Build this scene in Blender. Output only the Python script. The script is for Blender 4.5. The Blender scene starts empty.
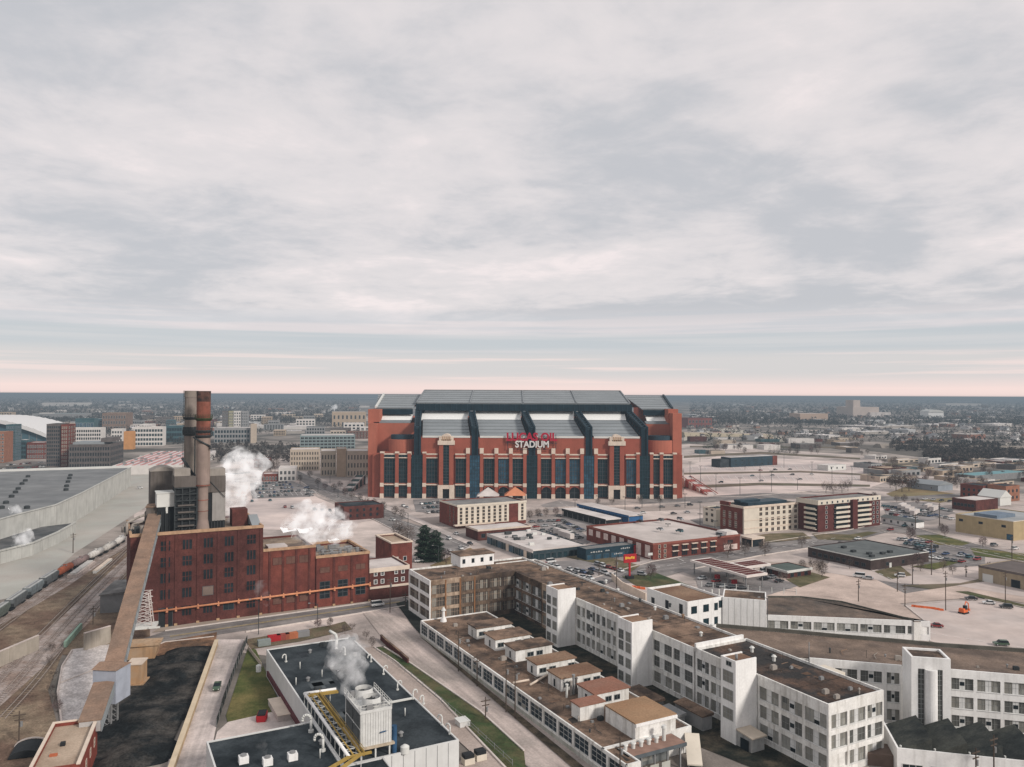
import bpy, math, random
from mathutils import Vector, Matrix
random.seed(11)
sc = bpy.context.scene
col = sc.collection
R_ = math.radians
# ---------------------------------------------------------------- camera
CAMH, FPX = 80.0, 780.0
PITCH = math.atan((394.8 - 383.5) / FPX)
ROLL = math.atan(4.2 / 1024)
CM = Matrix.Rotation(R_(90) + PITCH, 3, 'X') @ Matrix.Rotation(ROLL, 3, 'Z')
CO = Vector((0, 0, CAMH))
cd = bpy.data.cameras.new('camera')
cam = bpy.data.objects.new('camera', cd); col.objects.link(cam)
cam.matrix_world = Matrix.Translation(CO) @ CM.to_4x4()
cd.sensor_width = 36.0; cd.sensor_fit = 'HORIZONTAL'
cd.lens = 36.0 * FPX / 1024
cd.clip_start = 1.0; cd.clip_end = 80000
sc.camera = cam
# survey helpers: a sighted pixel at a known height becomes a real point
def G(px, py, z=0.0):
    d = CM @ Vector(((px - 512) / FPX, -(py - 383.5) / FPX, -1))
    t = (z - CAMH) / d.z
    return CO + d * t
def proj(p):
    q = CM.transposed() @ (Vector(p) - CO)
    return (512 + FPX * q.x / -q.z, 383.5 - FPX * q.y / -q.z)
def len_to(c, d, px):
    c = Vector(c); d = Vector(d)
    a = CM.transposed() @ (c - CO); b = CM.transposed() @ d
    k = (px - 512) / FPX
    return -(a.x + k * a.z) / (b.x + k * b.z)
def zat(c, py):
    a = CM.transposed() @ (Vector((c[0], c[1], 0)) - CO); b = CM.transposed() @ Vector((0, 0, 1))
    k = (383.5 - py) / FPX
    return -(a.y + k * a.z) / (b.y + k * b.z)
TH = 28.0
def U(th=TH): return Vector((math.cos(R_(th)), math.sin(R_(th)), 0))
def V(th=TH): return Vector((-math.sin(R_(th)), math.cos(R_(th)), 0))
def uv(px, py, z, o, th=TH):
    d = G(px, py, z) - Vector((o[0], o[1], z))
    return d.dot(U(th)), d.dot(V(th))
# ---------------------------------------------------------------- materials
MATS = {}
def mat(name, c, var=0.16, scale=0.25, rough=0.9, streak=0.0, c2=None, c2amt=0.5, c2scale=0.05, spec=0.08, metal=0.0, fine=0.0, wear=None):
    if name in MATS: return MATS[name]
    m = bpy.data.materials.new(name); m.use_nodes = True
    nt = m.node_tree; N = nt.nodes; L = nt.links
    b = N['Principled BSDF']
    b.inputs['Roughness'].default_value = rough
    b.inputs['Specular IOR Level'].default_value = spec
    b.inputs['Metallic'].default_value = metal
    g = N.new('ShaderNodeNewGeometry')
    def noise(sc_, vec=None, det=4.0, rg=0.6):
        n = N.new('ShaderNodeTexNoise'); n.inputs['Scale'].default_value = sc_
        n.inputs['Detail'].default_value = det; n.inputs['Roughness'].default_value = rg
        L.new(vec or g.outputs['Position'], n.inputs['Vector']); return n
    def ramp(n, a, b_, p0=0.3, p1=0.7):
        r = N.new('ShaderNodeMapRange'); r.inputs[1].default_value = p0; r.inputs[2].default_value = p1
        r.inputs[3].default_value = a; r.inputs[4].default_value = b_; L.new(n.outputs[0], r.inputs[0]); return r
    def mix(fac, a, b_, typ='MIX'):
        x = N.new('ShaderNodeMix'); x.data_type = 'RGBA'; x.blend_type = typ
        if hasattr(fac, 'outputs'): L.new(fac.outputs[0], x.inputs[0])
        else: x.inputs[0].default_value = fac
        for s, i in ((a, 6), (b_, 7)):
            if isinstance(s, tuple): x.inputs[i].default_value = (*s, 1)
            else: L.new(s, x.inputs[i])
        return x.outputs[2]
    cur = c
    if c2 is not None:
        cur = mix(ramp(noise(c2scale, det=6, rg=0.68), 0, 1, 0.5 - 0.09 + (0.5 - c2amt) * 0.3, 0.5 + 0.10 + (0.5 - c2amt) * 0.3), cur, c2)
    v = ramp(noise(scale), 1 - var, 1 + var)
    cc = N.new('ShaderNodeCombineColor')
    for i in range(3): L.new(v.outputs[0], cc.inputs[i])
    cur = mix(1.0, cur, cc.outputs[0], 'MULTIPLY')
    if fine:
        v = ramp(noise(2.2, det=2), 1 - fine, 1 + fine)
        cc = N.new('ShaderNodeCombineColor')
        for i in range(3): L.new(v.outputs[0], cc.inputs[i])
        cur = mix(1.0, cur, cc.outputs[0], 'MULTIPLY')
    if wear:                      # long worn streaks along the direction of travel
        mp = N.new('ShaderNodeMapping'); mp.vector_type = 'TEXTURE'; mp.inputs['Rotation'].default_value = (0, 0, R_(wear[0])); mp.inputs['Scale'].default_value = (28.0, 1.7, 1)
        L.new(g.outputs['Position'], mp.inputs['Vector'])
        v = ramp(noise(1.0, mp.outputs[0], 4), 1 - wear[1], 1 + wear[1]*.5, .35, .65)
        cc = N.new('ShaderNodeCombineColor')
        for i in range(3): L.new(v.outputs[0], cc.inputs[i])
        cur = mix(1.0, cur, cc.outputs[0], 'MULTIPLY')
    if streak:
        mp = N.new('ShaderNodeMapping'); mp.inputs['Scale'].default_value = (0.9, 0.9, 0.06)
        L.new(g.outputs['Position'], mp.inputs['Vector'])
        s = ramp(noise(1.0, mp.outputs[0], 3), 0, streak, 0.5, 0.78)
        cur = mix(s, cur, (c[0] * 0.35 + 0.02, c[1] * 0.33 + 0.015, c[2] * 0.3 + 0.01))
    L.new(cur, b.inputs['Base Color'])
    MATS[name] = m
    return m
def glass(name, c, rough=0.12):
    if name in MATS: return MATS[name]
    m = mat(name, c, var=0.5, scale=0.3, rough=0.35, spec=0.16); return m
def plain(name, c, rough=0.5, spec=0.4, metal=0.0):
    return mat(name, c, var=0.06, scale=0.8, rough=rough, spec=spec, metal=metal)
# ---------------------------------------------------------------- mesh builder
class MB:
    def __init__(s): s.v = []; s.f = []; s.m = []; s.sm = []
    def _a(s, vs, fs, m=0, smooth=False):
        o = len(s.v); s.v += [tuple(p) for p in vs]
        for f in fs: s.f.append([i + o for i in f]); s.m.append(m); s.sm.append(smooth)
        return s
    def box(s, x0, x1, y0, y1, z0, z1, m=0):
        return s._a([(x0,y0,z0),(x1,y0,z0),(x1,y1,z0),(x0,y1,z0),(x0,y0,z1),(x1,y0,z1),(x1,y1,z1),(x0,y1,z1)],
                    [(0,3,2,1),(4,5,6,7),(0,1,5,4),(1,2,6,5),(2,3,7,6),(3,0,4,7)], m)
    def poly(s, pts, m=0): return s._a(pts, [tuple(range(len(pts)))], m)
    def hexa(s, b, t, m=0):
        n = len(b)
        fs = [tuple(range(n))[::-1], tuple(range(n, 2 * n))] + [(i, (i + 1) % n, n + (i + 1) % n, n + i) for i in range(n)]
        return s._a(list(b) + list(t), fs, m)
    def prism(s, pts, z0, z1, m=0, mt=None):
        n = len(pts)
        a = sum(pts[i][0]*pts[(i+1)%n][1]-pts[(i+1)%n][0]*pts[i][1] for i in range(n))
        if a < 0: pts = pts[::-1]
        s._a([(p[0],p[1],z0) for p in pts] + [(p[0],p[1],z1) for p in pts],
             [(i,(i+1)%n,n+(i+1)%n,n+i) for i in range(n)] + [tuple(range(n))[::-1]], m)
        return s._a([(p[0],p[1],z1) for p in pts], [tuple(range(n))], m if mt is None else mt)
    def cyl(s, cx, cy, z0, z1, r0, r1=None, n=16, m=0, cap=True):
        r1 = r0 if r1 is None else r1
        an = [2*math.pi*i/n for i in range(n)]
        s._a([(cx+r0*math.cos(a),cy+r0*math.sin(a),z0) for a in an]+[(cx+r1*math.cos(a),cy+r1*math.sin(a),z1) for a in an],
             [(i,(i+1)%n,n+(i+1)%n,n+i) for i in range(n)], m, n > 8)
        if cap: s._a([(cx+r1*math.cos(a),cy+r1*math.sin(a),z1) for a in an],[tuple(range(n))],m)
        return s
    def tube(s, p0, p1, r, r1=None, n=6, m=0):
        p0 = Vector(p0); p1 = Vector(p1); d = (p1-p0)
        if d.length < 1e-6: return s
        d.normalize(); a = d.orthogonal().normalized(); b = d.cross(a); r1 = r if r1 is None else r1
        vs = []
        for p, rr in ((p0,r),(p1,r1)):
            for i in range(n):
                t = 2*math.pi*i/n; vs.append(p + (a*math.cos(t)+b*math.sin(t))*rr)
        return s._a(vs, [(i,(i+1)%n,n+(i+1)%n,n+i) for i in range(n)]+[tuple(range(n))[::-1],tuple(range(n,2*n))], m, n > 5)
    def path(s, pts, r, n=6, m=0):
        for a, b in zip(pts, pts[1:]): s.tube(a, b, r, None, n, m)
        return s
    def bar(s, p0, p1, w, h, m=0):
        p0 = Vector(p0); p1 = Vector(p1); d = (p1-p0).normalized()
        up = Vector((0,0,1)) if abs(d.z) < 0.95 else Vector((0,1,0))
        a = d.cross(up).normalized()*w/2; b = a.cross(d).normalized()*h/2
        return s.hexa([p0-a-b,p0+a-b,p0+a+b,p0-a+b],[p1-a-b,p1+a-b,p1+a+b,p1-a+b],m)
    def gable(s, x0, x1, y0, y1, z0, zr, m=0):     # ridge along x
        ym = (y0+y1)/2
        return s._a([(x0,y0,z0),(x1,y0,z0),(x1,y1,z0),(x0,y1,z0),(x0,ym,zr),(x1,ym,zr)],
                    [(0,1,5,4),(2,3,4,5),(1,2,5),(3,0,4),(0,3,2,1)], m)
    def mesh(s, name, mats):
        me = bpy.data.meshes.new(name); me.from_pydata(s.v, [], s.f)
        for mm in (mats if isinstance(mats, (list, tuple)) else [mats]): me.materials.append(mm)
        me.polygons.foreach_set('material_index', s.m)
        me.polygons.foreach_set('use_smooth', s.sm)
        me.update(); return me
    def build(s, name, mats, parent=None, loc=None, rz=0, label=None):
        return obj(name, s.mesh(name, mats), parent, loc, rz, label)
def obj(name, me, parent=None, loc=None, rz=0, label=None):
    o = bpy.data.objects.new(name, me); col.objects.link(o)
    if parent is not None: o.parent = parent
    if loc is not None: o.location = loc
    if rz: o.rotation_euler[2] = rz
    if label: o['label'] = label
    return o
def tag(o, label=None, cat=None, group=None, kind=None):
    if label: o['label'] = label
    if cat: o['category'] = cat
    if group: o['group'] = group
    if kind: o['kind'] = kind
    return o
def thing(name, label, cat, loc, th=0.0, group=None):
    o = bpy.data.objects.new(name, None); col.objects.link(o)
    o.location = (loc[0], loc[1], loc[2] if len(loc) > 2 else 0); o.rotation_euler[2] = R_(th)
    o.empty_display_size = 2
    return tag(o, label, cat, group)
def kids(root):
    return [o for o in bpy.data.objects if o.parent == root]
def dup(root, loc, rz, label=None, group=None, ch=None, scale=None):
    r = root.copy(); col.objects.link(r); r.location = loc; r.rotation_euler = (0, 0, rz)
    if scale: r.scale = scale if isinstance(scale, tuple) else (scale,)*3
    if label: r['label'] = label
    if group: r['group'] = group
    for c in (ch if ch is not None else kids(root)):
        k = c.copy(); col.objects.link(k); k.parent = r
        for g in c.children:
            kk = g.copy(); col.objects.link(kk); kk.parent = k
    return r
GN = [0]
def ground(name, pix, m, k, label=None):
    GN[0] += 1
    b = MB(); pts = [G(x, y) for x, y in pix]
    n = len(pts); a = sum(pts[i].x*pts[(i+1)%n].y-pts[(i+1)%n].x*pts[i].y for i in range(n))
    if a < 0: pts = pts[::-1]
    b.poly([(p.x, p.y, 0.05*k+0.0006*GN[0]) for p in pts])
    o = b.build(name, m); return tag(o, kind='structure', label=label)
# ---------------------------------------------------------------- buildings
def shell(root, x0, x1, y0, y1, z0, z1, wall, roof, par=0.7, t=0.4, wname='wall', rname='roof'):
    b = MB()
    b.box(x0, x1, y0, y0+t, z0, z1).box(x0, x1, y1-t, y1, z0, z1)
    b.box(x0, x0+t, y0+t, y1-t, z0, z1).box(x1-t, x1, y0+t, y1-t, z0, z1)
    w = b.build(wname, wall, root)
    r = MB().box(x0+t, x1-t, y0+t, y1-t, z1-par-0.4, z1-par).build(rname, roof, root)
    return w, r
WM = {}
def winmesh(w, h, nx=2, ny=2, frame=None, pane=None, bar=0.09, key=None, fr=0.14, proud=0.08):
    k = (round(w,2), round(h,2), nx, ny, frame.name, pane.name, bar)
    if k in WM: return WM[k]
    b = MB()
    b.box(-w/2, w/2, -0.03, 0.04, 0, h, 1)
    b.box(-w/2-fr, w/2+fr, -proud, 0.04, -fr, 0, 0).box(-w/2-fr, w/2+fr, -proud, 0.04, h, h+fr, 0)
    b.box(-w/2-fr, -w/2, -proud, 0.04, 0, h, 0).box(w/2, w/2+fr, -proud, 0.04, 0, h, 0)
    for i in range(1, nx): b.box(-w/2+w*i/nx-bar/2, -w/2+w*i/nx+bar/2, -proud*0.8, -0.031, 0, h, 0)
    for i in range(1, ny): b.box(-w/2, w/2, -proud*0.7, -0.031, h*i/ny-bar/2, h*i/ny+bar/2, 0)
    WM[k] = b.mesh('window', [frame, pane]); return WM[k]
def put(root, me, face, s, z, off=0.0, name='window', at=0.0):
    # face 'v': wall y=at, looking -y ; face 'u': wall x=at, looking -x
    if face == 'v': return obj(name, me, root, (s, at-off, z), 0)
    if face == 'w': return obj(name, me, root, (at+off, s, z), R_(90))
    return obj(name, me, root, (at-off, s, z), R_(-90))
def rowwin(root, me, face, a, b, n, zs, at=0.0, off=0.0, skip=()):
    for j, z in enumerate(zs):
        for i in range(n):
            if (i, j) in skip: continue
            m_ = random.choice(me) if isinstance(me, list) else me
            put(root, m_, face, a + (b-a)*(i+0.5)/n, z, off, 'window', at)
def corner_frame(px, py, th=TH, z=0.0):
    c = G(px, py, z); return Vector((c.x, c.y, 0))
def site(name, label, cat, px, py, pu, pv, z=0.0, th=TH, lu=None, lv=None, group=None, base=0.0):
    """near corner sighted at (px,py) at height z; pu / pv: picture columns of the far right / far left corners"""
    c = corner_frame(px, py, th, z)
    lu = lu if lu else len_to(c, U(th), pu)
    lv = lv if lv else len_to(c, V(th), pv)
    r = thing(name, label, cat, (c.x, c.y, base), th, group)
    return r, lu, lv, c
# ================================================================ world, sun, sky
SUN_EL, SUN_AZ = 30.0, Vector((0.80, -0.62, 0)).normalized()   # direction towards the sun
w = bpy.data.worlds.new('World'); sc.world = w; w.use_nodes = True
nt = w.node_tree; N = nt.nodes; L = nt.links
for n in list(N): N.remove(n)
out = N.new('ShaderNodeOutputWorld')
sky = N.new('ShaderNodeTexSky'); sky.sky_type = 'NISHITA'; sky.sun_disc = False
sky.sun_elevation = R_(SUN_EL); sky.sun_rotation = math.atan2(SUN_AZ.x, SUN_AZ.y)
bg1 = N.new('ShaderNodeBackground'); bg1.inputs[1].default_value = 0.1; L.new(sky.outputs[0], bg1.inputs[0])
tc = N.new('ShaderNodeTexCoord'); sep = N.new('ShaderNodeSeparateXYZ'); L.new(tc.outputs['Generated'], sep.inputs[0])
def mth(op, a, b=None, clamp=False):
    x = N.new('ShaderNodeMath'); x.operation = op; x.use_clamp = clamp
    for i, s in enumerate((a, b)):
        if s is None: continue
        if isinstance(s, (int, float)): x.inputs[i].default_value = s
        else: L.new(s, x.inputs[i])
    return x.outputs[0]
def mrange(v, a, b, c, d):
    x = N.new('ShaderNodeMapRange'); x.interpolation_type = 'SMOOTHSTEP'
    for i, s in enumerate((a, b, c, d)): x.inputs[i+1].default_value = s
    L.new(v, x.inputs[0]); return x.outputs[0]
zc = mth('ADD', mth('MAXIMUM', sep.outputs[2], 0.0), 0.11)
cx_ = mth('DIVIDE', sep.outputs[0], zc); cy_ = mth('DIVIDE', sep.outputs[1], zc)
cv = N.new('ShaderNodeCombineXYZ'); L.new(cx_, cv.inputs[0]); L.new(cy_, cv.inputs[1])
def wnoise(scale, det, off, rg=0.55, dist=0.0):
    mp = N.new('ShaderNodeMapping'); mp.inputs['Location'].default_value = off; L.new(cv.outputs[0], mp.inputs[0])
    n = N.new('ShaderNodeTexNoise'); n.inputs['Scale'].default_value = scale; n.inputs['Detail'].default_value = det
    n.inputs['Roughness'].default_value = rg; n.inputs['Distortion'].default_value = dist
    L.new(mp.outputs[0], n.inputs['Vector']); return n.outputs[0]
n1 = wnoise(0.55, 6, (3.1, 1.7, 0), 0.55, 0.5)
n2 = wnoise(2.1, 6, (7.3, 0.4, 2), 0.6, 0.4)
n3 = wnoise(5.5, 5, (1.3, 4.4, 5), 0.6, 0.3)
nn = mth('ADD', mth('ADD', mth('MULTIPLY', n1, 0.56), mth('MULTIPLY', n2, 0.31)), mth('MULTIPLY', n3, 0.13))
def wmix(f, a, b):
    x = N.new('ShaderNodeMix'); x.data_type = 'RGBA'
    if isinstance(f, (int, float)): x.inputs[0].default_value = f
    else: L.new(f, x.inputs[0])
    for s, i in ((a, 6), (b, 7)):
        if isinstance(s, tuple): x.inputs[i].default_value = (*s, 1)
        else: L.new(s, x.inputs[i])
    return x.outputs[2]
cloud = wmix(mrange(nn, 0.42, 0.56, 0, 1), (0.440, 0.446, 0.470), (0.600, 0.568, 0.572))
cloud = wmix(mrange(nn, 0.545, 0.64, 0, 1), cloud, (0.72, 0.65, 0.645))
# the far cloud base: a blue grey bank, then a dull strip with thin pink streaks above the horizon
el = sep.outputs[2]
stk = N.new('ShaderNodeCombineXYZ'); L.new(mth('MULTIPLY', sep.outputs[0], 2.2), stk.inputs[0]); L.new(mth('MULTIPLY', el, 85.0), stk.inputs[1])
sn = N.new('ShaderNodeTexNoise'); sn.inputs['Scale'].default_value = 1.0; sn.inputs['Detail'].default_value = 5; L.new(stk.outputs[0], sn.inputs['Vector'])
ew = mth('ADD', el, mth('MULTIPLY', mth('SUBTRACT', sn.outputs[0], 0.5), 0.012))
cloud = wmix(mrange(ew, 0.115, 0.086, 0, 0.75), cloud, wmix(mrange(sn.outputs[0], 0.42, 0.6, 0, 1), (0.50, 0.505, 0.53), (0.62, 0.57, 0.575)))
cloud = wmix(mrange(ew, 0.081, 0.074, 0, 0.9), cloud, wmix(mrange(sn.outputs[0], 0.4, 0.65, 0, 1), (0.435, 0.465, 0.49), (0.49, 0.50, 0.515)))
strip = wmix(mrange(sn.outputs[0], 0.50, 0.62, 0, 1), (0.530, 0.515, 0.515), (0.67, 0.575, 0.555))
cloud = wmix(mrange(ew, 0.060, 0.044, 0, 1), cloud, strip)
cloud = wmix(mrange(el, 0.030, 0.005, 0, 0.92), cloud, (0.76, 0.60, 0.565))
bg2 = N.new('ShaderNodeBackground'); L.new(cloud, bg2.inputs[0]); L.new(mrange(sep.outputs[2], 0.47, 0.95, 1.30, 1.55), bg2.inputs[1])
ms = N.new('ShaderNodeMixShader'); ms.inputs[0].default_value = 0.96
L.new(bg1.outputs[0], ms.inputs[1]); L.new(bg2.outputs[0], ms.inputs[2]); L.new(ms.outputs[0], out.inputs[0])
ld = bpy.data.lights.new('sun', 'SUN'); ld.energy = 3.0; ld.angle = R_(9); ld.color = (1.0, 0.93, 0.86)
lo = bpy.data.objects.new('sun', ld); col.objects.link(lo)
sd = Vector((SUN_AZ.x*math.cos(R_(SUN_EL)), SUN_AZ.y*math.cos(R_(SUN_EL)), math.sin(R_(SUN_EL))))
lo.rotation_euler = sd.to_track_quat('Z', 'Y').to_euler(); lo.location = (0, -50, 300)
sc.view_settings.view_transform = 'Standard'; sc.view_settings.look = 'None'
sc.view_settings.exposure = 0; sc.view_settings.gamma = 1
sc.cycles.max_bounces = 5; sc.cycles.diffuse_bounces = 2; sc.cycles.glossy_bounces = 2; sc.cycles.volume_bounces = 1
sc.cycles.transparent_max_bounces = 12
# ================================================================ palette
CONC = mat('pale_concrete', (0.60, 0.515, 0.47), 0.14, 0.08, c2=(0.36, 0.32, 0.30), c2scale=0.03, fine=0.10)
CONC2 = mat('stained_concrete', (0.56, 0.47, 0.425), 0.22, 0.12, c2=(0.30, 0.26, 0.235), c2scale=0.06, fine=0.14, wear=(118, .22))
ASPH = mat('grey_asphalt', (0.185, 0.17, 0.165), 0.18, 0.1, c2=(0.25, 0.228, 0.215), c2scale=0.05, fine=0.1, wear=(28, .22))
ASPHD = mat('dark_asphalt', (0.13, 0.125, 0.125), 0.2, 0.1, c2=(0.21, 0.2, 0.195), c2scale=0.06, fine=0.1)
SOIL = mat('brown_soil', (0.135, 0.088, 0.064), 0.35, 0.22, c2=(0.215, 0.165, 0.115), c2scale=0.05, fine=0.3)
LAWN = mat('winter_lawn', (0.078, 0.092, 0.030), 0.25, 0.12, c2=(0.15, 0.125, 0.05), c2amt=0.45, c2scale=0.06, fine=0.2)
GREEN = mat('green_grass', (0.042, 0.066, 0.026), 0.3, 0.2, c2=(0.10, 0.088, 0.045), c2amt=0.5, c2scale=0.08, fine=0.2)
DRY = mat('dry_grass', (0.24, 0.165, 0.085), 0.25, 0.06, c2=(0.20, 0.165, 0.09), c2scale=0.02, fine=0.15)
PINKG = mat('gravel_lot', (0.58, 0.465, 0.40), 0.14, 0.08, c2=(0.40, 0.32, 0.275), c2scale=0.025, fine=0.12)
WGRAV = mat('white_gravel', (0.60, 0.555, 0.53), 0.16, 0.5, fine=0.3, c2=(0.45, 0.41, 0.39), c2scale=0.2)
COALM = mat('coal_dust', (0.012, 0.014, 0.015), 0.5, 0.3, c2=(0.062, 0.056, 0.050), c2amt=0.42, c2scale=0.10, fine=0.4)
BALLAST = mat('track_ballast', (0.36, 0.31, 0.285), 0.2, 0.4, c2=(0.24, 0.18, 0.15), c2scale=0.12, fine=0.3)
LINEW = mat('white_line_paint', (0.72, 0.70, 0.67), 0.15, 0.8)
LINEY = mat('yellow_line_paint', (0.55, 0.40, 0.12), 0.2, 0.8)
# ================================================================ terrain
gm = mat('city_ground', (0.085, 0.080, 0.070), 0.3, 0.012, c2=(0.36, 0.31, 0.275), c2amt=0.47, c2scale=0.007, fine=0.15)
b = MB(); rings = [0, 300, 900, 1800, 4000, 9000, 20000, 45000]; nseg = 48
vs = [(0, 0, 0)]
for r in rings[1:]:
    for i in range(nseg): a = 2*math.pi*i/nseg; vs.append((r*math.cos(a), r*math.sin(a)+300, 0))
fs = [(0, 1+i, 1+(i+1) % nseg) for i in range(nseg)]
for k in range(len(rings)-2):
    o = 1+k*nseg
    for i in range(nseg): j = (i+1) % nseg; fs.append((o+i, o+nseg+i, o+nseg+j, o+j))
b._a(vs, fs, 0); tag(b.build('ground', gm), kind='structure')
# low rise of wooded land along the skyline
hm = mat('far_land', (0.060, 0.075, 0.090), 0.3, 0.0012)
b = MB(); rr = random.Random(5)
for ring, (rad, zz) in enumerate(((11000, 6), (17000, 14), (26000, 24))):
    n = 160; top = []; bot = []
    for i in range(n+1):
        a = math.radians(40 + 100*i/n)
        h = zz*(0.55 + 0.3*math.sin(a*31+ring) + 0.25*rr.random())
        bot.append((rad*math.cos(a), rad*math.sin(a), -1)); top.append(((rad+900)*math.cos(a), (rad+900)*math.sin(a), max(h, 3)))
    for i in range(n): b.poly([bot[i], top[i], top[i+1], bot[i+1]][::-1])
tag(b.build('hills', hm), kind='structure')
# haze: an air layer over the city; emission stands in for scattered light
hz = bpy.data.materials.new('haze_air'); hz.use_nodes = True
nt2 = hz.node_tree
for n in list(nt2.nodes): nt2.nodes.remove(n)
o2 = nt2.nodes.new('ShaderNodeOutputMaterial'); va = nt2.nodes.new('ShaderNodeVolumeAbsorption'); ve = nt2.nodes.new('ShaderNodeEmission'); ad = nt2.nodes.new('ShaderNodeAddShader')
SIG = 1/5200.0
va.inputs['Color'].default_value = (0, 0, 0, 1); va.inputs['Density'].default_value = SIG
HC = (0.195, 0.235, 0.272); mx = max(HC)
ve.inputs['Color'].default_value = (HC[0]/mx, HC[1]/mx, HC[2]/mx, 1); ve.inputs['Strength'].default_value = SIG*mx
nt2.links.new(va.outputs[0], ad.inputs[0]); nt2.links.new(ve.outputs[0], ad.inputs[1]); nt2.links.new(ad.outputs[0], o2.inputs['Volume'])
hz.cycles.homogeneous_volume = True
tag(MB().box(-30000, 30000, -4000, 40000, -2, 81.3).build('haze', hz), kind='structure')
# ================================================================ ground sheets
ground('paved_ground', [(140,640),(132,560),(135,500),(205,470),(250,455),(690,444),(860,455),(1040,500),(1040,670),(700,600),(420,640),(300,660)], mat('paved_ground', (0.56, 0.475, 0.43), 0.18, 0.05, c2=(0.27, 0.235, 0.215), c2scale=0.015, fine=0.1), 1)
# street past the power station, with pavement and kerb lines
ground('road', [(60,668),(165,631.5),(405,598),(470,589),(470,597),(405,606.5),(165,643),(60,684)], ASPH, 3)
ground('pavement', [(152,633),(160,628.5),(405,592),(405,598),(165,631.5)], mat('tan_pavement', (0.40,0.335,0.28),0.2,0.2,c2=(0.30,0.24,0.19),c2scale=0.1), 4)
# diagonal street left of the stadium
ground('street', [(285,470),(296,470),(332,487),(420,524),(470,546),(452,556),(418,543),(372,519),(318,494)], ASPH, 3)
ground('pavement', [(296,470),(300,470),(335,484),(424,521),(474,543),(470,546),(420,524),(332,487)], CONC, 4)
# street before the brick car park building and past the second hotel
ground('street', [(588,580),(652,562),(745,546),(845,531),(900,520),(940,507),(955,510),(905,528),(850,542),(760,556),(690,570),(640,584)], ASPH, 3)
ground('street', [(560,500),(590,505),(700,560),(800,584),(780,592),(690,575),(585,530),(540,505)], mat('worn_street',(0.24,0.22,0.21),0.2,0.1,c2=(0.31,0.28,0.265),c2scale=0.04), 2)
# concrete yard between the low factory and the fenced strip
ground('alley', [(362,612),(420,608),(424,640),(640,790),(560,790),(527,767),(440,690),(395,655)], CONC2, 4)
ground('alley', [(218,640),(244,640),(222,700),(203,790),(160,790),(170,757),(196,700)], mat('alley_concrete',(0.58,0.505,0.47),0.14,0.15,c2=(0.36,0.32,0.30),c2scale=0.05,fine=0.12,wear=(104,.2)), 4)
ground('lawn', [(248,648),(256,650),(278,700),(280,712),(228,724),(226,716)], LAWN, 3)
ground('yard_slab', [(217,733),(228,723),(280,711),(300,700),(312,722),(250,740),(214,745)], CONC, 5)
ground('grass_strip', [(374,648),(384,648),(412,665),(480,712),(524,752),(526,772),(508,772),(440,700),(395,662)], GREEN, 5)
ground('path', [(344,650),(373,647),(395,662),(440,700),(508,772),(480,790),(455,767),(470,752),(400,688)], mat('sandy_path',(0.42,0.35,0.31),0.2,0.2,c2=(0.33,0.27,0.235),c2scale=0.1,fine=0.15), 4)
# railway ground on the left
ground('rail_bank', [(-30,640),(-30,620),(60,575),(128,540),(150,540),(150,640),(100,660),(62,655),(48,690),(60,735),(40,790),(-40,790)], SOIL, 2)
ground('rail_bed', [(-30,694),(60,619),(108,574),(140,545),(143,556),(122,577),(90,622),(55,657),(-30,734)], BALLAST, 3)
ground('rail_bed', [(-30,622),(20,600),(60,572),(128,532),(140,532),(128,545),(70,585),(20,615),(-30,640)], BALLAST, 3)
ground('terrace', [(-30,640),(-30,606),(30,594),(75,553),(138,512),(200,470),(140,455),(120,490),(-40,540)], mat('pale_terrace',(0.42,0.39,0.35),0.14,0.06,c2=(0.36,0.355,0.32),c2scale=0.03,fine=0.08), 1)
ground('gravel_bed', [(72,650),(110,645),(100,700),(95,725),(62,728),(57,694),(62,668)], WGRAV, 5)
ground('coal_yard', [(112,662),(155,655),(212,650),(214,644),(192,700),(166,758),(120,767),(70,800),(92,735),(100,700)], COALM, 4)
ground('soil_bank', [(150,645),(217,633),(216,642),(210,650),(196,648),(158,657),(150,654)], mat('orange_soil',(0.22,0.125,0.075),0.35,0.25,c2=(0.10,0.065,0.045),c2scale=0.15,fine=0.3), 6)
# verge by the street, trees stand on it
ground('verge', [(246,640),(330,626),(345,622),(352,630),(300,642),(262,648),(250,650)], mat('verge_soil',(0.17,0.125,0.085),0.3,0.3,c2=(0.09,0.085,0.05),c2scale=0.15,fine=0.3), 5)
# right side lots
ground('gravel_lot', [(765,596),(778,578),(850,572),(930,578),(1040,586),(1040,606),(985,597),(900,604),(940,628),(840,604)], PINKG, 4)
ground('street', [(905,606),(985,600),(1040,612),(1040,664),(930,642),(930,626)], mat('pale_street',(0.52,0.44,0.40),0.14,0.1,c2=(0.46,0.40,0.37),c2scale=0.04), 5)
ground('street', [(830,562),(905,575),(960,577),(1040,590),(1040,600),(955,586),(900,584),(820,572)], mat('pale_street',(0.52,0.44,0.40)), 5)
ground('grass_strip', [(955,592),(968,592),(1040,609),(1040,613)], GREEN, 6)
ground('car_park', [(896,548),(925,538),(985,548),(985,566),(940,568),(915,562)], ASPH, 3)
ground('grass_strip', [(912,536),(940,535),(972,543),(962,546),(938,545)], LAWN, 5)
ground('grass_strip', [(912,567),(950,561),(962,562),(935,570)], LAWN, 5)
ground('grass_strip', [(970,548),(1040,556),(1040,563),(975,556)], LAWN, 5)
ground('grass_strip', [(622,577),(655,573),(690,586),(670,590),(636,586)], GREEN, 5)
ground('dry_field', [(886,494),(905,487),(957,494),(958,500),(940,503),(895,498)], DRY, 3)
ground('dry_field', [(700,560),(860,565),(800,592),(768,597),(740,590)], mat('tan_lot',(0.38,0.315,0.27),0.2,0.08), 3)
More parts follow.
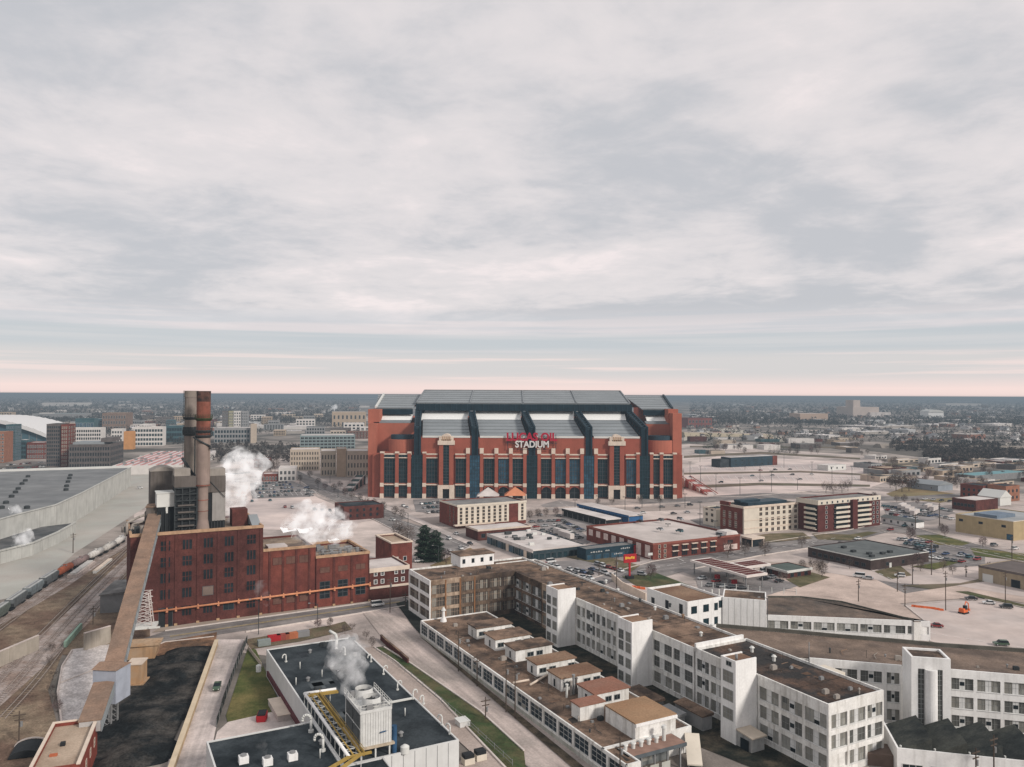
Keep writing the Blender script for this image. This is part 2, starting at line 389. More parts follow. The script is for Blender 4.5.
# big parking fields right of the stadium
ground('car_park', [(684,497),(684,468),(720,455),(860,463),(886,482),(870,488),(800,492),(745,497)], mat('pink_car_park',(0.68,0.57,0.52),0.1,0.03,c2=(0.44,0.38,0.36),c2scale=0.012,wear=(5,.12)), 3)
ground('car_park', [(242,512),(250,490),(290,481),(318,498),(372,520),(330,530),(250,530)], mat('pink_car_park',(0.5,0.45,0.42)), 3)
ground('road', [(684,436),(720,428),(760,432),(790,440),(786,443),(755,437),(720,432.5),(684,441)], mat('highway_deck',(0.46,0.42,0.35),0.1,0.02), 4)
ground('grass_strip', [(430,566),(470,548),(478,552),(440,575)], DRY, 4)
# railway on the far right
ground('rail_bank', [(855,445),(1040,449),(1040,462),(950,461),(870,451)], mat('far_bank',(0.13,0.115,0.10),0.3,0.02), 3)
# dark car park surfaces and streets between the shops
LOTD = mat('car_park_asphalt', (0.20,0.185,0.18), 0.2, 0.1, c2=(0.28,0.255,0.245), c2scale=0.03, fine=0.1)
ground('car_park', [(531,520),(566,519),(592,541),(586,545),(546,531)], LOTD, 4)
ground('car_park', [(534,563),(584,560),(628,572),(604,586),(580,582)], LOTD, 4)
ground('car_park', [(694,573),(756,571),(800,586),(760,598),(700,594)], LOTD, 4)
ground('car_park', [(413,500),(446,498),(446,514),(416,512)], LOTD, 4)
ground('car_park', [(250,483),(292,481),(316,492),(310,497),(252,499)], LOTD, 4)
ground('car_park', [(881,503),(930,502),(955,513),(930,521),(888,518)], LOTD, 4)
ground('street', [(640,499),(700,497),(760,493),(900,497),(1040,489),(1040,492),(905,501),(760,498),(700,503),(640,505)], ASPH, 4)
ground('street', [(690,520),(704,518),(742,537),(760,548),(744,551),(728,540)], ASPH, 4)
ground('street', [(880,531),(915,528),(960,541),(1040,560),(1040,566),(955,548),(905,534)], ASPH, 4)
ground('street', [(800,540),(812,537),(905,578),(930,590),(905,594),(880,582)], ASPH, 4)
ground('street', [(400,520),(500,512),(700,505),(700,509),(500,517),(420,526)], mat('plaza_paving',(0.40,0.335,0.30),.15,.08,c2=(.30,.25,.22),c2scale=.04), 3)
for q in ([(684,456),(760,452),(860,458),(860,459.5),(760,454),(684,458)],[(684,473),(800,471),(885,475),(885,476.5),(800,472.6),(684,474.8)],[(684,486),(760,483),(870,485),(870,487),(760,485.5),(684,489)],[(860,463),(1040,466),(1040,468),(860,465)],[(690,446),(850,447),(850,448.2),(690,447.4)]):
    ground('verge', q, mat('brown_verge',(0.17,0.13,0.095),.3,.05,c2=(.11,.10,.065),c2scale=.03), 6)
for q in ([(745,537),(770,534),(803,533),(812,539),(770,543),(752,545)],[(812,534),(850,535),(868,532),(878,533),(850,541),(818,540)],[(786,580),(812,573),(830,578),(800,588)],[(874,572),(900,566),(912,576),(890,580)],[(560,556),(584,551),(640,566),(632,572)]):
    ground('verge', q, mat('olive_verge',(0.115,0.105,0.055),.3,.1,c2=(.17,.13,.085),c2scale=.05,fine=.2), 6)
ground('soil_shade_patch', [(900,586),(960,584),(1000,575),(985,582),(930,590)], mat('brown_verge',(0.17,0.13,0.095)), 7)
ground('pavement', [(560,575),(590,578),(655,560.5),(745,545),(745,543.5),(655,558),(588,574)], CONC, 5)
# painted markings
mb = MB()
def dash(p, q, n, wd, z, fill=0.5):
    p = G(*p); q = G(*q); d = (q-p); ln = d.length; d.normalize(); s = Vector((-d.y, d.x, 0))*wd/2
    for i in range(n):
        a = p+d*ln*i/n; c = p+d*ln*(i+fill)/n
        mb.poly([(v.x, v.y, z) for v in (a-s, c-s, c+s, a+s)])
dash((170,637.2),(400,602.4), 1, 0.16, 0.45, 1.0)
dash((170,637.9),(400,603.0), 1, 0.25, 0.45, 1.0)
tag(mb.build('road_marking', LINEY), kind='structure')
mb = MB()
dash((325,492),(440,543), 14, 0.3, 0.45); dash((315,487),(470,549), 1, 0.2, 0.45, 1.0)
dash((640,571),(840,538), 18, 0.3, 0.45); dash((884,532),(1030,561), 14, 0.3, 0.45); dash((806,541),(905,586), 14, 0.3, 0.45); dash((560,503),(690,565), 16, 0.3, 0.45); dash((930,634),(1030,650), 8, 0.2, 0.45)
for i in range(26):      # bay lines on the big car park
    dash((690+i*7, 466.0),(690+i*7+3, 470.0), 1, 0.35, 0.45, 1.0); dash((686+i*7, 476.0),(686+i*7+4, 481.5), 1, 0.3, 0.45, 1.0)
for i in range(14): dash((250+i*5, 492.5),(253+i*5, 496), 1, 0.25, 0.45, 1.0)
tag(mb.build('lane_marking', LINEW), kind='structure')

ground('soil_shade_patch', [(396,604),(408,601),(432,630),(424,640),(412,626)], mat('shaded_bank',(0.022,0.025,0.022),.4,.3), 7)  # shade on the bank put into a near black ground colour
ground('soil_shade_patch', [(419.5,637),(423,637.6),(630,806),(615,806)], mat('weedy_shaded_soil',(0.06,0.05,0.036),.4,.3,c2=(.13,.10,.07),c2scale=.2,fine=.3), 7)  # weeds along the wall base; the dark colour doubles as contact shade
# kerbs: real steps along the street edges
KERB = mat('kerb_stone', (0.55,0.49,0.45), .12, .5)
def kerb(pts, w_=.45, h=.5):
    P = [G(x, y) for x, y in pts]; b = MB()
    for a, c in zip(P, P[1:]):
        d = (c-a).normalized(); s = Vector((-d.y, d.x, 0))*w_/2; b.hexa([(v.x,v.y,.02) for v in (a-s,c-s,c+s,a+s)],[(v.x,v.y,h) for v in (a-s,c-s,c+s,a+s)])
    tag(b.build('kerb', KERB), kind='structure')
for q in ([(165,631.5),(405,598),(470,589)],[(246,632.5),(405,606.5)],[(60,684),(165,643),(214,637.5)],[(296,470),(332,487),(420,524),(470,546)],[(285,470),(318,494),(372,519),(418,543)],[(588,580),(652,562),(745,546),(845,531),(900,520)],[(690,570),(760,556),(850,542)],[(880,531),(905,534),(955,548),(1040,566)],[(915,528),(960,541),(1040,560)],[(905,606),(930,626)],[(985,600),(1040,612)],[(684,497),(745,497),(800,492),(870,488)],[(374,648),(395,662),(440,700),(508,772)],[(384,648),(412,665),(480,712),(524,752)]): kerb(q)
# ================================================================ shared building materials
BRICK = mat('red_brick', (0.17, 0.052, 0.039), 0.22, 0.35, streak=0.35, c2=(0.115,0.038,0.032), c2scale=0.08, fine=0.12)
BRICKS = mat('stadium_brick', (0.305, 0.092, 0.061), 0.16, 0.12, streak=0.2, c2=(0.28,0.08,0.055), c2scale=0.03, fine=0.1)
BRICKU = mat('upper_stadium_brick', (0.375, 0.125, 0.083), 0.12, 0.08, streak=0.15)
BRICKD = mat('dark_brick', (0.112, 0.040, 0.033), 0.25, 0.35, streak=0.4, c2=(0.075,0.029,0.026), c2scale=0.06, fine=0.16)
LIME = mat('limestone', (0.62, 0.52, 0.43), 0.12, 0.3, streak=0.15)
TAN = mat('tan_stone', (0.42, 0.28, 0.17), 0.2, 0.3, streak=0.3)
CREAM = mat('cream_stucco', (0.62, 0.56, 0.47), 0.08, 0.2, streak=0.12)
WHITE = mat('white_paint', (0.79, 0.78, 0.76), 0.08, 0.25, streak=0.3, fine=0.05)
WHITEW = mat('stained_white_paint', (0.77, 0.76, 0.73), 0.12, 0.3, streak=0.75, c2=(0.64,0.625,0.59), c2scale=0.12, fine=0.08)
ROOFG = mat('grey_metal_roof', (0.245, 0.265, 0.275), 0.1, 0.06, rough=0.6, streak=0.0)
ROOFR = mat('grey_roof_rib', (0.215, 0.23, 0.24), 0.1, 0.1)
NAVY = mat('dark_blue_steel', (0.012, 0.027, 0.038), 0.25, 0.2, rough=0.55)
NAVY2 = mat('blue_steel', (0.028, 0.050, 0.066), 0.25, 0.2, rough=0.5)
PALEP = mat('pale_panel', (0.60, 0.60, 0.57), 0.07, 0.1, rough=0.6)
GLD = glass('dark_teal_glass', (0.008, 0.026, 0.033))
GLB = glass('blue_glass', (0.028, 0.075, 0.115))
GLK = glass('black_glass', (0.014, 0.020, 0.024))
GREYM = mat('grey_steel', (0.22, 0.22, 0.22), 0.15, 0.4, rough=0.6)
DKST = mat('dark_steel', (0.045, 0.05, 0.052), 0.25, 0.5, rough=0.6)
BLK = mat('black_paint', (0.022, 0.024, 0.026), 0.2, 0.5, rough=0.6)
REDP = mat('red_paint', (0.36, 0.024, 0.03), 0.08, 0.5, rough=0.5)
FRAMEW = plain('white_frame', (0.6, 0.59, 0.57))
FRAMED = plain('dark_frame', (0.06, 0.065, 0.07))
FRAMEG = plain('grey_frame', (0.28, 0.29, 0.28))
FRAMET = plain('tan_frame', (0.36, 0.27, 0.20))
ROOFW = mat('white_membrane_roof', (0.62, 0.575, 0.545), 0.12, 0.08, c2=(0.48,0.43,0.405), c2scale=0.05, fine=0.06)
ROOFT = mat('tan_roof', (0.42, 0.33, 0.25), 0.2, 0.12, c2=(0.30,0.22,0.16), c2scale=0.08, fine=0.12)
ROOFD = mat('dark_membrane_roof', (0.021, 0.027, 0.031), 0.35, 0.12, c2=(0.042,0.050,0.055), c2scale=0.06, fine=0.18)
RUST = mat('rusty_gravel_roof', (0.205, 0.138, 0.098), 0.35, 0.15, c2=(0.06,0.045,0.037), c2amt=0.47, c2scale=0.11, fine=0.22)
RUST2 = mat('orange_gravel_roof', (0.26, 0.172, 0.115), 0.25, 0.2, c2=(0.15,0.088,0.058), c2scale=0.1, fine=0.22)
GRAVG = mat('grey_gravel_roof', (0.24, 0.235, 0.225), 0.18, 0.15, c2=(0.165,0.16,0.155), c2scale=0.05, fine=0.15)
# ================================================================ stadium
SY = 602.0; K_ = SY/FPX
SX = lambda px: (px-512)*K_ - 9.5
SZ = lambda py: 80-(py-394.85)*K_
st = thing('stadium', 'huge red brick football stadium with gabled grey roof and dark blue trusses', 'stadium', (9.5, SY, 0))
shafts = [(412,423.5),(470,480.5),(526.5,538),(584,594.5),(639.5,650.5)]
zp, zb, z2 = SZ(437.2), SZ(455.5), SZ(485)
# --- main bodies
m = MB()
m.box(SX(414), SX(648.5), 1.2, 30, zb, zp-0.01)                       # upper brick wall behind the front bays
m.box(SX(414), SX(648.5), 3.0, 30, 0, zb-0.01)
m.box(SX(380), SX(414)-0.02, 3.0, 22, 0, SZ(453)); m.box(SX(648.5)+0.02, SX(676), 3.0, 22, 0, SZ(453))
m.build('wall', BRICKS, st)
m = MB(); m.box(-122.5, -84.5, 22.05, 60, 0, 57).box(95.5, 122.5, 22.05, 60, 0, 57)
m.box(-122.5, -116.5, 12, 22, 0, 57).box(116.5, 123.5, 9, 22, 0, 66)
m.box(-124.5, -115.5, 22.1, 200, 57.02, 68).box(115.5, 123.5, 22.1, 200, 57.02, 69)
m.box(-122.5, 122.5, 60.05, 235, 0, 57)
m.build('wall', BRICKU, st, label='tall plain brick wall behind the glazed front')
m = MB()      # stepped brick ends
m.box(SX(372), SX(380)-0.02, 4.5, 22, 0, SZ(455)).box(SX(367.3), SX(372)-0.02, 7, 22, 0, SZ(456))
m.build('wall', BRICKS, st); m = MB()
m.box(SX(676)+0.02, SX(681), 4.5, 22, 0, SZ(453)).box(SX(681)+0.02, SX(684.4), 7, 22, 0, SZ(455))
m.build('wall', BRICKS, st)
# --- rounded brick drums at both ends with a louvre strip
for a, b_ in ((386, 413.5), (649, 677)):
    x0, x1 = SX(a), SX(b_); cxm = (x0+x1)/2; hw = (x1-x0)/2; pts = []
    for i in range(15):
        t = math.pi*i/14; pts.append((cxm-hw*math.cos(t), 14-9*math.sin(t)))
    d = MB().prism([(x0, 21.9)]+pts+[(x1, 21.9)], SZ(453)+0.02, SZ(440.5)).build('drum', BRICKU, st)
    pts2 = [(cxm+(p[0]-cxm)*0.82, 16+(p[1]-16)*0.8) for p in pts]
    MB().prism([(pts2[0][0], 21.9)]+pts2+[(pts2[-1][0], 21.9)], SZ(440.5)+0.02, SZ(436)).build('louvre', NAVY2, d)
# --- horizontal limestone bands
for a, b_ in ((382,412),(423.5,438),(455.5,470),(480.5,526.5),(538,584),(594.5,608),(626,639.5),(650.5,675.5)):
    MB().box(SX(a), SX(b_), 0.5, 1.15, zb+0.3, zb+1.3).box(SX(a), SX(b_), 0.55, 1.15, zb-2.4, zb-1.7).box(SX(a), SX(b_), 0.8, 1.15, zb-1.65, zb+0.28, 1).build('stone_band', [LIME, BRICKS], st)
    MB().box(SX(a), SX(b_), 0.5, 2.95, z2-0.4, z2+0.5).build('stone_band', LIME, st)
# --- tall windows between pilasters
def swin(a, b_, z0, z1, nx, ny, g, y=1.9):
    x0, x1 = SX(a), SX(b_); me = MB()
    me.box(x0, x1, y, y+0.3, z0, z1, 1)
    for i in range(nx+1): xx = x0+(x1-x0)*i/nx; me.box(xx-0.14, xx+0.14, y-0.25, y-0.01, z0, z1, 0)
    for j in range(ny+1): zz = z0+(z1-z0)*j/ny; me.box(x0, x1, y-0.18, y-0.02, zz-0.12, zz+0.12, 0)
    return me.build('window', [FRAMED, g], st)
wz0, wz1 = SZ(483.5), SZ(459.5)
sp = MB()
for a, b_ in ((484.5,494.5),(499,509),(513,523.5),(542,551.5),(556,566),(570,580)):
    swin(a, b_, wz0, wz1, 4, 6, random.choice([GLD, GLD, GLB]))
for a, b_ in ((426.5,437.5),(456,466.5),(598,608),(627,636.5),(384.5,395),(399,407.5),(653,660),(663.5,673)):
    swin(a, b_, wz0, wz1, 4, 6, random.choice([GLD, GLB, GLD]))
    swin(a, b_, 1.0, z2-1.2, 4, 3, GLD)
    sp.box(SX(a)-0.4, SX(b_)+0.4, 1.5, 2.9, wz0-1.4, wz0-0.1)
for a, b_ in ((385,395),(399,408),(653,660),(663.5,673)): swin(a, b_, SZ(458.5)+0.6, SZ(455.5)+0.2, 3, 1, GLD, 0.75)
sp.build('spandrel', BRICKS, st)
# --- pilasters with stone caps and feet
pil = [382.5,397.3,409.7,424.8,468.3,482,496.7,511.2,525.2,539.4,553.6,568,582.3,596.2,638.2,651.8,661.8,675]
for i, p in enumerate(pil):
    x = SX(p); tall = 480 < p < 600
    c_ = MB().box(x-1.25, x+1.25, -0.2, 2.95, 0, zb+1.4).build('pilaster', BRICKS, st)
    k = MB(); ztop = zb+1.42
    k.box(x-1.5, x+1.5, -0.5, 3.0, ztop, ztop+(4.2 if tall or p in (468.3,) else 1.2))
    k.box(x-1.45, x+1.45, -0.4, -0.21, z2-1.5, z2+1.4).box(x-1.5, x+1.5, -0.5, -0.22, 0, 3.6)
    k.build('cap', LIME, c_)
# --- arches along the pavement
for a, b_ in ((484.5,494.5),(499,509),(513,523.5),(542,551.5),(556,566),(570,580)):
    x0, x1 = SX(a), SX(b_); xm = (x0+x1)/2; hw = (x1-x0)/2; zt = z2-0.45; hh = min(hw, 3.4)
    me = MB(); n = 10
    arc = [(xm-hw*math.cos(math.pi*i/n), zt-1.0-hh+hh*math.sin(math.pi*i/n)) for i in range(n+1)]
    for p, q in zip(arc, arc[1:]):      # brick above the arch ring, in front of the dark opening
        me.hexa([(p[0],1.0,p[1]),(q[0],1.0,q[1]),(q[0],2.0,q[1]),(p[0],2.0,p[1])],[(p[0],1.0,zt),(q[0],1.0,zt),(q[0],2.0,zt),(p[0],2.0,zt)],0)
    me.box(x0, x1, 2.4, 2.7, 0, zt, 1)
    me.box(xm-0.15, xm+0.15, 2.2, 2.39, 0, zt-2, 2).box(x0, x1, 2.2, 2.39, 4.2, 4.5, 2)
    me.build('archway', [BRICKS, GLK, FRAMED], st)
# --- glass shafts below the trusses and the trusses themselves
LN = 5.5      # the trusses rake slightly to the left going back
ev = 52.0   # local y of the main eave
for i, (a, b_) in enumerate(shafts):
    x0, x1 = SX(a), SX(b_)
    g = MB(); g.box(x0+0.2, x1-0.2, 0.3, 2.9, 0, zb, 0)
    for j in range(5): xx = x0+0.2+(x1-x0-0.4)*j/4; g.box(xx-0.13, xx+0.13, 0.05, 0.29, 0, zb, 1)
    for j in range(13): zz = zb*j/12; g.box(x0+0.2, x1-0.2, 0.08, 0.285, max(zz-0.12,0), zz+0.12, 1)
    g.build('glass_shaft', [[GLD, GLB, GLD, GLB, GLD][i], NAVY2], st)
    t = MB(); xm = (x0+x1)/2; hw = 2.0
    zt1 = SZ(427.5); zt0 = SZ(436.5)
    for s in (-hw, hw):                       # two side trusses with web members
        A, B_ = Vector((xm+s, 1.0, zt1)), Vector((xm+s-LN, ev, 67.0))
        C, D = Vector((xm+s, 1.0, zt0)), Vector((xm+s-LN, ev, 60.5))
        t.bar(A, B_, 1.3, 1.6); t.bar(C, D, 1.1, 1.3)
        n = 7
        for j in range(n):
            t.bar(A.lerp(B_, j/n), C.lerp(D, (j+0.5)/n), 0.7, 0.7, 0); t.bar(C.lerp(D, (j+0.5)/n), A.lerp(B_, (j+1)/n), 0.7, 0.7, 0)
        t.box(xm+s-0.65, xm+s+0.65, 0.2, 1.5, zb, zt1+0.8)
        for j in range(4):
            za = zb+(zt1-zb)*j/4; zc_ = zb+(zt1-zb)*(j+1)/4
            t.bar((xm+s, 0.9, za), (xm+s, 2.4, zc_), 0.5, 0.5)
    t.box(xm-hw, xm+hw, 1.15, 1.25, zb+0.02, zt1-0.5, 0)
    n = 9
    for j in range(n+1):
        f = j/n; y = 1.0+(ev-1.0)*f; z = zt1+(67.0-zt1)*f
        t.box(xm-hw-LN*f, xm+hw-LN*f, y-0.45, y+0.45, z-0.5, z+0.55, 1)
    t.hexa([(xm-hw+.7,1.0,zt1-1.6),(xm+hw-.7,1.0,zt1-1.6),(xm+hw-.7-LN,ev,65.2),(xm-hw+.7-LN,ev,65.2)],[(xm-hw+.7,1.0,zt1-.8),(xm+hw-.7,1.0,zt1-.8),(xm+hw-.7-LN,ev,66.0),(xm-hw+.7-LN,ev,66.0)],1)
    t.build('truss', [NAVY, NAVY2], st)
# --- roofs
def slope(name, x0, x1, ya, za, yb, zb_, nrib, thick=0.8, rm=ROOFG, xr0=None, xr1=None):
    xr0 = x0 if xr0 is None else xr0; xr1 = x1 if xr1 is None else xr1
    me = MB(); me.hexa([(x0,ya,za-thick),(x1,ya,za-thick),(xr1,yb,zb_-thick),(xr0,yb,zb_-thick)],[(x0,ya,za),(x1,ya,za),(xr1,yb,zb_),(xr0,yb,zb_)],0)
    for j in range(nrib+1):
        f = j/nrib; y = ya+(yb-ya)*f; z = za+(zb_-za)*f; a = x0+(xr0-x0)*f; c = x1+(xr1-x1)*f
        me.box(a, c, y-0.4, y+0.4, z-0.2, z+0.5, 1)
    return me.build(name, [rm, ROOFR], st)
CLER = plain('translucent_sheet', (0.80,0.80,0.77), .5)
xl, xr = -89.0, 89.0
zr = 80+710*(394.8-390.9)/780
for k in range(4):                                   # main roof in four sheets
    a = xl+(xr-xl)*k/4; c = xl+(xr-xl)*(k+1)/4
    slope('roof_sheet', a+0.3, c-0.3, ev-3, 73.0, 108, zr, 6)
m = MB()
for k in range(5):
    x = xl+(xr-xl)*k/4; m.bar((x, ev-3, 73.3), (x, 108, zr+0.3), 1.0, 1.0)
m.box(xl, xr, 107.5, 109.5, zr-1, zr+0.9); m.build('roof_beam', ROOFR, st)
slope('roof_sheet', xl, xr, 168, 73, 109.6, zr, 5)
m = MB().box(xl-.4, xr+1.6, ev-4, ev-1.2, 66.6, 72.2)
m.box(xl, xl+6, ev-1.1, ev+8, 58.5, 66.5).box(xr-7, xr, ev-1.1, ev+8, 58.5, 66.5)
for k in range(40):
    x = xl+(xr-xl)*(k+0.5)/40; m.box(x-0.2, x+0.2, ev-4.35, ev-4.01, 66.9, 72.0, 1)
m.build('fascia', [NAVY, NAVY2], st)
for i in range(4):                                    # pale clerestory and the grey lower roofs between the trusses
    a = (SX(shafts[i][1])+SX(shafts[i][0]))/2; c = (SX(shafts[i+1][1])+SX(shafts[i+1][0]))/2
    MB().hexa([(a-2.2,ev-10,58.6),(c-8.2,ev-10,58.6),(c-8.2,ev+3,66.0),(a-2.2,ev+3,66.0)],[(a-2.2,ev-10,59.2),(c-8.2,ev-10,59.2),(c-8.2,ev+3,66.6),(a-2.2,ev+3,66.6)]).build('clerestory', CLER, st)
    slope('lower_roof', a+3.8, c-3.8, 1.6, zp+0.4, ev-10.1, 59.0, 5, xr0=a+3.8-LN*.8, xr1=c-3.8-LN*.8)
    MB().box(a+3.8, c-3.8, 0.9, 1.5, zp-0.6, zp+0.9).build('gutter', PALEP, st)
for sx in (-1, 1):                                    # outer wings of the roof
    x0, x1 = (-126, xl-1.8) if sx < 0 else (xr+3.2, 121.5)
    slope('roof_sheet', x0+5, x1, 38, 68.8, 107, 79.4, 6, xr0=x0 - (5 if sx<0 else -0), xr1=x1+(0 if sx<0 else 6))
    slope('roof_sheet', x0+5, x1, 170, 68.8, 108, 79.4, 5)
    MB().box(x0+6, x1, 36.5, 38.5, 63.6, 68.0).box(x0+6 if sx<0 else x1-5, x0+8 if sx<0 else x1, 36.6, 38.4, 58.5, 63.5).build('fascia', NAVY, st)
    MB().hexa([(x0+8,31,58.2),(x1,31,58.2),(x1,41,63.2),(x0+8,41,63.2)],[(x0+8,31,58.8),(x1,31,58.8),(x1,41,63.8),(x0+8,41,63.8)]).build('clerestory', CLER, st)
    slope('lower_roof', x0+6, x1, 22.5, 57.3, 30.9, 58.7, 2)
    MB().bar((x0+5 if sx<0 else x1+0.5, 37.5, 69.4), (x0 if sx<0 else x1+6.5, 107, 80.2), 1.6, 1.6).build('roof_beam', PALEP if sx<0 else NAVY, st)
# --- limestone crowned towers
for a, b_ in ((438.5,454.8),(608.6,625.2)):
    x0, x1 = SX(a), SX(b_); xm = (x0+x1)/2; hw = (x1-x0)/2; ztw = SZ(445)
    t = MB(); t.box(x0+0.8, xm-2.3, -1.2, 2.9, z2, ztw).box(xm+2.3, x1-0.8, -1.2, 2.9, z2, ztw)
    tw = t.build('corner_tower', BRICKS, st)
    g = MB().box(xm-2.3, xm+2.3, -0.6, 1.0, z2+1, ztw-0.1, 1)
    for j in range(14): zz = z2+1+(ztw-z2-1.2)*j/13; g.box(xm-2.3, xm+2.3, -0.85, -0.61, zz-0.15, zz+0.15, 0)
    g.box(xm-0.12, xm+0.12, -0.85, -0.61, z2+1, ztw-0.1, 0); g.build('window', [FRAMED, GLD], tw)
    k = MB(); k.box(x0, xm-2.6, -1.8, 3, 0, z2-0.02).box(xm+2.6, x1, -1.8, 3, 0, z2-0.02).box(xm-2.6, xm+2.6, -1.7, 3, z2-3, z2-0.03).box(xm-2.6, xm+2.6, 0, 1, 0, z2-3.02, 1)
    k.build('base', [LIME, GLK], tw)
    c_ = MB(); c_.box(x0-0.2, x1+0.2, -1.9, 8, ztw, ztw+3.2)
    c_.box(x0+0.8, xm-3.6, -1.4, 8, ztw+3.2, ztw+6.5).box(xm+3.6, x1-0.8, -1.4, 8, ztw+3.2, ztw+6.5)
    arc = [(xm-4.6*math.cos(math.pi*i/10), ztw+4.2+4.2*math.sin(math.pi*i/10)) for i in range(11)]
    c_.hexa([(p[0], -1.6, p[1]) for p in arc][::-1], [(p[0], 7.9, p[1]) for p in arc][::-1])
    for i in range(5): c_.box(xm-3+1.4*i, xm-2.4+1.4*i, -1.9, -1.61, ztw+3.3, ztw+6.5, 1)
    c_.build('cap', [LIME, TAN], tw)
# --- the sign
def text(name, body, size, m, parent, loc, ext=0.25, rot=(90, 0, 0), width=None, align='CENTER', bold=0.0):
    cu = bpy.data.curves.new(name, 'FONT'); cu.body = body; cu.size = size; cu.extrude = ext; cu.align_x = align; cu.offset = bold
    cu.align_y = 'BOTTOM_BASELINE' if False else 'BOTTOM'
    t = bpy.data.objects.new(name, cu); col.objects.link(t)
    me = bpy.data.meshes.new_from_object(t.evaluated_get(bpy.context.evaluated_depsgraph_get()))
    bpy.data.objects.remove(t); bpy.data.curves.remove(cu)
    xs = [v.co.x for v in me.vertices]
    if width:
        s = width/(max(xs)-min(xs)); me.transform(Matrix.Diagonal((s, 1, 1, 1)))
    me.materials.clear(); me.materials.append(m)
    o = obj(name, me, parent, loc); o.rotation_euler = tuple(R_(a) for a in rot); return o
sg = MB()
for x in (SX(508), SX(520), SX(532), SX(544), SX(556)): sg.box(x-0.2, x+0.2, -0.6, -0.3, SZ(449), SZ(434))
sg.box(SX(506), SX(557.5), -0.65, -0.25, SZ(442.9)-0.25, SZ(442.9)+0.1).box(SX(514), SX(550), -0.65, -0.25, SZ(449.2)-0.2, SZ(449.2))
sgo = sg.build('sign_frame', NAVY, st)
REDL = mat('sign_red', (0.36, 0.018, 0.042), 0.05, 0.5, rough=0.4)
text('sign_lettering', 'LUCAS OIL', 8.4, REDL, sgo, (SX(531.8), -0.9, SZ(442.6)), width=SX(557)-SX(506.5), bold=0.34)
text('sign_lettering', 'STADIUM', 7.0, FRAMEW, sgo, (SX(532.4), -0.9, SZ(448.9)), width=SX(549.3)-SX(515.8), bold=0.22)
# --- tents on the plaza
for (px, py, wd, mt_, lb) in ((488,497.5,22,ROOFW,'white peaked event tent behind the hotel below the stadium'),(515,497,21,mat('orange_canvas',(0.55,0.22,0.12),0.1,0.3),'orange peaked event tent at the right end of the hotel roof')):
    p = G(px, py+4); t = thing('event_tent', lb, 'tent', (p.x, p.y, 0)); h = zat(p, py-9); w2 = wd*0.5*p.y/780
    MB()._a([(-w2,-7,h-5),(w2,-7,h-5),(w2,7,h-5),(-w2,7,h-5),(0,0,h+1)],[(0,1,4),(1,2,4),(2,3,4),(3,0,4)],0).build('canvas', mt_, t)
    f = MB()
    for x in (-w2, w2):
        for y in (-7, 7): f.tube((x,y,0),(x,y,h-5),0.2)
    f.build('pole', GREYM, t)
# ================================================================ brick power station
c = corner_frame(129.5, 631.5)
C0 = c; hP = 31.5
pl = thing('power_station', 'long dark red brick power station with rows of dark windows beside the street', 'power station', (c.x, c.y, 0), TH)
l1 = len_to(c, U(), 262.5); l2 = len_to(c, U(), 315.5); l3 = len_to(c, U(), 369); l4 = len_to(c, U(), 409)
h2 = zat(c+U()*l1, 552); h3 = zat(c+U()*l2, 558.5); 
PROOF = mat('plant_roof', (0.34,0.26,0.19), 0.25, 0.15, c2=(0.13,0.10,0.085), c2scale=0.08, fine=0.15)
shell(pl, 0, l1, 0, 34, 0, hP, BRICKD, PROOF)
shell(pl, l1+0.02, l2, 0.4, 30, 0, h2, BRICK, PROOF)
shell(pl, l2+0.02, l3, 0.0, 28, 0, h3, BRICK, PROOF)
m = MB(); m.box(-0.3, l1+0.1, -0.35, 0.6, hP, hP+1.0).box(-0.3, 0.5, 0.62, 34, hP, hP+1.0).box(l1+0.12, l2, 0.1, 1.0, h2, h2+0.9).box(l2, l3+0.2, -0.3, 0.6, h3, h3+0.9).box(l3-0.6, l3+0.2, 0.62, 28, h3, h3+0.9).box(l1-0.5, l1+0.1, 0.62, 34, hP, hP+0.9)
m.box(l2, l3, 27.4, 28, h3, h3+0.9)
m.build('cornice', mat('tan_cornice', (0.42,0.27,0.17), 0.25, 0.4, streak=0.35), pl)
m = MB(); cols = [len_to(c, U(), p) for p in (146,166.5,175.5,197.5,217.8,238,260.5)]
for x in cols: m.box(x-0.45, x+0.45, -0.25, -0.01, 0, hP-0.02)
for i in range(4): x = l1+(l2-l1)*(i+0.5)/4; m.box(x-0.35, x+0.35, 0.15, 0.39, 0, h2-0.02)
for i in range(4): x = l2+(l3-l2)*i/3; m.box(max(x-0.4,l2+0.1), min(x+0.4,l3), -0.25, -0.01, 0, h3-0.02)
m.build('pilaster', BRICKD, pl)
m = MB()
for x in cols + [l2+(l3-l2)*i/3 for i in range(4)]: m.box(x-0.5, x+0.5, -0.45, -0.26, 0, 0.9)
m.build('plinth_block', TAN, pl)
wm = winmesh(3.0, 3.3, 3, 1, BRICKD, GLK, 0.25, fr=0.2)
wm2 = winmesh(3.0, 3.3, 3, 2, BRICKD, GLK, 0.2, fr=0.2)
for i, px in enumerate((164.6,186.5,207.6,228.5,250.7)):
    x = len_to(c, U(), px)
    for j, z in enumerate((26.0, 20.4, 15.0, 9.4, 3.2)):
        if i == 0 and j == 4: continue
        if i == 2 and j == 3:
            put(pl, winmesh(3.4, 3.0, 1, 1, FRAMED, mat('board_panel',(0.17,0.13,0.11)), 0.1), 'v', x, z); continue
        if i == 3 and j == 4: put(pl, winmesh(3.4,2.6,2,1,FRAMED,GLK), 'v', x, z+0.3); continue
        put(pl, random.choice([wm, wm2]), 'v', x, z)
put(pl, winmesh(4.2, 6.2, 1, 1, FRAMED, BLK), 'v', len_to(c, U(), 165.5), 0.2, name='door')
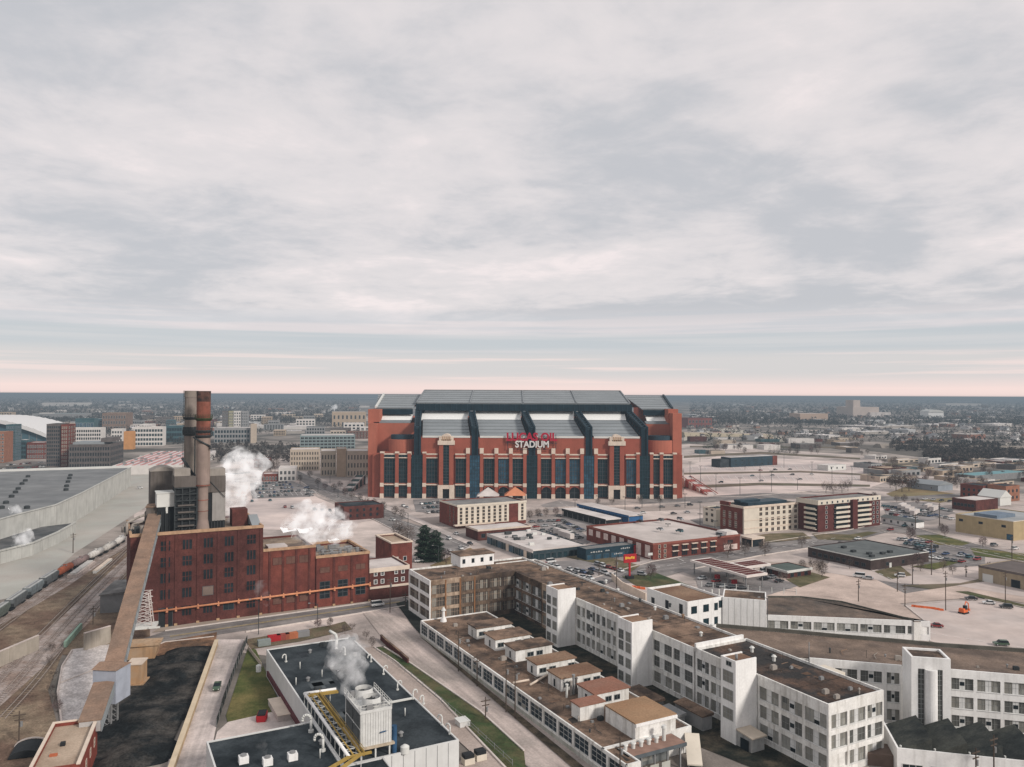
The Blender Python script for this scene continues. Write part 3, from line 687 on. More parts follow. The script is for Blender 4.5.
wm3 = winmesh(3.6, 3.2, 2, 2, FRAMED, GLK, 0.2); lou = mat('bricked_up_panel', (0.13,0.07,0.055), 0.2, 0.5)
for i in range(4):
    x = l1+(l2-l1)*(i+0.5)/4+3.2
    if i < 3:
        put(pl, winmesh(4.0, 2.6, 2, 1, BRICKD, lou), 'v', x, h2-5.2, -0.42+0.02)
        put(pl, winmesh(3.6, 2.6, 1, 1, BRICKD, lou), 'v', x, 3.2, -0.42+0.02)
for i in range(3):
    x = l2+(l3-l2)*(i+0.5)/3
    for j, z in enumerate((h3-5.6, h3-12.2, 3.4)): put(pl, wm3 if j else winmesh(3.6,2.0,2,1,BRICKD,lou), 'v', x, z)
# service pipe on brackets
PIPEO = mat('rusty_orange_pipe', (0.55,0.24,0.13), 0.2, 0.6)
p0 = zat(c+U()*len_to(c, U(), 150), 611.5); p1 = zat(c+U()*l3, 583.5)
m = MB(); m.tube((cols[0]+1, -1.0, p0), (l3, -1.0, p1), 0.35, n=8)
m.build('pipe', PIPEO, pl)
for x in cols[1:] + [l1+(l2-l1)*(i+0.5)/4 for i in range(4)] + [l2+(l3-l2)*i/3 for i in (1,2,3)]:
    z = p0+(p1-p0)*(x-cols[0])/(l3-cols[0]); MB().box(x-0.35, x+0.35, -1.25, -0.26, z-0.8, z-0.36).box(x-0.2, x+0.2, -1.3, -1.1, z-0.35, z+0.8).build('pipe_bracket', PIPEO, pl)
# roof clutter on the lower blocks
m = MB(); rz = random.Random(3)
for i in range(12):
    x = l2+2+rz.random()*(l3-l2-5); y = 3+rz.random()*20; s = 0.6+rz.random()*1.3; m.box(x, x+s*1.6, y, y+s, h3-0.7, h3-0.7+s)
m.path([(l2+2,4,h3+0.8),(l2+8,4,h3+0.8),(l2+8,12,h3+0.8),(l3-4,12,h3+0.8)],0.3).path([(l2+2,7,h3+1.2),(l3-3,7,h3+1.2)],0.25)
for i in range(5): m.cyl(l2+4+i*3.4, 6, h3-0.7, h3+1.6, 0.7, n=10)
m.build('roof_machinery', GREYM, pl)
m = MB(); n = 16
for i in range(n+1): x = l2+0.6+(l3-l2-1.2)*i/n; m.tube((x,2.2,h3-0.7),(x,2.2,h3+2.1),0.07,n=4)
m.tube((l2+0.6,2.2,h3+2.1),(l3-0.6,2.2,h3+2.1),0.07,n=4).tube((l2+0.6,2.2,h3+1.4),(l3-0.6,2.2,h3+1.4),0.07,n=4)
m.build('railing', GREYM, pl)
m = MB(); m.box(l1+3, l1+10, 6, 12, h2-0.7, h2+0.5).box(l1+2, l2-3, 3.2, 4.0, h2-0.7, h2+0.2); m.build('roof_duct', ROOFW, pl)
MB().box(l1-9, l1-3.5, 12, 18, hP-0.7, hP+5.5).build('stair_house', BRICKD, pl)
MB().gable(l1-3.2, l1+0, 3, 22, hP, hP+3.2).build('skylight', ROOFG, pl)
# annex, low brick wing and the cube shaped block behind
h4 = zat(c+U()*(l3+1), 569.5)
c4 = c+U()*(l3+0.4); c4.z = 0
an = thing('brick_annex', 'low dark brick annex with white ringed windows and pale flat roof', 'building', (c4.x, c4.y, 0), TH)
la = l4-l3-0.4
shell(an, 0, la, 0.6, 20, 0, h4, BRICKD, ROOFW, par=0.4)
MB().box(-0.2, la+0.3, 0.2, 0.58, h4-1.4, h4+0.25).box(la, la+0.4, 0.6, 20, h4-1.4, h4+0.25).build('cornice', LIME, an)
MB().box(0, la+0.2, 0.1, 0.58, 4.6, 5.4).build('ledge', LIME, an)
for z in (6.5, 9.6): rowwin(an, winmesh(1.0,1.3,1,2,FRAMEW,GLK,0.1,fr=0.25), 'v', 1, la-1, 5, [z], 0.6, skip=((2,0),))
r, lu, lv, cc = site('brick_building', 'small square brick block with tan flat roof behind the annex', 'building', 391.5, 543.8, 412, 375.5, z=13.0)
hB = 13.0; shell(r, 0, lu, 0, lv, 0, hB, BRICK, ROOFT, par=0.5)
MB().box(-0.3, lu+0.3, -0.3, 0.5, hB, hB+0.6).box(-0.3, 0.5, 0.52, lv, hB, hB+0.6).box(lu-0.5, lu+0.3, 0.52, lv, hB, hB+0.6).box(0.52, lu-0.52, lv-0.5, lv, hB, hB+0.6).build('cornice', LIME, r)
put(r, winmesh(1.4,1.8,1,1,FRAMEW,LIME), 'v', lu*0.25, 5)
put(r, winmesh(1.4,1.8,1,1,FRAMEW,GLK), 'v', lu*0.65, 5)
r, lu, lv, cc = site('brick_building', 'low brick building with near black roof half hidden by steam', 'building', 344, 521, 377, 331, z=0, lu=26, lv=22)
shell(r, 0, lu, 0, lv, 0, 9, BRICKD, ROOFD, par=0.5); rowwin(r, winmesh(1.4,1.8,1,1,BRICKD,GLK), 'v', 2, lu-2, 5, (2, 5.4)); rowwin(r, winmesh(1.4,1.8,1,1,BRICKD,GLK), 'u', 2, lv-2, 4, (2, 5.4))
# ================================================================ chimneys and boiler plant on the roof
def loc2(lx, ly): return C0+U()*lx+V()*ly
def rp(px, Y):   # a roof position by picture column at a chosen distance
    x = (px-512)/780*Y; return Vector((x, Y, 0))
STK1 = mat('grey_stack_concrete', (0.225,0.195,0.165), 0.16, 0.25, streak=0.55, c2=(0.22,0.185,0.165), c2scale=0.1)
STK2 = mat('pinkish_stack_concrete', (0.265,0.205,0.175), 0.16, 0.25, streak=0.5, c2=(0.25,0.19,0.165), c2scale=0.1)
STKR = mat('faded_red_stack', (0.235,0.080,0.055), 0.28, 0.3, streak=0.6, c2=(0.20,0.085,0.062), c2scale=0.14)
SOOT = mat('soot', (0.03,0.028,0.027), 0.3, 0.5)
def ringwork(b, z, r0, r1, m=0):
    n = 20; b.cyl(0, 0, z-0.3, z, r1, n=n, m=m); b.cyl(0, 0, z-1.0, z-0.31, r0*1.02, r1, n=n, m=m)
    for i in range(n):
        a = 2*math.pi*i/n; b.tube((r1*math.cos(a), r1*math.sin(a), z), (r1*math.cos(a), r1*math.sin(a), z+1.2), 0.06, n=4, m=m)
        a2 = 2*math.pi*(i+1)/n
        for dz in (0.6, 1.2): b.tube((r1*math.cos(a), r1*math.sin(a), z+dz), (r1*math.cos(a2), r1*math.sin(a2), z+dz), 0.05, n=4, m=m)
p = rp(191.6, 292); zt = zat(p, 390.8); r1_ = 6.4*292/780
s1 = thing('smokestack', 'tall plain grey concrete chimney, the rear one of the pair', 'chimney', (p.x, p.y, hP-1))
b = MB(); zt -= hP-1; b.cyl(0,0,0,zt-2.5,r1_*1.04,r1_,28,0).cyl(0,0,zt-2.5,zt,r1_*1.05,r1_*1.05,28,0); b.cyl(0,0,zt+0.01,zt+0.02,r1_*0.8,n=20,m=1)
b.build('shaft', [STK1, SOOT], s1)
zz = zat(p, 417)-hP+1; b = MB(); ringwork(b, zz, r1_, r1_+.6); b.build('platform', DKST, s1)
zz = zat(p, 429)-hP+1; b = MB(); b.cyl(0,0,zz-1.4,zz+0.8,r1_+0.35,n=24); ringwork(b, zz-1.5, r1_, r1_+0.6); b.build('platform', DKST, s1)
b = MB()
for d in (-0.35, 0.35): b.tube((-r1_*0.8+d, -r1_*0.75, 2), (-r1_*0.8+d, -r1_*0.75, zt), 0.07, n=4)
for i in range(int(zt)): b.tube((-r1_*0.8-0.35, -r1_*0.75, 1.5+i), (-r1_*0.8+0.35, -r1_*0.75, 1.5+i), 0.05, n=4)
b.build('ladder', DKST, s1)
p = rp(203.9, 281); zt = zat(p, 391)-hP+1; r2_ = 6.6*281/780; zf = lambda py: zat(p, py)-hP+1
s2 = thing('smokestack', 'tall chimney with faded red upper half and sooty rim, front one of the pair', 'chimney', (p.x, p.y, hP-1))
b = MB(); b.cyl(0,0,zf(437),zt-1.0,r2_,n=28); b.build('red_shaft', STKR, s2)
b = MB(); b.cyl(0,0,zt-0.98,zt,r2_*1.03,n=28).cyl(0,0,zt-3.8,zt-0.99,r2_*1.008,n=28); b.build('rim', mat('sooty_rim',(0.10,0.052,0.042),0.5,0.35,c2=(0.028,0.026,0.025),c2scale=0.3), s2)
b = MB(); b.cyl(0,0,zf(484),zf(437)-0.01,r2_*1.0,n=28).cyl(0,0,zf(487.5),zf(484)-0.01,r2_*0.76,r2_,28).cyl(0,0,zf(519),zf(487.5)-0.01,r2_*0.76,n=28).cyl(0,0,0,zf(519)-0.01,r2_*1.05,r2_*0.76,28)
b.build('shaft', STK2, s2)
b = MB(); ringwork(b, zf(418), r2_, r2_+0.6); b.build('platform', mat('mossy_steel',(0.045,0.06,0.028),0.3,0.5), s2)
b = MB(); ringwork(b, zf(430), r2_, r2_+0.6); ringwork(b, zf(435), r2_, r2_+0.7); b.build('platform', DKST, s2)
b = MB(); b.cyl(0,0,zf(485.5),zf(484.6),r2_*1.05,n=28).cyl(0,0,zf(500),zf(499.4),r2_*0.8,n=28).cyl(0,0,zf(511),zf(510.4),r2_*0.8,n=28); b.build('band', STKR, s2)
b = MB(); b.path([(r2_+0.5,-1,zf(449)),(r2_+0.5,-1,zf(446)),(0,-r2_-0.4,zf(441)),(-r2_-0.6,-1.5,zf(437))],0.35).tube((-r2_-0.3,-0.8,zf(487)),(-r2_-0.3,-0.8,zf(437)),0.25)
b.build('cable_duct', DKST, s2)
bridge = thing('duct_bridge', 'slanting dark duct running up between the two chimneys', 'duct', (rp(191,284).x, 284, hP-1))
MB().path([(-3,0,zat(rp(187,284),455)-hP),(3.2,0,zat(rp(196,284),480)-hP)],0.5).build('duct', DKST, bridge)
# boiler houses
CORR = mat('weathered_cladding', (0.125,0.11,0.10), 0.2, 0.3, streak=0.6)
CORRL = mat('pale_cladding', (0.31,0.28,0.25), 0.14, 0.3, streak=0.35)
def tower(nm, lb, cat, px0, px1, Y, ytop, dep, wall, roof, zb_=hP-1, yt2=None, th=TH):
    p = rp(px0, Y); lu = len_to(p, U(th), px1); zt = zat(p, ytop)-zb_
    r = thing(nm, lb, cat, (p.x, p.y, zb_), th)
    return r, lu, zt, p
r, lu, zt, p = tower('boiler_house', 'open dark steel boiler frame with grey cladding left of the front chimney', 'boiler house', 175.5, 196.5, 276, 477, 12, CORR, CORRL)
b = MB(); b.box(0.3, lu-0.3, 0.6, 11, 0, zt*0.80, 1).box(0, lu, 0, 11.5, zt*0.81, zt, 0); b.build('wall', [CORR, BLK], r)
b = MB().box(0.1, lu*0.7, 2, 9, zt+0.02, zt+2.6); b.build('roof_box', CORRL, r)
b = MB()
for i in range(4):
    x = 0.2+(lu-0.4)*i/3; b.box(x-0.2, x+0.2, -0.05, 0.35, 0, zt*0.805)
for z in [zt*0.8*j/7 for j in range(1, 8)]: b.box(0, lu, -0.3, 0.58, z-0.18, z+0.12)
for i in range(3):
    for j in range(0, 6, 2): x = 0.2+(lu-0.4)*i/3; x2 = 0.2+(lu-0.4)*(i+1)/3; b.tube((x,0.1,zt*.13*j),(x2,0.1,zt*.13*(j+1)),0.12,n=4)
b.path([(0.6,-0.15,zt*0.66),(lu*0.9,-0.15,zt*0.75)],0.12)
b.build('steel_frame', DKST, r)
for j in range(4): MB().box(lu*0.15, lu*0.85, -0.9, -0.31, zt*0.12*(j+1), zt*0.12*(j+1)+0.5).build('walkway', CORR, r)
r, lu, zt, p = tower('boiler_house', 'grey boiler casing with pale roof box right of the front chimney', 'boiler house', 209, 224.5, 284, 476.5, 12, CORR, CORRL)
b = MB(); b.box(0, lu, 0, 11, zt*0.70, zt, 0).box(0, lu*.24, .6, 10, zt*.16, zt*.69, 2).box(lu*0.25, lu, 0.3, 10, zt*0.16, zt*0.69, 1).box(0.2, lu-0.1, 0.6, 10, 0, zt*0.159, 2); b.build('wall', [CORR, mat('grey_flat_panel',(0.30,0.285,0.27),0.12,0.3,streak=0.3), BLK], r)
MB().box(0, lu, 1.2, 9, zt+0.02, zt+2.6).build('roof_box', CORRL, r)
b = MB(); b.path([(0.3,-0.15,zt*0.93),(lu*0.95,-0.15,zt*0.6)],0.12); 
for i in range(6): b.tube((0.3+i*lu/6,-0.2,0),(0.3+i*lu/6,-0.2,zt*0.17),0.12,n=4)
b.build('steel_frame', DKST, r)
r, lu, zt, p = tower('silo_house', 'tall weathered grey clad silo house with curved roof at the plant edge', 'silo', 151.5, 175, 290, 470, 12, CORR, CORRL)
b = MB(); b.box(0, lu, 0, 11, 0, zt*0.97, 0); b.box(lu*0.3, lu*0.98, -0.15, -0.01, zt*0.35, zt*0.6, 1); b.build('wall', [CORR, BLK], r)
arc = [(-0.2+(lu+0.4)*i/8, zt*0.97+0.02+1.6*math.sin(math.pi*i/8)) for i in range(9)]
MB().hexa([(x,-0.3,z) for x,z in arc][::-1],[(x,11.2,z) for x,z in arc][::-1]).build('roof', CORRL, r)
r, lu, zt, p = tower('roof_cabin', 'small white cabin raised on dark steel beside the conveyor head', 'cabin', 158, 173.5, 276, 494, 10, PALEP, PALEP)
b = MB(); b.box(0, lu, 0, 8, zt*0.66, zt, 0).box(0.3, lu-0.3, 0.4, 7.6, 0, zt*0.65, 1); b.box(lu*0.5, lu*0.62, -0.1, -0.01, zt*0.5, zt*0.655, 0); b.build('wall', [PALEP, BLK], r)
MB().box(-0.2, lu+0.2, -0.2, 8.2, zt+0.01, zt+0.3).build('roof', PALEP, r)
b = MB()
for i in range(5): x = 0.2+i*(lu-0.4)/4; b.tube((x,-0.1,0),(x,-0.1,zt*0.55),0.14,n=4)
b.build('steel_frame', DKST, r)
# machinery cluster at the left roof corner
p = loc2(3, 8); r = thing('roof_machinery', 'jumble of pale pipes and dusty fans at the left roof corner', 'machinery', (p.x, p.y, hP-0.7), TH)
b = MB(); rz = random.Random(8)
for i in range(20):
    x, y = rz.random()*7-5, rz.random()*16-4; s = 0.5+rz.random()*1.2
    if rz.random() < 0.5: b.cyl(x, y, 0, s*2.2, s*0.6, n=10, m=rz.choice([0,0,1]))
    else: b.box(x, x+s*1.5, y, y+s, 0, s*1.8, rz.choice([0,1,1]))
b.path([(-4,-3,1),(-4,-3,5),(0,2,6),(3,8,6)],0.45); b.path([(-3,0,1),(-2,0,4),(4,6,4)],0.35)
b.build('pipework', [CORRL, DKST], r)
p = G(127, 612); r = thing('shed', 'low dark grey shed between the tracks and the power station', 'shed', (p.x, p.y, 0), 14)
MB().box(-9, -0.5, 0, 22, 0, 6.5).build('wall', GREYM, r); MB().hexa([(-9.4,-.4,6.51),(0,-.4,6.51),(0,22.4,6.51),(-9.4,22.4,6.51)],[(-9.4,-.4,6.8),(0,-.4,7.6),(0,22.4,7.6),(-9.4,22.4,6.8)]).build('roof', mat('slate_roof',(0.13,0.125,0.12),0.3,0.3,c2=(0.22,0.21,0.2),c2scale=0.1), r)
# ================================================================ conveyors, transfer house, trestle
CONVR = mat('conveyor_roof', (0.265,0.175,0.125), 0.16, 0.3, c2=(0.20,0.14,0.105), c2scale=0.1, fine=0.15)
CONVW = mat('conveyor_wall', (0.42,0.41,0.40), 0.15, 0.4, streak=0.45)
def gallery(lb, A, B_, w, h, pts=()):
    A, B_ = Vector(A), Vector(B_); r = thing('conveyor', lb, 'conveyor', (A.x, A.y, 0)); B_ = B_-Vector((A.x,A.y,0)); A = Vector((0,0,A.z))
    d = (B_-A).normalized(); s = d.cross(Vector((0,0,1))).normalized()*w/2; up = s.cross(d).normalized(); up = up if up.z > 0 else -up
    MB().hexa([A-s,A+s,B_+s,B_-s],[A-s+up*h,A+s+up*h,B_+s+up*h,B_-s+up*h]).build('gallery', CONVW, r)
    s2 = s*1.10; b = MB(); b.hexa([A-s2+up*(h+.02),A+s2+up*(h+.02),B_+s2+up*(h+.02),B_-s2+up*(h+.02)],[A-s2+up*(h+.3),A+s2+up*(h+.3),B_+s2+up*(h+.3),B_-s2+up*(h+.3)])
    b.build('roof', CONVR, r)
    b = MB(); n = 16
    for side in (s*1.06,):
        for i in range(n): 
            q0, q1 = A.lerp(B_, i/n)+side, A.lerp(B_, (i+1)/n)+side
            b.tube(q0, q0+up*h, 0.12, n=4); b.tube(q0, q1+up*h, 0.09, n=4)
        b.bar(A+side, B_+side, 0.25, 0.3); b.bar(A+side+up*h*0.96, B_+side+up*h*0.96, 0.25, 0.3)
    b.build('side_truss', ROOFG, r)
    return r
TA = rp(156.5, 279); TA.z = zat(TA, 513)-2.5
TB = G(113.5, 664, 13.3); TB.z = 10.4
cv1 = gallery('long sloping conveyor gallery rising to the brick plant roof', TB, TA, 4.0, 2.6)
hd = thing('conveyor_house', 'square grey conveyor head house on the plant roof edge', 'conveyor house', (TA.x, TA.y, hP-0.7), 20)
MB().box(-2.8, 2.8, -1.5, 6, 0, TA.z-hP+5.4).build('wall', CORR, hd); MB().box(-3, 3, -1.8, 6.3, TA.z-hP+5.42, TA.z-hP+5.8).build('roof', CONVR, hd)
MB().box(-3.4, -2.82, -1, 4, 2, 7).build('cladding_panel', CORR, hd)
# transfer house
th2 = thing('transfer_house', 'pale blue grey conveyor transfer house on a lattice leg', 'conveyor house', (TB.x, TB.y, 0), -6)
BLUEG = mat('blue_grey_cladding', (0.34,0.365,0.42), 0.12, 0.4, streak=0.3)
b = MB(); b.box(-2.3, 3.6, -4.6, 1.4, 5.4, 13.4); b.build('wall', BLUEG, th2)
MB()._a([(-2.6,-4.9,13.42),(3.9,-4.9,13.42),(3.9,1.6,13.42),(-2.6,1.6,13.42),(-2.6,-1.6,14.3),(3.9,-1.6,14.3)],[(0,1,5,4),(2,3,4,5),(1,2,5),(3,0,4)]).build('roof', CONVR, th2)
b = MB()
for x in (0.6, 2.8):
    for y in (-5, -2.5): b.tube((x,y,0),(x,y,5.4),0.22,n=4)
for i in range(4):
    for y in (-5, -2.5): b.tube((0.6,y,i*1.35),(2.8,y,(i+1)*1.35),0.1,n=4); b.tube((2.8,y,i*1.35),(0.6,y,(i+1)*1.35),0.1,n=4)
b.build('lattice_leg', GREYM, th2)
# lower gallery to the corner building
LB = G(90, 722, 8.2); LA = Vector((TB.x+0.2, TB.y-4.6, 8.2))
gallery('lower conveyor gallery between the transfer house and the corner brick building', (LB.x, LB.y, 6.0), LA, 4.2, 2.4)
# white lattice trestle under the conveyor
p = G(143, 640); tr = thing('conveyor_trestle', 'white lattice steel trestle holding up the conveyor', 'trestle', (p.x, p.y, 0), 18)
zt = 15.5; b = MB()
for x in (-2.2, 2.2):
    for y in (-2, 2): b.tube((x*1.3,y*1.2,5),(x*0.75,y,zt),0.2,n=4)
for i in range(5):
    z0, z1 = 5+(zt-5)*i/5, 5+(zt-5)*(i+1)/5
    for y in (-2, 2): b.tube((-2.6,y,z0),(2.2,y,z1),0.12,n=4); b.tube((2.6,y,z0),(-2.2,y,z1),0.12,n=4); b.tube((-2.5,y,z1),(2.5,y,z1),0.12,n=4)
b.build('lattice', ROOFW, tr); MB().box(-3.4, 4.2, -3, 3, 4.2, 4.95).box(2,5.4,-3.6,-3.02,4.4,4.9).build('platform', PALEP, tr)
CBIN = mat('rust_streaked_concrete', (0.46,0.33,0.22), 0.2, 0.3, streak=0.75, c2=(0.36,0.22,0.12), c2scale=0.15)
p = G(127, 661); hb = thing('coal_hopper', 'large rust streaked concrete coal hopper under the white trestle', 'hopper', (p.x, p.y, 0), 14)
MB().hexa([(-1,0,0),(7.6,0,0),(7.6,5,0),(-1,5,0)],[(-1,0,4.2),(8.6,-.4,4.2),(8.6,5.5,4.2),(-1,5.5,4.2)]).build('body', CBIN, hb)
b = MB().box(-1.4, 9.0, -0.8, 5.9, 4.22, 4.6); b.build('rim', CBIN, hb)
p = G(126, 686); hb = thing('coal_hopper', 'smaller tan concrete bin beside the transfer house', 'hopper', (p.x, p.y, 0), 8)
MB().box(0, 3.9, 0, 5, 0.5, 5.6).box(-0.4, 4.6, -0.6, 5.2, 0, 0.48).build('body', CBIN, hb); MB().box(-0.2, 4.1, -0.2, 5.2, 5.62, 5.9).build('rim', LIME, hb)
# corner brick building, bottom left
A = G(97.5, 718, 8.0); B_ = G(79, 764, 8.0); Cc = G(54, 723, 8.0)
ang = math.degrees(math.atan2(A.y-B_.y, A.x-B_.x))-90; ln = (Vector((A.x,A.y))-Vector((B_.x,B_.y))).length; wd = (Vector((A.x,A.y))-Vector((Cc.x,Cc.y))).length
cb = thing('brick_building', 'small red brick coal building with tan roof in the bottom left corner', 'building', (B_.x, B_.y, 0), ang)
shell(cb, -wd, 0, 0, ln, 0, 8.0, mat('bright_brick',(0.20,0.052,0.038),0.2,0.4,streak=0.3,fine=0.1), ROOFT, par=0.7)
MB().box(-0.45, 0.25, -0.2, ln, 8.02, 8.3).box(-wd-0.2, -0.47, ln-0.4, ln+0.1, 8.02, 8.3).box(-wd-0.2, -wd+0.4, 0, ln-0.42, 8.02, 8.3).build('coping', LIME, cb)
for i in range(4): 
    o = obj('window', winmesh(1.2,1.6,1,2,LIME,GLK,fr=.08), cb, (0.0, ln*(i+0.6)/4.4, 3.6)); o.rotation_euler[2] = R_(90)
MB().box(-wd*0.62, -wd*0.62+0.9, ln*0.5, ln*0.5+0.9, 7.3, 8.0).build('roof_vent', BLK, cb); MB().box(-wd*0.75,-wd*0.75+1.4,ln*0.3,ln*0.3+0.7,7.3,7.7).build('roof_vent', mat('brick_red_cap',(0.4,0.12,0.06)), cb)
# walls round the coal yard
def wall(nm, lb, pts, h, t, m, cap=None, cat='wall'):
    P = [G(x, y) for x, y in pts]; r = thing(nm, lb, cat, (P[0].x, P[0].y, 0)); b = MB(); k = MB()
    for a, c_ in zip(P, P[1:]):
        a = a-P[0]; c_ = c_-P[0]; d = (c_-a).normalized(); s = Vector((-d.y, d.x, 0))*t/2
        b.hexa([(v.x,v.y,0) for v in (a-s,c_-s,c_+s,a+s)], [(v.x,v.y,h) for v in (a-s,c_-s,c_+s,a+s)])
        s2 = s*1.3
        if cap: k.hexa([(v.x,v.y,h+.01) for v in (a-s2,c_-s2,c_+s2,a+s2)], [(v.x,v.y,h+.2) for v in (a-s2,c_-s2,c_+s2,a+s2)])
    b.build('wall', m, r)
    if cap: k.build('coping', cap, r)
    return r
wall('retaining_wall', 'long tan concrete retaining wall between the coal yard and the alley', [(216.5,646),(166,790)], 1.9, 0.9, mat('tan_concrete',(0.40,0.30,0.19),0.15,0.3,streak=0.3), mat('pale_tan_coping',(0.56,0.46,0.33),0.12,0.3))
wall('concrete_wall', 'pale curved kerb wall around the white gravel bed', [(72,652),(62,668),(57.5,694),(62,728)], 0.8, 0.4, CONC)
wall('concrete_wall', 'broad pale concrete wall left of the railway tracks', [(-20,676),(38,650)], 4.5, 0.6, mat('weathered_wall',(0.36,0.32,0.27),0.15,0.3,streak=0.5), CONC)
wall('concrete_wall', 'pale concrete wall behind the gravel bed under the conveyor', [(84,651),(110,643)], 5.4, 0.6, mat('weathered_wall',(0.36,0.32,0.27)), CONC)
wall('green_barrier', 'low pale green barrier along the curving tracks', [(65,648),(81,629)], 2.0, 0.8, mat('pale_green_paint',(0.25,0.36,0.29),0.15,0.3,streak=0.3), None, 'barrier')
# ================================================================ white factory
PANEL = [mat('grey_infill_panel', (0.225,0.218,0.195), 0.18, 0.5, streak=0.2), mat('dark_infill_panel', (0.105,0.105,0.098), 0.2, 0.5), mat('light_infill_panel', (0.29,0.285,0.26), 0.15, 0.5, streak=0.2)]
PWH = mat('white_infill_panel', (0.60,0.60,0.585), 0.08, 0.6, streak=0.15)
def fwin(w, h, v):
    k = ('fw', round(w,2), round(h,2), v)
    if k in WM: return WM[k]
    b = MB(); rz = random.Random(v*7+int(w*10)); y = -0.05
    g = [0,1,2,1,0,0][v % 6]
    b.box(-w/2, w/2, y+0.02, 0.1, 0, h, g)
    cw = w*0.26; c0 = -w*0.5+w*[0.34,0.37,0.40,0.30,0.36,0.36][v % 6]
    b.box(c0, c0+cw, y-0.05, y+0.019, 0, h, 3)
    if v % 3 == 1: b.box(c0+cw*0.1, c0+cw*0.9, y-0.09, y-0.051, h*0.35, h*0.68, 4)
    if v % 4 == 2: b.box(c0+cw*0.05, c0+cw*0.95, y-0.09, y-0.051, h*0.02, h*0.3, 4)
    if v % 5 == 4: b.box(-w*.46, -w*.46+w*.2, y-.02, y+.019, h*.5, h*.96, 1)
    if v % 5 == 0: b.box(w*.2, w*.42, y-.02, y+.019, h*.06, h*.5, 2)
    n = max(3, int(w/1.0))
    for i in range(n+1): x = -w/2+w*i/n; b.box(x-0.02, x+0.02, y-0.07, y-0.02, 0, h, 5)
    for z in (0.04, h*0.5, h-0.04): b.box(-w/2, w/2, y-0.075, y-0.02, z-0.02, z+0.02, 5)
    b.box(-w/2-.05, w/2+.05, y-0.4, y-0.005, -0.16, -0.02, 3)
    WM[k] = b.mesh('window', PANEL+[PWH, GLK, FRAMEG]); return WM[k]
def facade(root, face, a, b_, nb, zs, hh, z0, z1, at, wall, pier=0.7, dep=0.4, vs=None, skip=(), wt=None):
    """concrete frame standing proud of a recessed core; windows sit on the core face"""
    m = MB(); L_ = (b_-a)/nb
    def bx(s0, s1, q0, q1):
        if face == 'v': m.box(s0, s1, at, at+dep, q0, q1)
        else: m.box(at, at+dep, s0, s1, q0, q1)
    edges = [a+L_*i for i in range(nb+1)]
    for i, e in enumerate(edges):
        s0 = e-pier/2 if 0 < i < nb else (e if i == 0 else e-pier*0.7); s1 = e+pier/2 if 0 < i < nb else (e+pier*0.7 if i == 0 else e)
        bx(s0, s1, z0, z1)
    for i in range(nb):
        s0 = edges[i]+(pier/2 if i > 0 else pier*0.7); s1 = edges[i+1]-(pier/2 if i < nb-1 else pier*0.7)
        last = z0
        for z in sorted(zs):
            if z > last+0.02: bx(s0, s1, last, z)
            last = z+hh
        if z1 > last+0.02: bx(s0, s1, last, z1)
    m.build('wall_frame', wall, root)
    for i in range(nb):
        s0 = edges[i]+(pier/2 if i > 0 else pier*0.7); s1 = edges[i+1]-(pier/2 if i < nb-1 else pier*0.7)
        for j, z in enumerate(sorted(zs)):
            if (i, j) in skip: continue
            v = random.randrange(6) if vs is None else vs
            put(root, fwin(s1-s0, hh, v), face, (s0+s1)/2, z, -(dep-0.04), 'window', at)
def core(root, x0, x1, y0, y1, z1, wall, roof, par=0.6, dx=0.4, dy=0.4, z0=0):
    """core box set back behind the frame on its two seen sides"""
    b = MB(); b.box(x0+dx, x1, y0+dy, y1, z0, z1-par-0.35); b.build('wall', wall, root)
    b = MB().box(x0+0.4, x1-0.4, y0+0.4, y1-0.4, z1-par-0.349, z1-par); b.build('roof', roof, root)
    b = MB(); b.box(x0, x1, y0, y0+0.399, z1-par-0.34, z1) if dy == 0 else None
    b.box(x0, x0+0.399, y0+(0.4 if dy==0 else 0.4), y1-0.4, z1-par-0.34, z1) if dx == 0 else None
    b.box(x1-0.399, x1, y0+0.4, y1-0.4, z1-par-0.34, z1); b.box(x0, x1, y1-0.399, y1, z1-par-0.34, z1)
    b.build('parapet', wall, root)
h3 = 15.3
K = corner_frame(828.5, 704.5, z=h3)
ROOFM = mat('mottled_dark_roof', (0.036,0.034,0.033), 0.4, 0.1, c2=(0.125,0.078,0.056), c2amt=0.33, c2scale=0.075, fine=0.3)
fac = thing('factory', 'long white three storey factory wing with stair towers and brown gravel roof', 'factory', (K.x, K.y, 0), TH)
wu = len_to(K, U(), 884); wv = len_to(K+Vector((0,0,h3)), V(), 512.5)
t3 = uv(735.7, 763, 0, K); t2 = uv(631.8, 683.8, 0, K); t1 = uv(557.5, 644.4, 0, K)
s = [len_to(K+Vector((0,0,10)), V(), p) for p in (757.5, 716.5, 695.5, 652.5, 617, 576, 545)]
print('factory', wu, wv, t1, t2, t3, s)
zr3 = [9.9, 5.65, 1.4]; hw3 = 2.95
core(fac, 0, wu, 0, s[2], h3, WHITEW, ROOFM)
facade(fac, 'v', 0.4, wu, 3, zr3, hw3, 0, h3, 0, WHITEW, skip=((0,0),))
facade(fac, 'u', 0, s[0]-0.1, 3, zr3, hw3, 0, h3, 0, WHITEW)
facade(fac, 'u', s[0]+0.1, s[2], 4, zr3, hw3, 0, h3, 0, WHITEW)
MB().box(0.2, wu-1, s[2]+0.01, s[2]+0.6, h3-1, h3+1.0).build('parapet', WHITE, fac)
core(fac, 0, wu, s[2]+0.62, wv+14, h3-0.2, WHITEW, RUST)
facade(fac, 'u', s[2]+0.62, s[4], 4, zr3, hw3, 0, h3-0.2, 0, WHITEW)
facade(fac, 'u', s[4]+0.02, s[5], 4, zr3, hw3, 0, h3-0.2, 0, WHITEW)
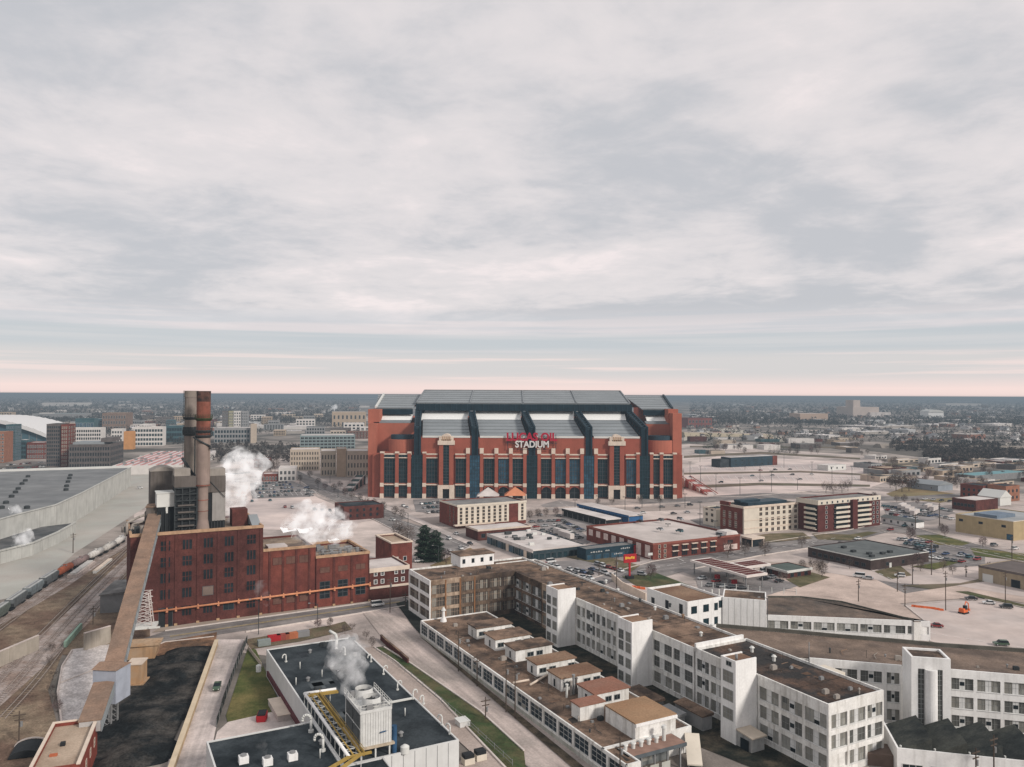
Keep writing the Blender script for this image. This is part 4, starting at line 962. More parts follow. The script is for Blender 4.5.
facade(fac, 'u', (s[5]+wv)/2, wv, 3, zr3, hw3, 0, h3-0.2, 0, mat('stained_shaded_wall', (0.20,0.14,0.10), 0.3, 0.3, streak=0.9, c2=(0.06,0.045,0.038), c2amt=0.6, c2scale=0.12)); facade(fac, 'u', s[5]+0.02, (s[5]+wv)/2-.01, 3, zr3, hw3, 0, h3-0.2, 0, mat('rust_stained_white', (0.42,0.32,0.24), 0.25, 0.3, streak=0.95, c2=(0.17,0.115,0.08), c2scale=0.12))  # inner corner bays: wall staining plus the corner's shade put into the colour
def stair(px_c, py_c, px_r, px_l, py_top, lb, rows, nw):
    c_ = corner_frame(px_c, py_c); o = uv(px_c, py_c, 0, K)
    lu = len_to(c_, U(), px_r); o = (-lu, len_to(K-U()*lu, V(), px_c)); c_ = K+U()*o[0]+V()*o[1]; lv = len_to(c_, V(), px_l); zt = zat(c_, py_top); lu -= 3
    t = MB().box(o[0], o[0]+lu+3, o[1], o[1]+lv, 0, zt-0.6); tw = t.build('stair_tower', WHITE, fac)
    MB().box(o[0]+0.35, o[0]+lu+2.7, o[1]+0.35, o[1]+lv-0.35, zt-0.59, zt-0.3).build('tower_roof', RUST2, tw)
    b = MB().box(o[0],o[0]+lu+3,o[1],o[1]+0.34,zt-0.59,zt).box(o[0],o[0]+lu+3,o[1]+lv-0.34,o[1]+lv,zt-0.59,zt).box(o[0],o[0]+0.34,o[1]+0.35,o[1]+lv-0.35,zt-0.59,zt)
    b.build('coping', WHITE, tw)
    for z in rows:
        for i in range(nw):
            put(tw, winmesh(lv*0.62/nw, 2.4, 3, 2, FRAMEG, PANEL[1] if i else PANEL[0], 0.07), 'u', o[1]+lv*(i+0.5)/nw, z, 0.0, 'window', o[0])
    return tw, o, lu, lv, zt
tw3, o3, lu3, lv3, zt3 = stair(735.7, 763, 757.5, 720.7, 661.6, '', [5.3, 9.6, 13.8], 1)
put(tw3, winmesh(1.5, 0.9, 2, 1, FRAMEG, GLK), 'u', o3[1]+lv3*0.45, 17.6, 0, 'window', o3[0])
stair(631.8, 683.8, 652, 617.6, 622.8, '', [1.2, 5.4, 9.6, 12.6], 2)
stair(557.5, 644.4, 575.4, 546, 590, '', [1.2, 5.4, 9.6, 13.0], 2)
# lean-to by the near tower
b = MB().hexa([(o3[0]+0.3,o3[1]-4.6,0),(o3[0]+4.2,o3[1]-4.6,0),(o3[0]+4.2,o3[1]-0.02,0),(o3[0]+0.3,o3[1]-0.02,0)],[(o3[0]+0.3,o3[1]-4.6,3.2),(o3[0]+4.2,o3[1]-4.6,3.2),(o3[0]+4.2,o3[1]-0.02,3.6),(o3[0]+0.3,o3[1]-0.02,3.6)])
lt = b.build('porch', mat('corrugated_grey', (0.33,0.33,0.32), 0.15, 1.2, streak=0.4), fac)
MB().hexa([(o3[0],o3[1]-5.1,3.22),(o3[0]+4.5,o3[1]-5.1,3.22),(o3[0]+4.5,o3[1]-0.03,3.64),(o3[0],o3[1]-0.03,3.64)],[(o3[0],o3[1]-5.1,3.5),(o3[0]+4.5,o3[1]-5.1,3.5),(o3[0]+4.5,o3[1]-0.03,3.9),(o3[0],o3[1]-0.03,3.9)]).build('porch_roof', mat('pale_tan_roof',(0.55,0.47,0.38),0.12,0.4), lt)
MB().box(o3[0]-0.05,o3[0]-0.0,o3[1]-4,o3[1]-1.5,0,2.6).build('door', GLK, lt)
# patched sheets, seams and stains on the gravel roofs
PT = [mat('roof_patch_black',(0.040,0.034,0.030),.4,.4,fine=.3), mat('roof_patch_brown',(0.115,0.072,0.05),.3,.4,fine=.2), mat('roof_patch_dusty',(0.155,0.105,0.075),.3,.4,fine=.2)]
def patches(root, x0, x1, y0, y1, z, n, seed, seam=True):
    rz = random.Random(seed)
    for i in range(n):
        w_, l_ = .6+rz.random()*min(3, (x1-x0)*.4), .8+rz.random()*3.5; x = x0+rz.random()*max(.1, x1-x0-w_); y = y0+rz.random()*max(.1, y1-y0-l_); zz = z+.004+.0015*i
        p = [(x+rz.random()*.6,y+rz.random()*.8),(x+w_-rz.random()*.6,y+rz.random()*.8),(x+w_-rz.random()*.8,y+l_-rz.random()),(x+rz.random()*.8,y+l_-rz.random())]; MB().prism(p, z+.001, zz).build('roof_patch', rz.choice(PT), root)
    if seam:
        k = int((y1-y0)/9)
        for i in range(1, k): y = y0+(y1-y0)*i/k; MB().box(x0, x1, y-.06, y+.06, z+.001, z+.05).build('roof_seam', PT[0], root)
patches(fac, .8, wu-.8, .8, s[2]-.8, h3-.6, 12, 1); patches(fac, .8, wu-.8, s[2]+1.5, wv, h3-.8, 26, 2)
def clutter(root, x0, x1, y0, y1, z, n, seed):
    rz = random.Random(seed)
    for i in range(n):
        x, y, k = x0+rz.random()*(x1-x0-2), y0+rz.random()*(y1-y0-2), rz.randrange(5); b = MB(); s_ = .5+rz.random()*.7
        if k == 0: b.box(x, x+1.5*s_, y, y+s_, z, z+.9*s_).box(x+.1, x+1.3*s_, y+.1, y+.8*s_, z+.9*s_+.01, z+1.1*s_); b.build('roof_unit', rz.choice([GREYM, CORRL, DKST]), root)
        elif k == 1: b.cyl(x, y, z, z+.9*s_, .18, n=8).cyl(x, y, z+.9*s_+.01, z+1.2*s_, .32, .12, 8); b.build('roof_vent', rz.choice([CORRL, DKST, GREYM]), root)
        elif k == 2: b.path([(x,y,z+.2),(x,y+2+3*rz.random(),z+.2),(x+1+rz.random(),y+5,z+.2)], .07, 5); b.build('roof_pipe', rz.choice([CORRL, RUST2, DKST]), root)
        elif k == 3: b.box(x, x+.9*s_, y, y+.9*s_, z, z+.35).box(x+.06, x+.84*s_, y+.06, y+.84*s_, z+.36, z+.42); b.build('roof_hatch', rz.choice([CORRL, GREYM]), root)
        else: b.tube((x,y,z),(x,y,z+1.2+rz.random()),.05,n=5); b.build('vent_pipe', DKST, root)
clutter(fac, 1.2, wu-1.5, 2, s[2]-2, h3-.6, 14, 11); clutter(fac, 1.2, wu-1.5, s[2]+3, wv+8, h3-.8, 34, 12)
# roof details
for (px, py) in ((712,628),(701,636),(670,607),(683,618),(640,602),(618,592),(655,610),(606,583),(590,574)):
    q = uv(px, py, h3-0.8, K); MB().cyl(q[0],q[1],h3-0.8,h3+0.1,0.35,n=8).cyl(q[0],q[1],h3+0.1,h3+0.4,0.6,0.3,8).build('roof_vent', random.choice([PALEP, DKST, RUST2]), fac)
for (px, py) in ((774,661),(752,652)):
    q = uv(px, py, h3-0.6, K); MB().cyl(q[0],q[1],h3-0.6,h3+0.5,0.4,n=8).cyl(q[0],q[1],h3+0.5,h3+0.9,0.7,0.35,8).build('roof_vent', PALEP, fac)
MB().box(wu-0.2, wu+2.4, wv*0.085, wv*0.085+6, 0, h3-0.3).build('lift_shaft', CREAM, fac)
m = MB(); m.tube((o3[0]+1.2, o3[1]+1, zt3),(o3[0]+1.2,o3[1]+1,zt3+1.2),0.3,n=8).tube((wu-0.8, wv*0.14, h3),(wu-0.8, wv*0.14, h3+5),0.12,n=6); m.build('mast', GREYM, fac)
# ---------------- north wing
Nc = corner_frame(429.7, 580.7, z=15.4); hN = 15.4
nw_ = thing('factory', 'rust stained north factory wing with white end wall and dark window bands', 'factory', (Nc.x, Nc.y, 0), TH)
nu = len_to(Nc, U(), 516); nv = len_to(Nc, V(), 408.6)
RST = MATS['rust_stained_white']
core(nw_, 0, nu+14, 0, nv, hN, WHITEW, RUST)
zN = [10.4, 6.0, 1.6]
darkp = mat('dark_old_glazing', (0.05,0.048,0.046), 0.5, 0.5, rough=0.4)
def nwin(w, h):
    k = ('nw', round(w,2), round(h,2))
    if k in WM: return WM[k]
    b = MB(); b.box(-w/2,w/2,-0.03,0.1,0,h,1); n = 8
    for i in range(n+1): x=-w/2+w*i/n; b.box(x-0.05,x+0.05,-0.1,-0.031,0,h,0)
    for i in range(3): 
        x = -w/2+w*random.randrange(n)/n; b.box(x+0.06,x+w/n-0.06,-0.06,-0.032,0.1,h-0.1,2)
    b.box(-w/2,w/2,-0.1,-0.031,h*0.6,h*0.6+0.08,0)
    WM[k] = b.mesh('window',[FRAMET, darkp, PANEL[0]]); return WM[k]
RSTD = mat('stained_shaded_wall', (0.20,0.14,0.10), 0.3, 0.3, streak=0.9, c2=(0.06,0.045,0.038), c2amt=0.6, c2scale=0.12)  # right hand bays: staining, with the inner corner's shade also in the colour
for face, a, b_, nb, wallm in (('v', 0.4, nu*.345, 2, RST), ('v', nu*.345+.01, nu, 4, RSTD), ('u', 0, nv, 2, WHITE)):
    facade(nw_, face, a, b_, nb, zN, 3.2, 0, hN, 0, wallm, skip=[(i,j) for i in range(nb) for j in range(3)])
    L_ = (b_-a)/nb
    for i in range(nb):
        for z in zN: put(nw_, nwin(L_-0.8, 3.2), face, a+L_*(i+0.5), z, -0.36, 'window', 0)
m = MB()
for i in range(1, 4): x = 0.4+(nu-0.4)/6*i; m.box(x-0.25, x+0.25, -0.12, -0.01, 0, hN-0.3)
m.build('downpipe', mat('rust_streak', (0.22,0.11,0.055), 0.3, 0.4), nw_)
q = uv(460.5, 556.5, hN+3.6, Nc); qr = uv(492.5, 552.5, hN+3.6, Nc); 
ph = MB().box(q[0], qr[0], q[1], q[1]+9, hN-0.6, hN+3.6).build('penthouse', WHITE, nw_)
MB().box(q[0]-0.3, qr[0]+0.3, q[1]-0.3, q[1]+9.3, hN+3.61, hN+3.9).build('penthouse_roof', RUST, ph)
for i in range(4): put(ph, winmesh(0.9,1.4,1,1,FRAMED,GLK), 'v', q[0]+(qr[0]-q[0])*(0.1+0.27*i), hN+0.9, 0, 'window', q[1])
# ---------------- low front range with the big blue-black windows
Lc = corner_frame(420.3, 620.3, z=5.6); hL = 5.6
e = uv(619.5, 767.0, hL, Lc); lenL = -e[1]; wL = uv(556, 650, hL, Lc)[0]
print('low', e, wL)
low = thing('factory', 'single storey white range with big blue black windows along the alley', 'factory', (Lc.x+V().x*e[1], Lc.y+V().y*e[1], 0), TH)
nb = 17
LO = Lc+V()*e[1]; LO.z = 0
wN = len_to(LO+Vector((0,0,hL)), U(), 641); yS = uv(635.4, 724.4, 8.8, LO)[1]-0.3
core(low, 0, wN, 0, yS, hL, WHITEW, RUST, dy=0, dx=0.4, par=0.3)
core(low, 0, wL, yS+0.02, lenL, hL, WHITEW, RUST, dy=0, dx=0.4, par=0.3)
GLBW = glass('blue_black_glass', (0.022,0.036,0.048))
def bigwin(w, h, v):
    k = ('bw', round(w,2), v)
    if k in WM: return WM[k]
    rz = random.Random(v); b = MB(); b.box(-w/2,w/2,-0.03,0.1,0,h,1)
    for i in range(4): x=-w/2+w*i/3; b.box(x-0.06,x+0.06,-0.1,-0.031,0,h,0)
    for z in (0,h*0.33,h*0.66,h): b.box(-w/2,w/2,-0.1,-0.031,max(0,z-0.05),min(h,z+0.05),0)
    for i in range(rz.randrange(3)):
        a, c_ = rz.randrange(3), rz.randrange(3); b.box(-w/2+w*a/3+.07,-w/2+w*(a+1)/3-.07,-0.06,-0.032,h*c_/3+.06,h*(c_+1)/3-.06,2)
    WM[k] = b.mesh('window',[mat('grey_white_frame',(0.42,0.42,0.40)), GLBW, rz.choice([PANEL[0], GLK])]); return WM[k]
LOWW = mat('greenish_white_wall', (0.50,0.50,0.46), 0.15, 0.3, streak=0.8, c2=(0.33,0.33,0.28), c2scale=0.15)
facade(low, 'u', 0.0, lenL, nb, [1.5], 3.3, 0, hL, 0, WHITEW, pier=0.8, skip=[(i,0) for i in range(nb)])
L_ = lenL/nb
for i in range(nb): put(low, bigwin(L_-0.85, 3.3, i), 'u', L_*(i+0.5), 1.5, -0.36, 'window', 0)
MB().box(-0.06, -0.01, 0, lenL, 0.0, 1.1).build('plinth', LOWW, low)
for i in range(3):
    b = MB(); x=3+i*3; b.box(x, x+2.2, -0.06, -0.01, 1.2, 4.2); b.build('panel', LOWW, low)
patches(low, 1, wL-1, yS+1, lenL-1, hL-.3, 24, 5, False); patches(low, .8, wN-.5, 1, yS-1, hL-.3, 5, 6, False); patches(nw_, 1, nu, 1, nv-1, hN-.6, 12, 7); clutter(nw_, 1.5, nu, 1.5, nv-6, hN-.6, 12, 13); clutter(low, 1.5, wL*.42, yS+3, lenL-3, hL-.3, 26, 14)
# monitors: little roof houses in a row
mons = [(468,623,476.7,629,511.4,'first and farthest'),(484.5,632,495.5,640,530,'second'),(505,645,515.7,650.7,552,'third'),(527,658,537,665,575,'fourth'),(548,672,561.4,679,600.4,'fifth'),(578,690,594.6,694.7,628.7,'sixth')]
MRO = [RUST, RUST, RUST, RUST2, RUST2, mat('reddish_felt_roof',(0.27,0.13,0.09),0.2,0.2,c2=(0.2,0.11,0.08),c2scale=0.1,fine=0.15)]
for i, (xl_, yl_, xn, yn, xr_, od) in enumerate(mons):
    zt = 8.5; c_ = corner_frame(xn, yn, z=zt); lu = len_to(c_, U(), xr_); lv = len_to(c_, V(), xl_)
    r = thing('roof_house', f'low white roof house with {"orange brown" if i in (3,4) else ("reddish" if i==5 else "brown")} felt roof, {od} in the row', 'roof house', (c_.x, c_.y, hL-0.3), TH, 'white roof houses on the low factory range')
    MB().box(0, lu, 0, lv, 0, zt-hL+0.3).build('wall', WHITEW, r)
    MB().box(-0.35, lu+0.35, -0.35, lv+0.35, zt-hL+0.31, zt-hL+0.62).build('roof', MRO[i], r)
    nwn = 4
    for k in range(nwn):
        if (k+i) % 3 == 2: continue
        put(r, winmesh(lu*0.16, 1.1, 2, 1, FRAMEG, GLK, 0.06), 'v', lu*(k+0.6)/nwn, 1.0, 0, 'window', 0)
    put(r, winmesh(0.9, 1.9, 1, 1, FRAMEW, random.choice([GLK, PANEL[0]])), 'u', lv*0.5, 0.3, 0, 'door', 0)
# bigger roof buildings near the camera
def rbox(lb, xn, yn, xr_, xl_, zt, zb_, roof, nm='roof_house', wins=0, cat='roof house', over=0.3):
    c_ = corner_frame(xn, yn, z=zt); lu = len_to(c_, U(), xr_); lv = len_to(c_, V(), xl_)
    r = thing(nm, lb, cat, (c_.x, c_.y, zb_), TH)
    MB().box(0, lu, 0, lv, 0, zt-zb_).build('wall', WHITEW, r); MB().box(-over, lu+over, -over, lv+over, zt-zb_+0.01, zt-zb_+0.3).build('roof', roof, r)
    for k in range(wins): put(r, winmesh(1.0, 1.0, 2, 1, FRAMEG, GLK, 0.06), 'v', lu*(k+0.5)/wins, 0.9, 0, 'window', 0)
    return r, lu, lv
rbox('small white block with reddish roof patch beside the pipe stack', 580, 707, 604, 571.4, 8.6, hL-0.3, MRO[5])
r, lu, lv = rbox('wide white roof building with orange gravel roof above the loading platform', 635.4, 724.4, 675.7, 605.4, 8.8, 2.0, mat('ochre_gravel_roof',(0.33,0.21,0.125),0.2,0.2,c2=(0.26,0.155,0.09),c2scale=0.1,fine=0.15), wins=4, over=0.15)
MB().box(-0.1, lu+0.1, -0.5, -0.16, 6.3, 6.9).build('gutter', WHITE, r)
p = LO+U()*(wN+0.3)+V()*(yS-5.4); pr = len_to(p, U(), 687)
r = thing('loading_platform', 'brown roofed loading platform canopy carrying a row of white drum vents', 'canopy', (p.x, p.y, 0), TH)
MB().box(-1.4, pr, 0, 5.2, 4.5, 5.2).build('canopy', mat('canopy_edge',(0.10,0.115,0.125),0.2,0.4), r); MB().box(-1.2, pr-0.2, 0.2, 5.0, 5.21, 5.3).build('canopy_roof', mat('rose_brown_roof',(0.26,0.165,0.13),0.2,0.4), r)
for i in range(6):
    x = 0.2+i*2.05; b = MB(); b.cyl(x, 3.0, 5.3, 6.3 if i < 5 else 8.0, 0.42, n=12).cyl(x, 3.0, (6.3 if i < 5 else 8.0)+.01, (6.6 if i < 5 else 8.5), 0.62, 0.5, 12); b.build('drum_vent', PALEP, r)
b = MB()
for i in range(5): x = -1+i*(pr-0.5)/4; b.box(x-0.15,x+0.15,0.3,0.6,0,4.49)
b.build('post', GREYM, r); MB().box(-1.2, pr-1, 4.8, 5.1, 0.02, 4.49).build('back_wall', mat('dock_wall',(0.16,0.17,0.17),0.3,0.4), r)
MB().box(5.5, 8.5, 4.6, 4.79, 1, 3.2).box(1, 4, 4.6, 4.79, 0.6, 3.6).build('dock_door', PANEL[2], r)
p = G(694, 762, 0); r = thing('ramp', 'pale leaning conveyor ramp beside the white stair tower', 'ramp', (p.x, p.y, 0), -8)
MB().hexa([(-1.7,-3.5,0.8),(1.5,-3.5,0.8),(1.5,4.2,4.2),(-1.7,4.2,4.2)],[(-1.7,-3.5,1.1),(1.5,-3.5,1.1),(1.5,4.2,4.5),(-1.7,4.2,4.5)]).build('ramp_deck', CREAM, r)
MB().tube((-1.4,3.8,0),(-1.4,3.8,4.2),0.12).tube((1.2,3.8,0),(1.2,3.8,4.2),0.12).tube((-1.4,-3.2,0),(-1.4,-3.2,0.85),0.12).tube((1.2,-3.2,0),(1.2,-3.2,0.85),0.12).build('leg', GREYM, r)
p = corner_frame(641, 702, z=4.5)
r = thing('shed', 'ruined grey shed roofs in the dark courtyard below the white wing', 'shed', (p.x, p.y, 0), TH)
for (a, c_, y0, y1, h_, mt_) in ((2,7,0,10,3.6,RUST),(9,12,-12,-2,3.4,RUST),(3,7,-8,-2,2.8,GREYM),(-3,1,16,28,3.2,ASPHD)):
    MB().box(a, c_, y0, y1, 0, h_).build('wall', GREYM, r); MB().hexa([(a-.3,y0-.3,h_+.01),(c_+.3,y0-.3,h_+.01),(c_+.3,y1+.3,h_+.01),(a-.3,y1+.3,h_+.01)],[(a-.3,y0-.3,h_+.25),(c_+.3,y0-.3,h_+.7),(c_+.3,y1+.3,h_+.7),(a-.3,y1+.3,h_+.25)]).build('roof', mt_, r)
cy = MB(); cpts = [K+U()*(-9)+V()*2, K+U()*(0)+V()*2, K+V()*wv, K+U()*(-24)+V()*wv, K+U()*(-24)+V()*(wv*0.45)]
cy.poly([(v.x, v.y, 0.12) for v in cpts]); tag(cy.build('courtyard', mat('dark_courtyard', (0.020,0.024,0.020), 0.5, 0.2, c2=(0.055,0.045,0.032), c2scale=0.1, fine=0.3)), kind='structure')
# pipes lying on the low roof
p = G(530, 686, hL); q = G(547, 676, hL); r = thing('roof_pipe', 'long pale pipe lying across the low brown roof', 'pipe', (p.x, p.y, hL), 0)
MB().tube((0,0,0.3),(q.x-p.x,q.y-p.y,0.3),0.28,n=8).build('pipe', LIME, r)
p = G(513, 684, hL); q = G(529, 681, hL); r = thing('roof_pipe', 'short pale pipe by the edge of the low brown roof', 'pipe', (p.x, p.y, hL), 0)
MB().tube((0,0,0.3),(q.x-p.x,q.y-p.y,0.3),0.28,n=8).build('pipe', LIME, r)
p = G(573.5, 693, hL); r = thing('pipe_stack', 'cluster of upright vent pipes on the low roof by the small white block', 'vent pipes', (p.x, p.y, hL-0.3), TH)
for i, (x, y, h_) in enumerate(((0,0,4.6),(0.9,0.2,3.6),(-0.9,-.2,3.2),(-2.6,-1,3.0))): MB().cyl(x,y,0,h_,0.3,n=10).cyl(x,y,h_+.01,h_+.3,0.42,n=10).build('vent_pipe', [GREYM, CORR, CORRL, PALEP][i], r)
p = G(443.5, 620.5, hL); r = thing('cowl_vent', 'white cowl vent standing on the roof corner at the north wing', 'vent', (p.x, p.y, hL-0.3), TH)
MB().cyl(0,0,0,1.0,1.1,0.9,12).cyl(0,0,1.0,3.6,0.55,0.45,12).build('stem', WHITE, r); MB().cyl(0,0,3.61,4.6,0.85,0.3,12).build('cowl', PALEP, r)
# ---------------- white block behind the wing
Bc = corner_frame(687.5, 602, z=11.4)
bk = thing('factory', 'white two storey block with small dark windows behind the long wing', 'factory', (Bc.x, Bc.y, 0), TH)
bu = len_to(Bc, U(), 723); bv = len_to(Bc, V(), 647); hb_ = 11.4
shell(bk, 0, bu, 0, bv, 0, hb_, WHITE, RUST2, par=0.7)
for px in (694, 706, 716): put(bk, winmesh(2.2 if px<710 else 1.3, 2.2, 2, 1, FRAMED, GLD, 0.06), 'v', len_to(Bc, U(), px), 7.3); put(bk, winmesh(2.2 if px<710 else 1.3, 2.2, 2, 1, FRAMED, GLD, 0.06), 'v', len_to(Bc, U(), px), 2.6)
put(bk, winmesh(1.3, 2.2, 2, 1, FRAMED, GLD, 0.06), 'v', len_to(Bc, U(), 720.5), 7.9)
for px, h_ in ((653, 2.4), (667, 3.2), (681, 3.6)): put(bk, winmesh(1.5, h_, 1, 1, FRAMED, GLK), 'u', len_to(Bc, V(), px), 6.2)
# ---------------- wedge wing with one row of windows, and the tall blank gable
T3_ = -11.0
A = corner_frame(766.5, 634, z=0); B_ = corner_frame(930.5, 641, z=0)
ang = math.degrees(math.atan2(B_.y-A.y, B_.x-A.x)); lw = (B_-A).length
wg = thing('factory', 'long low white wing with one window row and wedge shaped brown roof', 'factory', (A.x, A.y, 0), ang)
hz_ = 6.4
pk = [(768,597.5),(800,597.5),(842,602.5),(914,621)]
pts = [(0,0),(lw,0)] + [uv(x, y, hz_, A, ang) for x, y in pk[::-1]]
MB().prism([(0.45,0.4),(lw-0.1,0.4)]+pts[2:], 0, hz_-0.31, 0).build('wall', WHITEW, wg)
DKROOF = mat('brown_tar_roof', (0.16,0.12,0.095), 0.3, 0.15, c2=(0.075,0.064,0.056), c2scale=0.07, fine=0.25)
MB().prism([(0.4,0.42),(lw-0.3,0.42)]+pts[2:], hz_-0.3, hz_-0.05).build('roof', DKROOF, wg)
b = MB()
for p, q in zip(pts[2:], pts[3:]): b.hexa([(p[0],p[1],hz_-.04),(q[0],q[1],hz_-.04),(q[0],q[1]+.5,hz_-.04),(p[0],p[1]+.5,hz_-.04)],[(p[0],p[1],hz_+.5),(q[0],q[1],hz_+.5),(q[0],q[1]+.5,hz_+.5),(p[0],p[1]+.5,hz_+.5)])
b.build('parapet', mat('mossy_parapet',(0.10,0.095,0.08),0.3,0.3), wg)
facade(wg, 'v', 0, lw, 7, [2.0], 2.6, 0, hz_, 0, WHITE, pier=0.7, dep=0.4, skip=((6,0),))
put(wg, fwin(lw/7-3, 2.6, 3), 'v', lw*6.35/7, 2.0, -0.36)
# tall gable end
A2 = corner_frame(722.5, 597, z=11.4); B2 = corner_frame(766.3, 600.5, z=11.4)
ang2 = math.degrees(math.atan2(B2.y-A2.y, B2.x-A2.x)); l2_ = (B2-A2).length
gb = thing('factory', 'tall windowless white gable block with a brown roof at the wedge wing', 'factory', (A2.x, A2.y, 0), ang2)
shell(gb, 0, l2_, 0, 12, 0, 11.4, WHITE, RUST, par=0.3)
for i in range(1, 7): MB().box(l2_*i/7-0.08, l2_*i/7+0.08, -0.05, -0.005, 0, 11.3).build('panel_joint', PALEP, gb)
q = G(742, 590, 11.6); r = thing('roof_railing', 'thin railing with white posts along the rear roof edge', 'railing', (q.x, q.y, 11.0), ang2)
for i in range(9): MB().tube((-14+i*4,2.5-i*0.1,0),(-14+i*4,2.5-i*.1,2.0),0.12,n=5).build('post', PALEP, r)
MB().tube((-14,2.5,1.9),(18,1.7,1.9),0.08,n=4).tube((-14,2.5,1.1),(18,1.7,1.1),0.08,n=4).build('rail', GREYM, r)
# ---------------- right hand range
hR = 15.0
A = corner_frame(832, 659.7, z=hR); B_ = corner_frame(1024, 675.3, z=hR)
angR = math.degrees(math.atan2(B_.y-A.y, B_.x-A.x)); 
A0 = corner_frame(758, 653.6, z=hR)
rg = thing('factory', 'white three storey right hand factory range with blind grey windows', 'factory', (A.x, A.y, 0), angR)
lr = (B_-A).length
x_ = lambda px, z=hR: len_to(A, U(angR), px)
xf0 = x_(809)
polyR = [(xf0, 0), (lr+14, 0)] + [uv(px, py, hR, A, angR) for px, py in ((1045,654),(1024,652.5),(942,647),(901,643),(840,638),(789,633))]
pf = K+U()*(wu+.35)
def onl(y):
    d = V(); a = (pf-A).dot(V(angR)); k = d.dot(V(angR)); q = pf+d*((y-a)/k)-A; return (q.dot(U(angR)), y)
yb_ = polyR[-1][1]; polyR.append(onl(yb_+.4)); polyR[0] = onl(0); PF = onl(.42)
MB().prism([PF,(lr+14,0.4)]+polyR[2:], 0, hR-0.31).build('wall', WHITEW, rg)
MB().prism([PF,(lr+14,0.42)]+polyR[2:], hR-0.3, hR-0.04).build('roof', mat('rosy_brown_roof',(0.20,0.148,0.115),0.25,0.2,c2=(0.12,0.092,0.076),c2scale=0.08,fine=0.22), rg)
clutter(rg, x_(830), lr+6, 1.5, 8, hR-.03, 14, 15)
b = MB(); pr_ = polyR[2:]
for p, q in zip(pr_, pr_[1:]): b.hexa([(p[0],p[1],hR-.03),(q[0],q[1],hR-.03),(q[0],q[1]+.6,hR-.03),(p[0],p[1]+.6,hR-.03)],[(p[0],p[1],hR+.9),(q[0],q[1],hR+.9),(q[0],q[1]+.6,hR+.9),(p[0],p[1]+.6,hR+.9)])
b.build('parapet', MATS['mossy_parapet'], rg)
zR = [10.3, 5.9, 1.5]
facade(rg, 'v', xf0, x_(884.5), 3, zR, 2.75, 0, hR, 0, WHITE, pier=0.75)
facade(rg, 'v', x_(884.5)+0.02, x_(902), 1, zR, 2.75, 0, hR, 0, WHITE, pier=0.75)
facade(rg, 'v', x_(949), x_(1058), 4, zR, 2.75, 0, hR, 0, WHITE, pier=0.8)
# tower
ht = 20.5
A = corner_frame(911.3, 656.6, z=ht); B_ = corner_frame(950.7, 659.2, z=ht); D_ = corner_frame(901.3, 646.6, z=ht)
at_ = math.degrees(math.atan2(B_.y-A.y, B_.x-A.x)); lt_ = (B_-A).length; dt_ = min((D_-A).length, 11)
tw = thing('factory_tower', 'tall white stair tower with two dark window strips and a rounded pillar', 'tower', (A.x, A.y, 0), at_)
b = MB(); b.box(0, lt_, 0.5, dt_, 0, ht-1.8); b.box(0, lt_*0.17, 0, 0.49, 0, ht).box(lt_*0.8, lt_, 0, 0.49, 0, ht).box(lt_*0.17, lt_*0.8, 0, 0.49, ht-2.6, ht)
b.box(0, 0.5, 0.5, dt_, ht-1.79, ht).box(lt_-0.5, lt_, 0.5, dt_, ht-1.79, ht).box(0.5, lt_-0.5, dt_-0.5, dt_, ht-1.79, ht); b.build('wall', WHITE, tw)
MB().box(0.51, lt_-0.51, 0.5, dt_-0.51, ht-1.79, ht-.45).build('roof', RUST, tw)
px0, px1 = lt_*0.34, lt_*0.66; n = 10; xm = (px0+px1)/2; hw = (px1-px0)/2
MB().prism([(px0,0.49)]+[(xm-hw*math.cos(math.pi*i/n), -0.2-1.0*math.sin(math.pi*i/n)) for i in range(n+1)]+[(px1,0.49)], 0, ht-2.62).build('pillar', WHITE, tw)
for a, c_ in ((lt_*0.18, lt_*0.33), (lt_*0.67, lt_*0.79)):
    b = MB().box(a, c_, 0.3, 0.49, 2, ht-2.7, 1)
    for j in range(15): z = 2+(ht-4.8)*j/14; b.box(a, c_, 0.2, 0.299, z-0.06, z+0.06, 0)
    b.box((a+c_)/2-0.05, (a+c_)/2+0.05, 0.2, 0.299, 2, ht-2.7, 0); b.build('window', [FRAMEG, PANEL[1]], tw)
# sawtooth shed
A = corner_frame(897, 748, z=5.6); B_ = corner_frame(1024, 761, z=5.6); angS = math.degrees(math.atan2(B_.y-A.y, B_.x-A.x)); ls = (B_-A).length+10
sw = thing('sawtooth_shed', 'dark sawtooth roofed shed with white front wall in the bottom right corner', 'shed', (A.x, A.y, 0), angS)
MB().box(0, ls, 0, 0.4, 0, 5.6).box(-0.0, 0.4, 0.42, 14, 0, 5.6).box(0.42, ls, 13.6, 14, 0, 5.2).build('wall', WHITE, sw)
LW_ = mat('sooty_sawtooth_roof', (0.036,0.041,0.040), 0.3, 0.2, c2=(0.062,0.064,0.055), c2scale=0.1, fine=0.2)
pitch = 6.6
for i in range(6):
    x0 = 0.45+i*pitch; x1 = x0+pitch-0.12
    MB().hexa([(x0,0.5,5.0),(x1,0.5,5.0),(x1,13.5,5.0),(x0,13.5,5.0)],[(x0,0.5,5.12),(x1,0.5,7.9),(x1,13.5,7.9),(x0,13.5,5.12)]).build('roof_tooth', LW_, sw)
    MB().cyl(x0+0.5, 1.1, 5.2, 5.8, 0.22, n=8).build('drain_cap', PALEP, sw)
MB().box(0.42, ls, 0.45, 13.5, 4.4, 4.98).build('roof_deck', BLK, sw)
for x in (1.0, 6.5, 12): put(sw, winmesh(3.8, 2.0, 3, 1, FRAMEW, GLK), 'v', x+2, 0.4)
